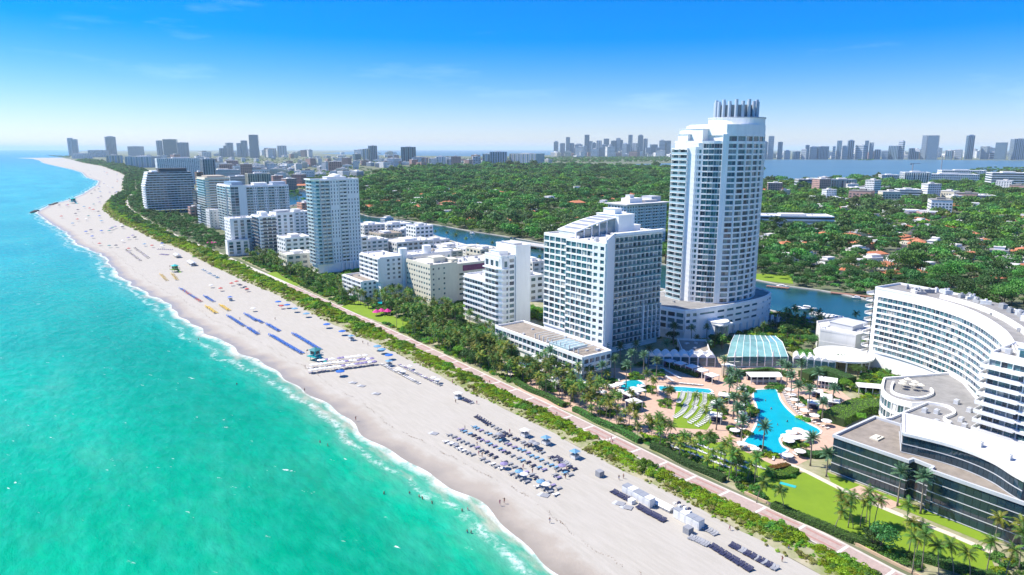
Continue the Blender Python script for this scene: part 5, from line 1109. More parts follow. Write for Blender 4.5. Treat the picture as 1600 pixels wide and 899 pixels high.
# residential streets
STREETS = [[(1205, 398), (1330, 372), (1420, 352), (1520, 338)], [(1240, 418), (1400, 396), (1600, 372)], [(1350, 440), (1400, 400), (1430, 360), (1440, 330)], [(600, 318), (760, 330), (900, 338)], [(640, 296), (800, 304), (960, 316)], [(1190, 322), (1300, 318), (1400, 320)]]
STW = []
for l in STREETS:
    q = [P(*k) for k in l]; mb = MB(); mb.strip(q, -4, 4, -.02, .05); struct('street', mb, 'asphalt'); STW += resample(q, 90)
# ------------------------------------------------------------------ trees behind the creek
LAWNS = [pxpoly(l) for l in ([(868, 287), (900, 288), (897, 293), (872, 293)], [(915, 280), (1000, 284), (1010, 288), (930, 286)], [(960, 294), (1000, 292), (1010, 297), (975, 300)], [(1172, 440), (1178, 427), (1237, 427), (1242, 446)])]
ISLE = pxpoly(CU[2:]+[(1700, 262), (1640, 281), (1530, 276), (1480, 279), (1400, 284), (1300, 284), (1250, 287), (1200, 288), (1150, 283), (1120, 276), (1040, 265), (870, 262.5), (760, 262), (700, 264), (640, 266), (600, 272), (560, 290), (520, 310)])
MIDOBS = [(o.location.x, o.location.y, 26) for o in col.objects if o.parent is None and o.type == 'EMPTY' and o.get('category') == 'building' and 800 < o.location.y < 3200]
TP = []
y = 430.
R2 = random.Random(5)
def blocked(x, y, pad=0):
    if any((x-a)**2+(y-b)**2 < (c+pad)**2 for a, b, c in HOUSES): return True
    if any((x-a)**2+(y-b)**2 < (c+pad)**2 for a, b, c in MIDOBS): return True
    if y < 1800 and any((x-a)**2+(y-b)**2 < 30 for a, b in STW): return True
    return any(inside((x, y), l) for l in LAWNS)
while y < 4300:
    g = 9.6+(y-430)*.0048; x0, x1 = -900 if y > 900 else -250, y*.82+60; x = x0
    while x < x1:
        px, py = x+R2.uniform(-.45, .45)*g, y+R2.uniform(-.45, .45)*g; x += g
        if not inside((px, py), ISLE): continue
        if py < 3600 and blocked(px, py): continue
        if R2.random() < .05 or (math.sin(px*.021+py*.006)+math.sin(py*.017-px*.009+2) > 1.72): continue
        TP.append((px, py, g/8.6*R2.choice([R2.uniform(.4, .75), R2.uniform(.7, 1.05), R2.uniform(.95, 1.3), R2.uniform(1.2, 1.75) if R2.random() < .4 else R2.uniform(.5, .9)])))
    y += g*.95
TP.sort(key=lambda p: p[0]**2+p[1]**2)
def kindof(x, y, r):
    q = math.sin(x*.011+1)+math.sin(y*.009-x*.004)
    return r.choice([3, 3, 2, 4, 1]) if q > 1.0 else (r.choice([0, 5, 0, 4]) if q < -.5 else r.choice([0, 1, 2, 4, 5, 1]))
TK = ['dark round crowned tree', 'wide spreading green tree', 'small bright green tree', 'tall feathery olive green tree', 'dense mid green tree', 'dark dense tree']
for px, py, s_ in TP[:190]:
    k = kindof(px, py, R2); tree(px, py, k, TK[k]+' standing among the houses across the creek', TK[k]+'s across the creek', s_, r=R2)
rest = TP[190:]
scatter('tree_belt', 'dense green tree belt filling the island beyond the creek', 'trees', [(a, b, -.4) for a, b, c in rest], TFAR, [kindof(a, b, R2) for a, b, c in rest], [c*1.02 for a, b, c in rest])
# other far greenery: far islands in the bay, the dune woods down the coast, gaps of the far town
FP = []
def fillpx(n, poly, smin, smax):
    q = pxpoly(poly); xs = [p[0] for p in q]; ys = [p[1] for p in q]; c = 0
    for _ in range(n*8):
        if c >= n: break
        a, b = R2.uniform(min(xs), max(xs)), R2.uniform(min(ys), max(ys))
        if inside((a, b), q): FP.append((a, b, R2.uniform(smin, smax))); c += 1
fillpx(900, [(830, 256), (1050, 254), (1050, 246.5), (880, 246.5), (836, 249)], 1.6, 2.8); fillpx(160, [(1500, 271), (1640, 274), (1640, 264), (1540, 264)], 1.2, 2.0); fillpx(40, [(1184, 267), (1196, 267), (1194, 264), (1186, 264)], .9, 1.3)
fillpx(30, [(1340, 251.5), (1368, 251.5), (1366, 250.6), (1342, 250.6)], 1.2, 1.8); fillpx(500, [(300, 262), (620, 262), (640, 246), (330, 246)], 1.0, 1.9); fillpx(420, [(420, 300), (490, 318), (560, 290), (600, 270), (440, 270)], .8, 1.3); fillpx(300, [(330, 274), (560, 262), (590, 268), (560, 285), (420, 300)], .8, 1.4)
fillpx(260, [(90, 246), (108, 247.5), (112, 244.4), (76, 243.6)], 1.2, 1.8); fillpx(500, [(640, 262), (860, 261), (860, 247), (640, 250)], 1.2, 2.0); fillpx(350, [(1150, 288), (1600, 284), (1600, 320), (1190, 330)], .8, 1.3)
fillpx(150, [(1178, 434), (1240, 446), (1358, 467), (1500, 498), (1560, 505), (1560, 470), (1400, 440), (1240, 418)], .6, 1.1); fillpx(90, [(570, 336), (700, 353), (830, 375), (900, 388), (900, 378), (700, 344), (570, 328)], .6, 1.1)
scatter('far_trees', 'hazy far greenery on the bay islands and between the far towns', 'trees', [(a, b, -.3) for a, b, c in FP if not inside((a, b), BAY) or True], TFAR, [kindof(a, b, R2) for a, b, c in FP], [c for a, b, c in FP])
# woods behind the dune from the blue apartments to the south tip
WP = []
s = 560.
while s < 6500:
    g = 6.0+(s-560)*.0035; t0, t1 = TD(s)+(9 if s > 1300 else 17), (48 if s < 1300 else TD(s)+110); t = t0
    while t < t1:
        a, b = s+R2.uniform(-.5, .5)*g, t+R2.uniform(-.5, .5)*g; t += g
        if abs(b-TB(a)) < 4: continue
        if 660 < a < 830 and b > 34 or 990 < a < 1180 and b > 24: continue
        WP.append((*XY(a, b), g/6*R2.uniform(.45, .8)))
    s += g
scatter('dune_woods', 'dark palm and sea grape woods behind the far dune', 'trees', [(a, b, -.4) for a, b, c in WP], TFAR+[PV['c'][1][2]], [R2.choice([0, 5, 0, 1, 5, 3, 6]) for _ in WP], [c for a, b, c in WP])
# dune shrubs
DP = []; di = []; dsz = []; GAPS = [-17, 57, 141, 210, 283, 372, 468]
s = -240.
while s < 1500:
    g = 1.0 if s < 160 else (1.7 if s < 420 else 2.8); t = TD(s)+.2
    while t < TB(s)-3.6:
        a, b = s+R2.uniform(-.6, .6)*g, t+R2.uniform(-.5, .5)*g; t += g*.92
        if any(abs(a+(b+9)*.35-k) < 1.7 for k in GAPS): continue
        e = (b-TD(a))/(TB(a)-3.6-TD(a)); dens = .5+.9*min(1, e*2.6)
        dens *= .62+.7*math.sin(a*.16+1.3*math.sin(a*.05))*.5+.25*math.sin(a*.43+b)
        if R2.random() > dens: continue
        big = math.sin(a*.11)+math.sin(a*.29+2) > .7 and e > .35; k = R2.choice([4, 0, 0, 4, 2]) if big else (3 if e < .28 and R2.random() < .6 else R2.choice([0, 0, 1, 1, 4]))
        zz = [.0, .5, 1.0, .5, .0][min(4, int(e*4.2))]*.7; DP.append((*XY(a, b), zz-.1)); di.append(k); dsz.append(g/1.05*R2.uniform(.55, 1.0)*(1.45 if big else 1)*(.6 if e < .2 else 1))
    s += g
scatter('dune_shrubs', 'bright green sea grape and grass shrubs covering the dune', 'shrubs', DP, BUSH, di, dsz)
# ------------------------------------------------------------------ hedges
def leafbox(path, wd, h, n, leaf, m, seed=1, name='hedge'):
    r = np.random.default_rng(seed); q = resample(path, 60); C = []; N_ = []
    for _ in range(n):
        i = r.integers(0, 60); k = r.random(); a, b = q[i], q[i+1]; dx, dy = b[0]-a[0], b[1]-a[1]; l = math.hypot(dx, dy) or 1; nx, ny = dy/l, -dx/l; f = r.random()
        if f < .5: o = r.uniform(-1, 1); z = 1.; nn = (0, 0, 1)
        else: o = r.choice([-1, 1]); z = r.random(); nn = (nx*o, ny*o, .2)
        C.append((a[0]+dx*k+nx*o*wd/2, a[1]+dy*k+ny*o*wd/2, z*h+r.normal()*.05)); N_.append(nn)
    N_ = np.array(N_)+r.normal(scale=.4, size=(n, 3)); N_ /= np.linalg.norm(N_, axis=1, keepdims=True)
    return quadmesh(name, np.array(C), N_, leaf, m, r.random(n), r)
def hedge(px, wd, h, n, m, label, leaf=.28, px_=True):
    path = [P(*p) for p in px] if px_ else px; t = thing('hedge', label, 'hedge', (0, 0, 0)); obj('foliage', leafbox(path, wd, h, n, leaf, m), t); b = MB(); b.strip(path, -wd/2+.12, wd/2-.12, 0, h-.12); b.build('twigs', 'hedge_core', t)
mat('hedge_core', (.03, .06, .012), .95, .3, 2.)
hedge([(1207, 793), (1240, 808), (1290, 828), (1330, 846), (1380, 862)], 2.6, 1.7, 5200, 'leaf_mid', 'long clipped green hedge between the lawn and the beach walk')
hedge([(1430, 872), (1490, 890), (1560, 912)], 2.6, 1.7, 2600, 'leaf_mid', 'clipped hedge below the coconut palms at the lawn end')
hedge(smooth([(1205, 743), (1217, 746), (1232, 742), (1242, 736)], 4), 3.0, 1.3, 2400, 'leaf_bright', 'curved bright clipped hedge at the pool end of the lawn')
hedge(smooth([(1203, 737), (1215, 735), (1232, 731)], 4), 2.4, 1.5, 1100, 'leaf_orange', 'orange and yellow shrub bed inside the curved hedge')
for a, b in ((-62, -30), (-27, 10), (14, 50)): hedge([XY(s, TB(s)+6.2+math.sin(s*.3)*.4) for s in np.arange(a, b, 3.)], 2.2, 1.9, 3600, 'leaf_dark' if a < -30 else 'leaf_mid', {-62: 'dark hedge under the palms beside the stepped lawn rows', -27: 'leafy hedge between the beach walk and the cabana garden', 14: 'leafy hedge between the beach walk and the parasol terrace'}[a], px_=False)
hedge([(1010, 560), (1040, 572), (1090, 590)], 1.6, 2.0, 1500, 'leaf_mid', 'hedge behind the row of white cabanas')
hedge([(1150, 588), (1200, 582), (1235, 590)], 2.2, 2.4, 1900, 'leaf_mid', 'hedge in front of the green glass conservatory')
hedge([(1300, 662), (1340, 642), (1375, 640)], 9, 3.2, 4200, 'leaf_bright', 'thick green shrubbery mass below the grey lobby roofs', .4)
hedge([(1255, 592), (1290, 585), (1330, 600)], 6, 3.0, 2800, 'leaf_dark', 'thick dark shrubbery beside the scalloped arcade', .4)
hedge([(1245, 708), (1270, 714), (1300, 712)], 3.2, 1.4, 1700, 'leaf_dark', 'palmetto bed at the end of the big pool', .4)
# ------------------------------------------------------------------ palms and garden trees
FC = [(1303,832,'c'),(1312,812,'g'),(1320,810,'c'),(1325,825,'c'),(1333,827,'g'),(1344,823,'g'),(1353,818,'c'),(1366,821,'c'),(1358,826,'c'),(1417,822,'c'),(1420,862,'g'),(1431,867,'c'),(1425,897,'c'),(1440,892,'c'),(1467,901,'c'),(1490,899,'c'),(1515,905,'c'),(1540,900,'c'),(1553,850,'g'),(1577,862,'g'),(1570,905,'c'),(1592,890,'c'),(1182,786,'c'),(1225,800,'c')]
for i, (u, v, k) in enumerate(FC):
    x, y = P(u, v); palm(x, y, k, 'coconut palm standing at the hedge edge of the big lawn' if u > 1290 else 'slender coconut palm beside the beach walk ramp', 'coconut palms around the big lawn' if u > 1290 else 'coconut palms by the ramp', .82 if u < 1400 else .88, True)
for i, (u, v) in enumerate([(1402,791),(1438,803)]): x, y = P(u, v); palm(x, y, 'd', 'date palm standing against the dark glass building', 'date palms at the dark glass building', .95, True)
DPM = [(1191,711),(1151,680),(1157,699),(1163,652),(1119,672),(1141,606),(1150,622),(1158,640),(1145,655),(1228,612),(1235,625),(1246,641),(1262,650),(1284,658),(1266,728),(1291,745),(1220,596),(1250,602),(1275,622),(1300,640),(1130,590),(1138,630)]
for i, (u, v) in enumerate(DPM):
    x, y = P(u, v); palm(x, y, 'd', 'tall date palm on the paved island side of the big pool' if (u, v) == (1191, 711) else 'date palm with blue green crown beside the big pool', None if (u, v) == (1191, 711) else 'date palms around the big pool', .92, True)
for u, v in [(945,570),(969,566),(992,568),(1013,575),(927,583),(905,590),(960,590),(985,585),(1005,590),(1025,597),(1040,560),(1052,540),(1085,528),(1130,520),(1160,512),(940,600),(978,605)]:
    x, y = P(u, v); palm(x, y, 'd', 'date palm in the row at the foot of the grid hotel', 'date palms at the grid hotel', .85)
R3 = random.Random(21)
def grove(n, s0, s1, t0, t1, kinds, label, group, smin=.75, smax=1.0, trees=0, mind=2.4, tk=(0, 2, 5)):
    pts = []; c = 0
    for _ in range(n*20):
        if c >= n: break
        a, b = R3.uniform(s0, s1), R3.uniform(t0, t1); x, y = XY(a, b)
        if any((x-p)**2+(y-q)**2 < mind**2 for p, q in pts) or any(inside((x, y), l) for l in (POOL, POOL2, POOL3, POOL4)): continue
        pts.append((x, y)); c += 1
        if c <= trees: k = R3.choice(tk); tree(x, y, k, TK[k]+' '+label, TK[k]+'s '+group, R3.uniform(.5, .85), r=R3)
        elif s0 >= 232: PSTUFF.append((x, y, R3.uniform(smin, smax)))
        else: palm(x, y, R3.choice(kinds), 'coconut palm '+label, 'coconut palms '+group, R3.uniform(smin, smax), r=R3)
grove(46, -72, 0, 6.5, 17, 'ccg', 'in the strip between the beach walk and the pool gardens', 'along the pool gardens', .65, .85, 2)
grove(62, 0, 58, 6.5, 22, 'ccg', 'in the thick strip beside the parasol terrace', 'beside the parasol terrace', .7, .9, 8)
grove(26, 30, 100, 23, 29.5, 'cdg', 'planted along the foot of the podium terrace', 'at the podium foot', .7, .95, 3)
grove(34, 0, 52, 18, 46, 'cg', 'among the white parasols of the terrace', 'among the terrace parasols', .65, .85)
grove(52, 58, 112, 6, 24, 'ggc', 'in the gold green clump below the podium terrace', 'in the clump below the podium', .75, .95, 7)
grove(78, 100, 170, 7, 44, 'c', 'in the dark grove below the rounded balcony end', 'in the grove below the balcony end', .8, 1.05, 26, 3.0, (0, 5, 2, 0))
grove(76, 150, 232, 14, 48, 'c', 'in the grove in front of the cream hotel', 'in front of the cream hotel', .8, 1.05, 12, 3.0, (0, 2, 5))
grove(60, 232, 350, 8, 30, 'cg', 'in the gardens before the slim residential tower', 'before the slim tower', .75, 1.0, 20, 3.2, (0, 2, 5, 4))
grove(80, 350, 475, 8, 26, 'c', 'in the gardens before the dark balcony rails', 'before the dark balcony rails', .75, 1.0, 26, 3.4, (0, 2, 5, 4))
grove(10, -40, -4, 38, 56, 'gc', 'on the lawn rows beside the big pool', 'on the lawn rows', .7, .9, 2)
grove(14, 24, 60, 108, 128, 'dc', 'between the round tower and the arcade', 'between tower and arcade', .7, .9, 4)
# street palms along the creek
for i, p in enumerate(resample(offset([P(*q) for q in CL], -7), 60)):
    if i % 2 == 0 or 8 < i < 26: PSTUFF.append((p[0]+R3.uniform(-2, 2), p[1]+R3.uniform(-2, 2), R3.uniform(.8, 1.0)))
for i in range(46):
    a, b = R3.uniform(-30, 45), R3.uniform(150, 215)
    if not any(inside(XY(a, b), [XY(*q) for q in l]) for l in ([(-25, 156), (8, 156), (8, 196), (-25, 196)], [(-36, 132), (-10, 132), (-10, 160), (-36, 160)], [(40, 112), (95, 112), (95, 206), (40, 206)])): PSTUFF.append((*XY(a, b), R3.uniform(.7, .95)))
scatter('far_palms', 'dark green coconut palms crowding the far gardens and the creek road', 'palm trees', [(a, b, 0.) for a, b, c in PSTUFF], [palm_joined('c', i) for i in range(4)], [R3.randrange(4) for _ in PSTUFF], [c for a, b, c in PSTUFF])
for u, v, k, s_ in [(1240,560,2,.9),(1255,570,4,.8),(1290,560,2,.8),(1310,575,5,.8),(1320,610,2,.7),(1270,545,0,.8),(1230,530,0,.9),(1215,545,5,.7),(1340,590,1,.6),(1345,660,2,.55),(1230,505,0,.7),(1190,535,5,.6),(1160,540,0,.6),(1095,545,0,.6),(1060,555,5,.5),(1330,540,2,.6)]:
    x, y = P(u, v); tree(x, y, k, TK[k]+' in the drive between the conservatory and the creek road', 'garden trees of the resort drive', s_, r=R3)
x, y = P(1375, 862); tree(x, y, 0, 'big round sea grape tree beside the pink beach walk', None, .85, 'sea_grape_tree')
x, y = P(1362, 857); tree(x, y, 5, 'smaller sea grape joined to the big round one by the walk', None, .7, 'sea_grape_tree')

# ------------------------------------------------------------------ garden understory
STRIPE = pxpoly([(1030, 570), (1120, 570), (1130, 640), (1110, 680), (1045, 672), (1050, 615)])
FOOT = [(36,90,45,110),(29,100,26,50),(40,95,112,206),(114,162,46,84),(194,235,46,128),(226,276,18,96),(350,382,32,86),(472,530,-6,64)]
NOG = [DECK, pxpoly(LAWN)]+[pxpoly(l) for l in ([(775, 545), (800, 540), (812, 556), (816, 585), (796, 590), (782, 570)], [(1060, 700), (1130, 690), (1215, 730), (1190, 745), (1120, 735)], [(530, 480), (560, 470), (640, 505), (625, 515)], [(415, 428), (432, 424), (445, 434), (470, 445), (450, 450)], [(583, 474), (596, 471), (602, 478), (588, 480)], [(812, 562), (832, 560), (836, 570), (820, 574), (812, 570)])]
BIGF = [[XY(s, t) for s, t in l] for l in ([(-14, 92), (10, 92), (34, 70), (40, 86), (30, 150), (-4, 154), (-34, 140), (-30, 120)], [(-25, 156), (8, 156), (8, 196), (-25, 196)], [(-36, 132), (-10, 132), (-10, 160), (-36, 160)], [(-58, 60), (-58, 160), (-190, 160), (-190, 33), (-76, 33)], [(-190, 31), (-190, 36), (-62, 36), (-62, 26), (-100, 28)])]
UP_ = []; ui = []; us = []
for s0, s1, t0, t1, g in ((-62, 480, 7, 52, 1.55), (-62, 120, 52, 150, 1.9), (-40, 60, 150, 215, 2.2), (-190, -62, 5.6, 36, 1.6), (100, 480, 52, 100, 2.6)):
    s = s0
    while s < s1:
        t = t0
        while t < t1:
            a, b = s+R3.uniform(-.5, .5)*g, t+R3.uniform(-.5, .5)*g; t += g
            if any(f[0] < a < f[1] and f[2] < b < f[3] for f in FOOT): continue
            q = XY(a, b)
            if inside(q, DECK) and not (t0 < 60 and math.sin(a*.37+b*.11)+math.sin(b*.43-a*.19+1) > .75 and not any(inside(q, l) for l in (POOL, POOL2, POOL3, POOL4, STRIPE))): continue
            if any(inside(q, l) for l in NOG[1:]) or any(inside(q, l) for l in BIGF): continue
            if math.sin(a*.13+b*.21)+math.sin(a*.31-b*.17) < -1.1 or R3.random() < .1: continue
            UP_.append((*q, -.15)); ui.append(R3.choice([2, 2, 4, 0, 2, 5])); us.append(g/1.5*R3.uniform(.55, 1.15)*(1.35 if a > 100 else 1))
        s += g
scatter('garden_understory', 'green understory shrubs filling the hotel gardens under the palms', 'shrubs', UP_, BUSH+[crown('shrub', 60, 1.5, 1.8, -.3, 8, 420, .32, 'leaf_dark', .7)], ui, us)
# ------------------------------------------------------------------ beach and pool furniture
for nm, c in (('navy', (.02, .025, .07)), ('cl_grey', (.27, .28, .30)), ('cl_white', (.76, .75, .73)), ('cl_blue', (.012, .12, .48)), ('cl_yellow', (.72, .47, .02)), ('cl_red', (.50, .06, .05)), ('cl_sky', (.13, .30, .46)), ('cl_lilac', (.24, .20, .36)), ('frame_white', (.7, .7, .68)), ('frame_wood', (.25, .17, .11)), ('aqua', (.02, .42, .42)), ('lime', (.25, .42, .06)), ('magenta', (.60, .02, .25)), ('cl_teal', (.04, .22, .24)), ('skin_a', (.42, .24, .16)), ('skin_b', (.20, .10, .06)), ('orange', (.65, .20, .03))): mat(nm, c, .75, .08, 1.5)
def lounger_parts(m, fr='frame_white', hood=False):
    f = MB()
    for sx in (-.3, .3):
        f.box(sx-.03, -1.0, .22, sx+.03, 1.0, .28)
        for sy in (-.85, .75): f.box(sx-.03, sy-.03, 0, sx+.03, sy+.03, .22)
    a = MB(); a.box(-.35, -1.0, .285, .35, .35, .40)
    b = MB(); b.add([(-.35, .36, .29), (.35, .36, .29), (.35, 1.0, .72), (-.35, 1.0, .72), (-.35, .30, .40), (.35, .30, .40), (.35, .94, .84), (-.35, .94, .84)], [(3, 2, 1, 0), (4, 5, 6, 7), (0, 1, 5, 4), (1, 2, 6, 5), (2, 3, 7, 6), (3, 0, 4, 7)])
    p = [('frame', f.mesh('frame', fr)), ('mattress', a.mesh('mattress', m)), ('backrest', b.mesh('backrest', m))]
    if hood:
        h = MB(); v = []; fc = []
        for i in range(7): t = math.pi*i/6; v += [(-.42, .75-.5*math.cos(t)*.9, .45+.85*math.sin(t)), (.42, .75-.5*math.cos(t)*.9, .45+.85*math.sin(t))]
        for i in range(6): fc.append((2*i, 2*i+1, 2*i+3, 2*i+2))
        h.add(v, fc); p.append(('hood', h.mesh('hood', m)))
    return p
LK = {k: lounger_parts(*a) for k, a in {'navy': ('navy', 'frame_wood'), 'grey': ('cl_grey', 'frame_white'), 'white': ('cl_white', 'frame_white'), 'blue': ('cl_blue', 'frame_white', True), 'yellow': ('cl_yellow', 'frame_white', True), 'red': ('cl_red', 'frame_white', True), 'sky': ('cl_sky', 'frame_white'), 'lilac': ('cl_lilac', 'frame_white')}.items()}
FARL = {}
def lounger(x, y, kind, rz, label, group, s=1.0):
    t = thing('hooded_lounger' if 'hooded' in label else ('pool_lounger' if any(k in label for k in ('pool', 'lawn', 'terrace')) else 'sun_lounger'), label, 'lounger', (x, y, .01), rz, group); t.scale = (s, s, s)
    for nm, me in LK[kind]: obj(nm, me, t)
UM = {}
def umb_mesh(m, r=1.35, h=2.3):
    if (m, r) not in UM:
        a = MB(); a.cyl(0, 0, 0, h, .04, .03, 5); b = MB(); n = 8; v = [(r*math.cos(2*math.pi*i/n), r*math.sin(2*math.pi*i/n), h-.5) for i in range(n)]+[(r*1.0*math.cos(2*math.pi*i/n), r*math.sin(2*math.pi*i/n), h-.66) for i in range(n)]+[(0, 0, h+.05)]
        b.add(v, [(i, (i+1) % n, 2*n) for i in range(n)]+[(n+i, n+(i+1) % n, (i+1) % n, i) for i in range(n)]); UM[(m, r)] = (a.mesh('pole', 'frame_white'), b.mesh('canopy', m))
    return UM[(m, r)]
def umbrella(x, y, m, label, group, r=1.35, h=2.3, s=1.0):
    p, c = umb_mesh(m, r, h); t = thing('beach_umbrella' if r < 1.6 else 'parasol', label, 'umbrella', (x, y, 0), random.uniform(0, 1), group); t.scale = (s, s, s); obj('pole', p, t); obj('canopy', c, t)
R4 = random.Random(31)
def lrow(p0, p1, n, kinds, label, group, rz=None, umb=None, uprob=0, ulabel=None, jit=.12, skipp=0., s=1.0, z=0):
    a, b = Vector(P(*p0)), Vector(P(*p1))
    for i in range(n):
        p = a.lerp(b, i/max(1, n-1)); k = R4.choice(kinds)
        if R4.random() < skipp: continue
        lounger(p.x+R4.uniform(-jit, jit), p.y+R4.uniform(-jit, jit), k, (ROT+math.pi/2 if rz is None else rz)+R4.uniform(-.12, .12), label, group, s)
        if umb and R4.random() < uprob: umbrella(p.x+R4.uniform(.6, .9), p.y+R4.uniform(.3, .7), R4.choice(umb), ulabel, 'umbrellas: '+ulabel[:32])
SEA = ROT+math.pi/2*1.0
# rows of navy and grey loungers by the white sheds
lrow((957,769),(987,785),10,['navy'],'navy lounger in the short row before the long white shed','navy row before the long shed',-1.57+ROT)
lrow((997,793),(1037,815),14,['navy'],'navy lounger in the row between the two white sheds','navy row between the sheds',-1.57+ROT)
lrow((1112,855),(1172,892),16,['navy'],'navy lounger in the seaward row past the grey crate stack','navy row past the crate stack',-1.57+ROT)
lrow((1142,853),(1212,890),18,['grey','navy'],'grey lounger in the dune side row past the white shed','grey row on the dune side',-1.57+ROT)
lrow((1079,841),(1105,853),8,['grey'],'grey bare lounger stacked beside the crate stack','grey loungers by the crate stack',-1.57+ROT)
lrow((1087,818),(1118,836),9,['grey'],'grey bare lounger in line behind the second white shed','grey loungers behind the second shed',-1.57+ROT)
# the busy lounger field
rows = [((697,692),(868,775)),((703,681),(872,765)),((720,673),(882,753)),((740,668),(890,744)),((757,661),(897,735))]
for i, (a, b) in enumerate(rows):
    lrow(a, b, 23, [['white', 'grey'], ['grey', 'lilac', 'navy'], ['navy', 'lilac', 'sky', 'grey'], ['grey', 'sky', 'lilac'], ['grey', 'navy']][i], ['white and grey lounger in the seaward row of the busy field', 'lounger with towels in the second row of the busy field', 'mixed colour lounger in the middle row of the busy field', 'lounger in the fourth row of the busy field', 'grey lounger in the dune side row of the busy field'][i], 'busy lounger field row %s' % ['one', 'two', 'three', 'four', 'five'][i],
         None, ['cl_lilac', 'cl_grey', 'cl_sky', 'navy', 'cl_white', 'cl_lilac'], [.08, .06, .12, .12, .12][i], 'small beach umbrella standing over a lounger in the busy field', .35, .06, 1.2)
# blue and yellow rows
for a, b, n, k in [((283,452),(314,472),14,['blue', 'blue', 'red']),((321,464),(334,472),7,['blue']),((358,495),(381,510),11,['blue']),((385,492),(401,502),9,['blue']),((403,501),(410,505),4,['blue']),((388,513),(403,523),8,['blue']),((419,508),(436,518),10,['blue']),((424,525),(472,553),24,['blue']),((460,523),(500,547),20,['blue'])]:
    lrow(a, b, n, k, 'royal blue hooded lounger in the rows on the open sand' if len(k) == 1 else 'hooded lounger in the mixed blue and red row', 'blue hooded rows' if len(k) == 1 else 'blue and red hooded row', s=1.25, jit=.1)
for a, b, n in [((324,480),(338,490),9),((346,478),(358,486),8),((252,430),(261,439),6),((270,429),(277,438),6)]:
    lrow(a, b, n, ['yellow'], 'yellow hooded lounger in a short row' if a[0] > 300 else 'yellow hooded lounger near the green lifeguard hut', 'yellow rows on the open sand' if a[0] > 300 else 'yellow rows near the green hut', s=1.3)
lrow((596,570),(654,600),22,['white','white','grey'],'white lounger in the seaward row below the blue tents','white row below the blue tents',umb=['cl_white'],uprob=.15,ulabel='white umbrella over the rows below the blue tents')
lrow((624,571),(688,603),22,['white','lilac','grey'],'white lounger in the dune side row below the blue tents','dune side row below the blue tents',umb=['cl_white'],uprob=.15,ulabel='white umbrella over the rows below the blue tents')
for i, (a, b) in enumerate([((484,584),(582,571)),((486,576),(578,566)),((497,569),(568,561))]):
    lrow(a, b, 15, ['white', 'lilac'], 'white lounger under the crowded umbrellas beside the turquoise lifeguard tower', 'umbrella crowd loungers', None, ['cl_white', 'cl_white', 'cl_white', 'cl_lilac'], .9, 'white umbrella in the crowd beside the turquoise lifeguard tower', .6)
# far rows, too small to pick apart
far_rows = []
for a, b, n, k, lab in [((196,391),(219,408),12,['navy','lilac'],'dark lounger in the far slanting rows'),((210,388),(232,404),12,['navy','lilac'],'dark lounger in the far slanting rows'),((246,390),(268,391),8,['lilac'],'purple lounger in the far block of mats'),((250,398),(262,399),8,['lilac'],'purple lounger in the far block of mats'),((316,422),(340,435),14,['sky','white'],'pale blue lounger in the row at the dune foot')]:
    far_rows.append((a, b, n, k))
fv = MB(); fm = ['navy', 'cl_lilac', 'cl_sky', 'cl_white']
for a, b, n, k in far_rows:
    a, b = Vector(P(*a)), Vector(P(*b))
    for i in range(n):
        q = a.lerp(b, i/(n-1)); mi = fm.index({'navy': 'navy', 'lilac': 'cl_lilac', 'sky': 'cl_sky', 'white': 'cl_white'}[R4.choice(k)]); fv.cbox(q.x+R4.uniform(-.4, .4), q.y+R4.uniform(-.4, .4), .2, 2.0, .9, .2, ROT, mi); fv.cbox(q.x+.9, q.y+.6, .4, .5, .9, .5, ROT, mi)
tag(fv.build('far_loungers', fm, None, False, 'stuff'), 'rows of tiny dark and pale loungers far up the beach', 'loungers')
CC = ['cl_red', 'cl_white', 'cl_sky', 'navy', 'cl_lilac', 'cl_blue', 'cl_teal']
for i in range(64):
    v = R4.uniform(262, 400); k = (v-262)/138
    s0 = ST(150, v)[0]; s0 = max(300, min(4200, s0)); t0 = R4.uniform(TW(s0)+14, TD(s0)-4); x, y = XY(s0, t0)
    umbrella(x, y, R4.choice(CC), 'tiny coloured beach umbrella on the far curve of the beach', 'umbrellas on the far curve', 1.35, 2.3, 1.3+.9*(1-k))
for (u, v) in [(370,444),(362,447),(376,450),(383,453),(386,456),(345,455),(330,450),(440,483),(396,487)]:
    x, y = P(u, v); umbrella(x, y, R4.choice(['cl_red', 'cl_white', 'navy', 'cl_red']), 'red or white umbrella in the loose group near the dune', 'loose umbrellas near the dune', 1.35, 2.3, 1.2)
for (u, v) in [(435,477),(449,482),(461,488),(479,496),(511,513),(535,524),(597,553),(608,562),(590,548),(532,588)]:
    x, y = P(u, v); umbrella(x, y, R4.choice(['cl_blue', 'cl_sky', 'cl_blue']), 'blue umbrella in the line along the dune', 'blue umbrellas along the dune', 1.8, 2.6, 1.15)
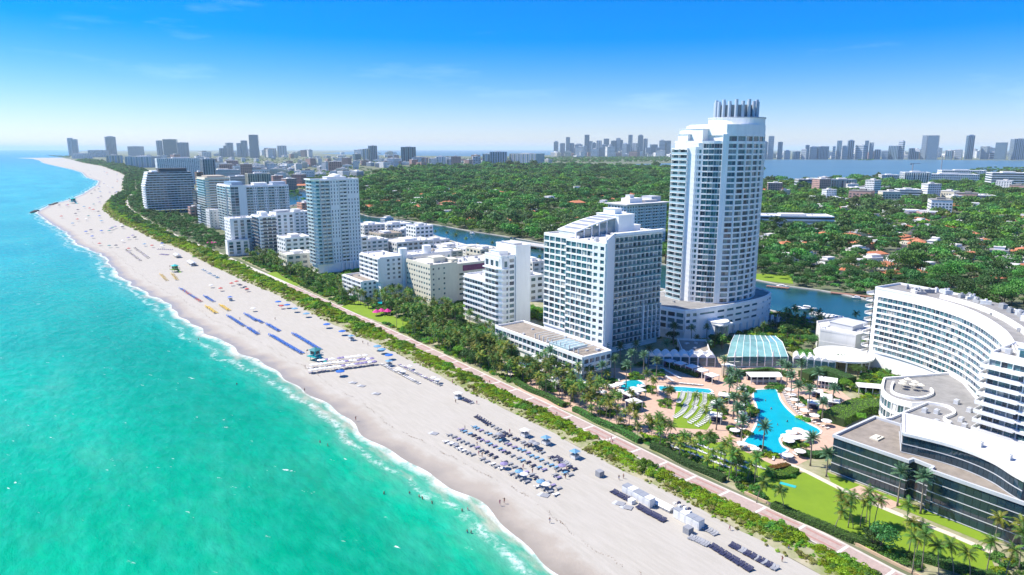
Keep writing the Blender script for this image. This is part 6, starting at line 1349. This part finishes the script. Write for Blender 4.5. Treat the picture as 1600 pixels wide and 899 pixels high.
# covered row of white seats, sheds, kiosks and crates
def shed(u, v, n, label, w_=2.2, d_=2.4, h_=2.6, roof='steel'):
    x, y = P(u, v); t = thing('beach_shed', label, 'shed', (x, y, 0), ROT); b = MB()
    for i in range(n): b.box(-d_/2, -i*w_-w_+.06, 0, d_/2, -i*w_, h_)
    b.build('wall', 'frame_white', t)
    for i in range(n): b = MB(); b.box(-d_/2-.05, -i*w_-w_+.02, h_, d_/2+.05, -i*w_-.04, h_+.12); b.build('roof_panel', roof if i % 3 != 1 else 'cl_white', t)
    for i in range(n): b = MB(); b.box(-d_/2-.04, -i*w_-w_+.4, .1, -d_/2+.01, -i*w_-.35, 2.1); b.build('door', 'offwhite', t)
shed(976, 769, 5, 'long white beach shed with grey roof panels beside navy loungers'); shed(1056, 806, 4, 'second white beach shed with cushions stored on its roof')
x, y = P(1054, 800); t = thing('cushion_stack', 'navy and white cushions piled on the second white shed', 'cushions', (x, y, 2.75), ROT)
for i in range(7): b = MB(); b.box(-.9+(i % 2)*.8, -6+i*.9, 0, -.1+(i % 2)*.8, -5.3+i*.9, .35+.2*(i % 3)); b.build('cushion', 'navy' if i % 2 else 'cl_white', t)
a, c = Vector(P(1012, 782)), Vector(P(1046, 799))
for i in range(8):
    p = a.lerp(c, i/7); t = thing('covered_seat', 'white covered beach seat in the row joining the two sheds', 'beach seat', (p.x, p.y, 0), ROT, 'covered white seats'); b = MB(); b.box(-.9, -.75, 0, .9, .75, .7); b.build('base', 'cl_grey', t); b = MB(); b.add([(-1, -.8, .7), (1, -.8, .7), (1, .8, .7), (-1, .8, .7), (-.5, -.8, 1.35), (.9, -.8, 1.5), (.9, .8, 1.5), (-.5, .8, 1.35)], [(3, 2, 1, 0), (4, 5, 6, 7), (0, 1, 5, 4), (1, 2, 6, 5), (2, 3, 7, 6), (3, 0, 4, 7)]); b.build('cover', 'cl_white', t)
def crate(u, v, label, n=3, m='cl_grey', w_=2.0):
    x, y = P(u, v); t = thing('crate_stack', label, 'crates', (x, y, 0), ROT)
    for i in range(n): b = MB(); b.box(-w_/2, -w_/2, i*.62, w_/2, w_/2, i*.62+.56); b.build('crate', m, t)
crate(1075, 833, 'grey slatted crate stack at the head of the seaward navy row'); crate(937, 744, 'lone grey crate stack on the open sand near the dune', 3); crate(987, 786, 'white covered crate ending the short navy row', 2, 'cl_white', 1.7)
for u, v, lab in [(704,693,'grey folded mats lying apart on the open sand'),(674,677,'pair of grey round mats lying alone on the sand'),(845,773,'grey mat pile at the end of the busy field'),(962,786,'pale tarpaulin mats beside the short navy row'),(974,792,'darker tarpaulin mats beside the short navy row'),(562,603,'small grey mat left of the open sand'),(585,615,'last small mat on the open sand below the white rows'),(549,598,'pale mat at the edge of the umbrella crowd')]:
    x, y = P(u, v); t = thing('mat_pile', lab, 'mats', (x, y, 0), ROT+.2)
    for i in range(3): b = MB(); b.cbox(i*.25, -i*.9, .02+i*.05, 2.2, 1.5, .1, i*.12); b.build('mat', 'cl_grey' if i else 'palegrey', t)
def kiosk(u, v, m, label, s=1.0):
    x, y = P(u, v); t = thing('beach_kiosk', label, 'kiosk', (x, y, 0), ROT+.1); t.scale = (s, s, s)
    b = MB(); b.box(-1.1, -1.1, .1, 1.1, 1.1, 1.0); b.build('counter', 'frame_white', t)
    for sx in (-1.2, 1.2):
        for sy in (-1.2, 1.2): b = MB(); b.cyl(sx, sy, 0, 2.5, .05, .05, 5); b.build('post', 'frame_white', t)
    b = MB(); b.gable(-1.3, -1.3, 1.3, 1.3, 2.5, .7, .15, hip=.95); b.build('canopy', m, t); b = MB(); b.box(-1.0, -1.0, 1.0, 1.0, 1.0, 1.5); b.build('cooler', 'cl_grey', t)
for a in [(853,694,'cl_sky','blue roofed kiosk beside the busy lounger field'),(898,716,'cl_sky','blue roofed kiosk with barrels at the dune end of the field'),(820,682,'cl_white','white roofed kiosk behind the busy field'),(716,623,'cl_white','white kiosk heading the lone dark row'),(549,532,'cl_sky','pale blue kiosk alone below the dune'),(360,470,'cl_blue','small blue kiosk between the yellow and blue rows'),(608,572,'cl_sky','blue tent kiosk heading the white rows'),(300,416,'cl_white','white kiosk heading the pale far pavilion')]: kiosk(*a)
lrow((722,624),(737,631),8,['navy','grey'],'dark lounger in the lone line beside the white kiosk','lone dark line',-1.57+ROT)
lrow((744,652),(764,664),7,['navy'],'navy lounger in the short line above the busy field','short navy line',-1.57+ROT)
lrow((868,716),(888,728),8,['navy','grey'],'folded dark lounger beside the barrel kiosk','folded loungers by the barrel kiosk',-1.57+ROT)
for u, v, w_, lab in [(300,414,9,'long pale pavilion tent far up the beach'),(277,402,7,'grey white pavilion beside the purple mats')]:
    x, y = P(u, v); t = thing('pavilion', lab, 'pavilion', (x, y, 0), ROT)
    for i in range(4): b = MB(); b.box(-2.2, -w_+i*w_*.6, 0, -2.0, -w_+i*w_*.6+.2, 2.4); b.box(2.0, -w_+i*w_*.6, 0, 2.2, -w_+i*w_*.6+.2, 2.4); b.build('post', 'frame_white', t)
    b = MB(); b.gable(-2.4, -w_, 2.4, w_, 2.4, 1.0, .2); b.build('roof', 'palegrey', t)
def guard(u, v, m, m2, label, s=1.0):
    x, y = P(u, v); t = thing('lifeguard_tower', label, 'lifeguard tower', (x, y, 0), ROT+.4); t.scale = (s, s, s)
    for sx in (-1.3, 1.3):
        for sy in (-1.3, 1.3): b = MB(); b.cyl(sx, sy, 0, 1.5, .12, .12, 6); b.build('stilt', 'frame_white', t)
    b = MB(); b.box(-2.3, -2.3, 1.5, 2.3, 2.3, 1.72); b.build('deck', m, t); b = MB(); b.box(-1.3, -1.3, 1.72, 1.3, 1.3, 4.0); cb0 = b.build('cabin', m, t)
    for sg in (-1, 1): b = MB(); b.box(-.8, sg*1.31-.03, 2.5, .8, sg*1.31+.03, 3.6); b.build('window', 'glass4', cb0); b = MB(); b.box(sg*1.31-.03, -.8, 2.5, sg*1.31+.03, .8, 3.6); b.build('window', 'glass4', cb0)
    b = MB(); b.gable(-1.5, -1.5, 1.5, 1.5, 4.0, 1.0, .5, hip=.95); b.build('roof', m2, t); b = MB(); b.strip([(-2.25, -2.25), (2.25, -2.25), (2.25, 2.25), (-2.25, 2.25), (-2.25, -1)], -.06, .06, 2.5, 2.62); b.build('rail', 'frame_white', t)
    b = MB(); b.add([(-.7, -2.3, 1.7), (.7, -2.3, 1.7), (.7, -5.6, 0), (-.7, -5.6, 0), (-.7, -2.3, 1.55), (.7, -2.3, 1.55), (.7, -5.6, -.12), (-.7, -5.6, -.12)], [(0, 3, 2, 1), (4, 5, 6, 7), (0, 1, 5, 4), (2, 3, 7, 6), (1, 2, 6, 5), (3, 0, 4, 7)]); b.build('ramp', m, t)
    for sg in (-1, 1): b = MB(); b.cyl(sg*2.2, 2.2, 1.7, 4.2, .04, .04, 4); b.box(sg*2.2, 2.19, 3.6, sg*2.2+.8, 2.21, 4.15); b.build('flag', 'cl_red', t)
guard(493, 562, 'aqua', 'cl_teal', 'turquoise lifeguard tower beside the crowd of white umbrellas', 1.25); guard(274, 425, 'lime', 'aqua', 'green and yellow lifeguard hut between short yellow rows', 1.3); guard(115, 318, 'aqua', 'aqua', 'tiny turquoise lifeguard hut at the far sand spit', 2.2)
# rock groynes at the spit
mat('rock', (.09, .085, .08), .95, .35, .5)
for l, lab in [([(50, 332), (57, 329.5)], 'dark rock groyne at the tip of the sand spit'), ([(79, 320.5), (89, 317.5)], 'second dark rock groyne along the sand spit')]:
    a, c = Vector(P(*l[0])), Vector(P(*l[1])); t = thing('groyne', lab, 'rocks', (a.x, a.y, 0))
    for i in range(14): p = (c-a)*(i/13); b = MB(); b.tube([(0, 0, -.8), (.2, 0, .6), (.1, .2, 1.4)], [2.4, 2.0, .8], 6); o = b.build('rock', 'rock', t); o.location = (p.x+R4.uniform(-2, 2), p.y+R4.uniform(-3, 3), 0); o.rotation_euler = (R4.uniform(-.3, .3), 0, R4.uniform(0, 6)); k = R4.uniform(.6, 1.2); o.scale = (k*1.3, k, k)
# wrack line of seaweed
C = []; rr = np.random.default_rng(4)
for s_ in np.arange(-140, 700, .16):
    if rr.random() < .35+.3*math.sin(s_*.35)+.2*math.sin(s_*1.1): C.append((*XY(s_, TW(s_)*.25+ip(WL, s_)*.75+12.2+.8*math.sin(s_*.12)+.35*math.sin(s_*.7)+rr.normal()*.22), .03+rr.random()*.04))
C = np.array(C); N_ = np.tile((0, 0, 1.), (len(C), 1))+rr.normal(scale=.2, size=(len(C), 3)); mat('seaweed', (.16, .09, .045), .9, .3, 3.)
o = obj('wrack_line', quadmesh('wrack_line', C, N_, .26, 'seaweed', rr.random(len(C)), rr), None, 'stuff'); tag(o, 'thin dark line of dried seaweed along the wet sand', 'seaweed')
# ------------------------------------------------------------------ people
def person_mesh(pose, skin, suit):
    me = bpy.data.meshes.new('body'); J = {'stand': dict(lk=(.1, .02, .48), lf=(.11, -.02, .04), rk=(-.1, .0, .48), rf=(-.11, .0, .04), le=(.26, .0, 1.12), lh=(.28, -.06, .86), re=(-.26, .02, 1.12), rh=(-.3, -.04, .86)),
        'walk': dict(lk=(.1, -.16, .50), lf=(.1, -.28, .05), rk=(-.1, .06, .47), rf=(-.1, .32, .1), le=(.25, .12, 1.14), lh=(.26, .10, .9), re=(-.25, -.1, 1.14), rh=(-.26, -.28, .95)),
        'wave': dict(lk=(.1, .0, .48), lf=(.13, .0, .04), rk=(-.1, .0, .48), rf=(-.12, .02, .04), le=(.36, .0, 1.3), lh=(.44, -.05, 1.56), re=(-.27, .0, 1.12), rh=(-.2, -.18, .98))}[pose]
    V = [(0, 0, .92), (0, 0, 1.12), (0, 0, 1.36), (0, 0, 1.5), (0, -.02, 1.6), (0, -.01, 1.72), (.1, 0, .88), J['lk'], J['lf'], (J['lf'][0], J['lf'][1]-.14, .03), (-.1, 0, .88), J['rk'], J['rf'], (J['rf'][0], J['rf'][1]-.14, .03), (.19, 0, 1.38), J['le'], J['lh'], (-.19, 0, 1.38), J['re'], J['rh'],
         (J['lh'][0], J['lh'][1]-.03, J['lh'][2]-.10), (J['rh'][0], J['rh'][1]-.03, J['rh'][2]-.10)]
    E_ = [(0, 1), (1, 2), (2, 3), (3, 4), (4, 5), (0, 6), (6, 7), (7, 8), (8, 9), (0, 10), (10, 11), (11, 12), (12, 13), (2, 14), (14, 15), (15, 16), (2, 17), (17, 18), (18, 19), (16, 20), (19, 21)]
    Rd = [.15, .125, .16, .06, .10, .085, .095, .065, .045, .035, .095, .065, .045, .035, .065, .045, .035, .065, .045, .035, .03, .03]
    me.from_pydata(V, E_, []); o = bpy.data.objects.new('tmp', me); col.objects.link(o); md = o.modifiers.new('skin', 'SKIN'); 
    for i, r_ in enumerate(Rd): me.skin_vertices[0].data[i].radius = (r_, r_*.8 if i in (0, 1, 2) else r_)
    me.skin_vertices[0].data[0].use_root = True; o.modifiers.new('sub', 'SUBSURF').levels = 1
    dg = bpy.context.evaluated_depsgraph_get(); q = bpy.data.meshes.new_from_object(o.evaluated_get(dg)); bpy.data.objects.remove(o)
    q.materials.clear(); q.materials.append(M[skin]); q.materials.append(M[suit]); q.materials.append(M['brown'])
    for p in q.polygons:
        z = p.center.z; p.use_smooth = True; p.material_index = 1 if (.72 < z < 1.02 and abs(p.center.x) < .2) or (suit == 'magenta' and 1.2 < z < 1.38 and abs(p.center.x) < .18) else (2 if z > 1.66 or (z > 1.58 and p.center.y > .02) else 0)
    return q
PM = [person_mesh('stand', 'skin_a', 'navy'), person_mesh('walk', 'skin_a', 'magenta'), person_mesh('wave', 'skin_b', 'cl_red'), person_mesh('walk', 'skin_b', 'cl_blue')]
PL_ = ['person in dark shorts standing', 'person in a pink swimsuit walking', 'person in red shorts with an arm raised', 'person in blue shorts walking']
def person(x, y, k, where, group, z=0.):
    o = obj('person', PM[k], None, None, (x, y, z)); o.rotation_euler = (0, 0, R4.uniform(0, 6)); tag(o, PL_[k]+' '+where, 'person', group)
for i, (u, v) in enumerate([(476,612),(781,789),(788,786),(859,817),(935,690),(955,688),(750,590),(967,750),(974,748),(707,600),(556,657),(575,540),(567,537),(700,590),(600,535),(405,520),(375,500),(1140,829),(1222,878),(1232,860),(712,630),(745,632),(477,576),(610,545),(430,500)]):
    x, y = P(u, v); person(x, y, i % 4, 'on the open sand', 'people on the sand')
for i, (u, v) in enumerate([(722,797),(731,795),(675,785),(640,770),(600,770),(500,690),(512,695),(370,600),(655,775),(310,530),(660,778),(730,830),(736,831)]):
    x, y = P(u, v); person(x, y, i % 4, 'wading in the shallow sea', 'bathers in the sea', -1.15)
for i, (u, v) in enumerate([(950,690),(957,694),(845,640),(870,650),(1040,735),(765,600)]): x, y = P(u, v); person(x, y, i % 4, 'on the pink beach walk', 'people on the beach walk', .06)
for i, (u, v) in enumerate([(1196,627),(1205,640),(1215,665),(1230,660),(1195,680)]): x, y = P(u, v); person(x, y, i % 4, 'standing in the big pool', 'people in the big pool', -.75)
for i in range(16):
    a, c = rows[i % 5]; k = R4.random(); p = Vector(P(*a)).lerp(Vector(P(*c)), k); person(p.x+1.4, p.y+.9, i % 4, 'among the busy loungers', 'people in the busy lounger field')
# ------------------------------------------------------------------ pool terrace furniture
def arcrow(p0, p1, p2, n, label, group):
    q = resample(smooth([P(*p0), P(*p1), P(*p2)], 6), n-1)
    for i, p in enumerate(q):
        a = q[min(i+1, n-1)]; b = q[max(i-1, 0)]; lounger(p[0], p[1], 'white', math.atan2(a[1]-b[1], a[0]-b[0])+math.pi, label, group, .95)
f6 = lambda x, y: (900+x/3.745, 520+y/3.745)
for l in [[(628,350),(618,385),(598,412)],[(665,352),(660,390),(640,425)],[(708,355),(705,400),(690,430)],[(752,358),(752,405),(735,435)],[(795,362),(798,410),(780,455)],[(645,432),(620,470),(578,500)],[(700,438),(672,475),(640,502)],[(745,447),(710,500),(665,532)],[(790,472),(750,525),(708,550)]]:
    arcrow(f6(*l[0]), f6(*l[1]), f6(*l[2]), 11, 'white lounger in the curved rows on the striped lawn', 'curved lawn rows')
R5 = random.Random(77)
def poolside(pts, n, off, label, group):
    q = resample([P(*p) for p in pts], n)
    for i, p in enumerate(offset(q, off)):
        a = q[min(i+1, n)]; b = q[max(i-1, 0)]; lounger(p[0], p[1], 'white', math.atan2(a[1]-b[1], a[0]-b[0])+(0 if off > 0 else math.pi), label, group)
        if i % 3 == 1: k = offset(q, off*1.7)[i]; umbrella(k[0], k[1], 'cl_white', 'white parasol along the paved edge of the big pool', 'parasols around the big pool', 1.9, 2.6)
poolside([(1214,612),(1222,630),(1240,650),(1262,662),(1284,672)], 20, -2.6, 'white lounger on the conservatory edge of the big pool', 'loungers along the big pool')
poolside([(1176,612),(1180,636),(1178,660),(1168,684)], 16, 2.6, 'white lounger on the palm side edge of the big pool', 'loungers on the palm side of the pool')
poolside([(1165,694),(1210,713),(1232,706)], 10, 2.6, 'white lounger on the lawn end of the big pool', 'loungers at the lawn end of the pool')
for u, v in [(1228,690),(1236,684),(1246,680),(1256,684),(1240,692),(1252,692),(1262,690),(1232,697)]: x, y = P(u, v); umbrella(x, y, 'cl_white', 'round white parasol on the paved island of the big pool', 'parasols on the pool island', 2.0, 2.6)
# white terrace crowd below the grid hotel
for i in range(58):
    a, b = R5.uniform(8, 52), R5.uniform(20, 46); x, y = XY(a, b)
    if any(inside((x, y), q) for q in (POOL2, POOL3)): continue
    if i % 3: umbrella(x, y, 'cl_white', 'white parasol on the crowded terrace among the palms', 'terrace parasols', 1.9, 2.6)
    for k in range(1+i % 2): lounger(x+R5.uniform(-2, 2), y+R5.uniform(-2, 2), 'white', R5.uniform(0, 3), 'white lounger on the crowded terrace among the palms', 'terrace loungers')
for i in range(3):
    lrow((1052+i*8, 700-i*6), (1175+i*8, 745-i*6), 18, ['white'], 'white lounger in the lawn rows beside the palm strip', 'lawn rows beside the palms', ROT+.1, skipp=.15)
lrow((1035,577),(1062,592),14,['white'],'white lounger in the fan beside the small pools','fan by the small pools',1.2); lrow((1030,582),(1050,596),12,['white'],'white lounger in the fan beside the small pools','fan by the small pools',1.2); lrow((1062,600),(1095,603),14,['white'],'white lounger lining the long narrow pool','long pool row',1.9)
def cabana(u, v, label, group=None, s=1.0, roof='cl_white', rz=.55):
    x, y = P(u, v); t = thing('cabana', label, 'cabana', (x, y, 0), rz, group); t.scale = (s, s, s)
    for sx in (-1.9, 1.9):
        for sy in (-1.9, 1.9): b = MB(); b.box(sx-.1, sy-.1, 0, sx+.1, sy+.1, 2.8); b.build('post', 'frame_white', t)
    b = MB(); b.box(-2.1, -2.1, 2.8, 2.1, 2.1, 3.05); b.gable(-2.1, -2.1, 2.1, 2.1, 3.05, .45, .0, hip=.95); b.build('roof', roof, t)
    b = MB(); b.box(-1.8, 1.7, 0, 1.8, 1.8, 2.8); b.build('curtain', 'cl_lilac', t); b = MB(); b.box(-1.6, .2, .1, 1.6, 1.6, .6); b.box(-1.6, 1.3, .6, 1.6, 1.6, 1.1); b.build('sofa', 'navy', t)
for i, (u, v) in enumerate([(1046,574),(1063,578),(1081,583),(1096,589),(1112,597)]): cabana(u, v, 'white roofed cabana in the row behind the small pools', 'cabana row', 1.1, 'cl_white' if i else 'palegrey')
for i, (u, v) in enumerate([(1276,622),(1290,630),(1302,638),(1270,640),(1120,640),(1131,628),(1118,660)]): cabana(u, v, 'white roofed cabana beside the big pool terrace', 'poolside cabanas', 1.05, rz=-.4)
for u, v in [(985,628),(996,622),(990,640),(880,612),(868,606)]: cabana(u, v, 'white canopy cabana deep in the palm terrace', 'terrace cabanas', 1.2)
def canopy(u, v, w_, d_, h_, rz, label, m='cl_white', back='navy'):
    x, y = P(u, v); t = thing('bar_pavilion', label, 'pavilion', (x, y, 0), rz); b = MB(); n = 6
    for i in range(n): v_ = -w_/2+i*w_/(n-1); b.box(v_-.15, -d_/2, 0, v_+.15, -d_/2+.3, h_); b.box(v_-.15, d_/2-.3, 0, v_+.15, d_/2, h_)
    b.build('post', 'frame_white', t); b = MB(); v = []; f = []
    for i in range(7): k = i/6; v += [(-w_/2-.4, -d_/2-.4+(d_+.8)*k, h_+.9*math.sin(math.pi*k)), (w_/2+.4, -d_/2-.4+(d_+.8)*k, h_+.9*math.sin(math.pi*k)), (-w_/2-.4, -d_/2-.4+(d_+.8)*k, h_-.25), (w_/2+.4, -d_/2-.4+(d_+.8)*k, h_-.25)]
    for i in range(6): j = 4*i; f += [(j, j+1, j+5, j+4), (j, j+4, j+6, j+2), (j+1, j+3, j+7, j+5)]
    b.add(v, f); b.build('roof', m, t); b = MB(); b.box(-w_/2+.3, d_/2-.9, 0, w_/2-.3, d_/2-.5, h_-.3); b.build('back_wall', back, t); b = MB(); b.box(-w_/2+1, -.6, 0, w_/2-1, .2, 1.1); b.build('bar_counter', 'offwhite', t)
canopy(1193, 597, 13, 6, 3.4, 0.0, 'white vaulted pool bar at the head of the big pool'); canopy(1366, 615, 13, 5, 3.2, -.25, 'long white roofed bar with dark front beside the lobby drum'); canopy(1292, 605, 7, 6, 3.4, -.5, 'square white tent roof among the trees beside the pool'); canopy(1345, 560, 12, 5, 3.0, -.3, 'small white canopy walk at the curved hotel end')
canopy(900, 572, 8, 7, 3.0, .6, 'blue glazed terrace kiosk below the podium', 'cl_teal')
x, y = P(1137, 588); t = thing('gate_tower', 'square brown stone gate pillar block beside the cabanas', 'pillar', (x, y, 0), .5); b = MB(); b.box(-2, -2, 0, 2, 2, 5); b.build('wall', 'tan', t); b = MB(); b.box(-2.2, -2.2, 5, 2.2, 2.2, 5.3); b.build('cap', 'offwhite', t)
x, y = P(1231, 758); t = thing('yoga_mat', 'turquoise mat spread on the big lawn', 'mat', (x, y, .03), -.62); b = MB(); b.box(-2.3, -.75, 0, 2.3, .75, .05); b.build('sheet', 'aqua', t); b = MB(); b.box(-2.4, -.85, -.02, 2.4, .85, .02); b.build('border', 'cl_teal', t)
for u, v, lab in [(597, 493, 'magenta tent among the palms of the cream hotel'), (331, 384, 'small magenta tent at the palm edge far up the walk')]:
    x, y = P(u, v)
    t = thing('festival_tent', lab, 'tent', (x, y, 0), .3); b = MB()
    for i in range(3): b.cone(i*3.4-3.4, (i % 2)*2, 2.4, 4.2, 2.6, 8)
    b.build('canopy', 'magenta', t); b = MB()
    for i in range(3): b.cyl(i*3.4-3.4, (i % 2)*2, 0, 4, .06, .06, 5)
    b.build('pole', 'frame_white', t)
# ------------------------------------------------------------------ cars, boats, bridge
def car_parts(m):
    b = MB(); b.add([(-2.2, -.88, .3), (2.2, -.88, .3), (2.2, .88, .3), (-2.2, .88, .3), (-2.2, -.88, .85), (2.2, -.88, .8), (2.2, .88, .8), (-2.2, .88, .85)], [(3, 2, 1, 0), (4, 5, 6, 7), (0, 1, 5, 4), (1, 2, 6, 5), (2, 3, 7, 6), (3, 0, 4, 7)])
    c = MB(); c.add([(-1.5, -.8, .84), (1.2, -.8, .82), (1.2, .8, .82), (-1.5, .8, .84), (-1.1, -.68, 1.4), (.5, -.68, 1.42), (.5, .68, 1.42), (-1.1, .68, 1.4)], [(4, 5, 6, 7), (0, 1, 5, 4), (1, 2, 6, 5), (2, 3, 7, 6), (3, 0, 4, 7)])
    w_ = MB(); w_.tube([(0, -.1, 0), (0, .1, 0)], [.33, .33], 10); r_ = MB(); r_.box(-1.12, -.7, 1.41, .52, .7, 1.46)
    return b.mesh('body', m), c.mesh('cabin_glass', 'glass4'), w_.mesh('wheel', 'darkgrey'), r_.mesh('roof', m)
CP_ = {m: car_parts(m) for m in ('cl_red', 'cl_white', 'darkgrey', 'steel', 'cl_blue')}
def car(x, y, rz, m, label, group):
    t = thing('parked_car' if 'parked' in label else 'car', label, 'car', (x, y, .04), rz, group); a, c, w_, r_ = CP_[m]; obj('body', a, t); obj('cabin_glass', c, t); obj('roof', r_, t)
    for sx in (-1.35, 1.35):
        for sy in (-.85, .85): o = obj('wheel', w_, t); o.location = (sx, sy, .33)
rr_ = resample(rp_, 220); CN = {'cl_red': 'red', 'cl_white': 'white', 'darkgrey': 'black', 'steel': 'grey', 'cl_blue': 'blue'}
for i in range(20, 215, 3):
    if R5.random() < .25: continue
    a, b = rr_[i], rr_[i+1]; lane = R5.choice([-3.4, 3.0]); p = offset([a, b], lane)[0]; m = R5.choice(list(CN)); car(p[0], p[1], math.atan2(b[1]-a[1], b[0]-a[0]), m, CN[m]+' car driving on the creek road', CN[m]+' cars on the creek road')
def boat(u, v, s, rz, label, group=None):
    x, y = P(u, v); t = thing('motor_yacht', label, 'boat', (x, y, .05), rz, group); t.scale = (s, s, s); b = MB()
    sec = [(-5, 1.5, 1.0), (-1, 1.7, 1.1), (3, 1.3, 1.3), (5.6, .1, 1.6)]; v = []; f = []
    for X, W, Z in sec: v += [(X, -W, Z), (X, W, Z), (X, W*.7, 0), (X, -W*.7, 0)]
    for i in range(3): j = 4*i; f += [(j, j+4, j+5, j+1), (j+1, j+5, j+6, j+2), (j+3, j+7, j+4, j)]
    f += [(0, 1, 2, 3)]; b.add(v, f); b.build('hull', 'cl_white', t); b = MB(); b.box(-3, -1.1, 1.1, 1.6, 1.1, 2.4); b.box(-2.6, -1.2, 2.4, .8, 1.2, 2.55); b.build('cabin', 'white', t); b = MB(); b.box(-2.6, -1.13, 1.6, 1.2, 1.13, 2.1); b.build('window', 'glass4', t)
for i, (u, v, s_, rz) in enumerate([(1271,491,.6,.6),(1277,492,.55,.7),(1283,493,.65,.6),(1289,494,.55,.5),(1295,495,.6,.6),(1301,496,.65,.8),(1307,497,.6,.7),(1262,484,.95,-.5),(1248,484,.8,-.5),(1314,498,.55,.7)]): boat(u, v, s_, rz, 'white motor yacht moored at the creek road quay', 'yachts at the quay')
boat(1222, 449, .8, -.5, 'white motor boat at the dock below the creek side lawn'); boat(738, 366, .9, -.8, 'lone white motor boat at the wooded creek bank'); boat(1340, 467, .7, -.6, 'small boat at the wooden dock opposite the theatre')
mat('dockwood', (.32, .17, .12), .9, .2, 1.)
for u, v, w_, d_, lab in [(1339,463,34,5,'long reddish wooden dock on the far creek bank'),(1215,450,16,4,'wooden dock below the creek side lawn')]:
    x, y = P(u, v); t = thing('dock', lab, 'dock', (x, y, 0), -.62)
    for i in range(int(w_/1.0)): b = MB(); b.box(-w_/2+i, -d_/2, .7, -w_/2+i+.9, d_/2, .82); b.build('plank', 'dockwood', t)
    for i in range(5): b = MB(); b.cyl(-w_/2+1+i*w_/4.6, -d_/2, -.2, 1.2, .18, .18, 6); b.build('pile', 'dockwood', t)
x, y = P(846, 390); t = thing('road_bridge', 'low concrete road bridge crossing the creek beside the grid hotel', 'bridge', (x, y, 0), 0.72)
b = MB(); b.box(-6, -45, 2.6, 6, 55, 3.4); b.build('deck', 'seawall', t); b = MB(); b.box(-6.2, -45, 3.4, -5.8, 55, 4.3); b.box(5.8, -45, 3.4, 6.2, 55, 4.3); b.build('parapet', 'offwhite', t)
for i in range(6): b = MB(); b.box(-5, -38+i*17, -.2, 5, -36+i*17, 2.6); b.build('pier', 'seawall', t)
# tower crane and jetty far off
for u, v, h_ in ((1469, 276, 74), (1424, 279, 50)):
    x, y = P(u, v); t = thing('tower_crane', 'tall tower crane above the hospital' if h_ > 60 else 'shorter tower crane behind the hospital', 'crane', (x, y, 0), .5); b = MB(); b.box(-1.2, -1.2, 0, 1.2, 1.2, h_); b.build('mast', 'steel', t); b = MB(); b.box(-14, -.8, h_, 42, .8, h_+1.6); b.build('jib', 'steel', t); b = MB(); b.box(-13, -1.5, h_-3, -9, 1.5, h_); b.build('counterweight', 'darkgrey', t)
# ------------------------------------------------------------------ air
hz = MB(); hz.box(-91000, -28000, -1.9, 91000, 91000, 330.)
hv = bpy.data.materials.new('haze'); hv.use_nodes = True; n = hv.node_tree; n.nodes.clear()
o_ = n.nodes.new('ShaderNodeOutputMaterial'); pv = n.nodes.new('ShaderNodeVolumePrincipled')
pv.inputs['Color'].default_value = (.76, .91, 1.0, 1); pv.inputs['Density'].default_value = 0.000028; pv.inputs['Anisotropy'].default_value = .0
n.links.new(pv.outputs[0], o_.inputs['Volume']); M['haze'] = hv
ho = hz.build('haze', 'haze', None, False, 'stuff'); tag(ho, 'pale blue sea haze over the far city', 'haze')
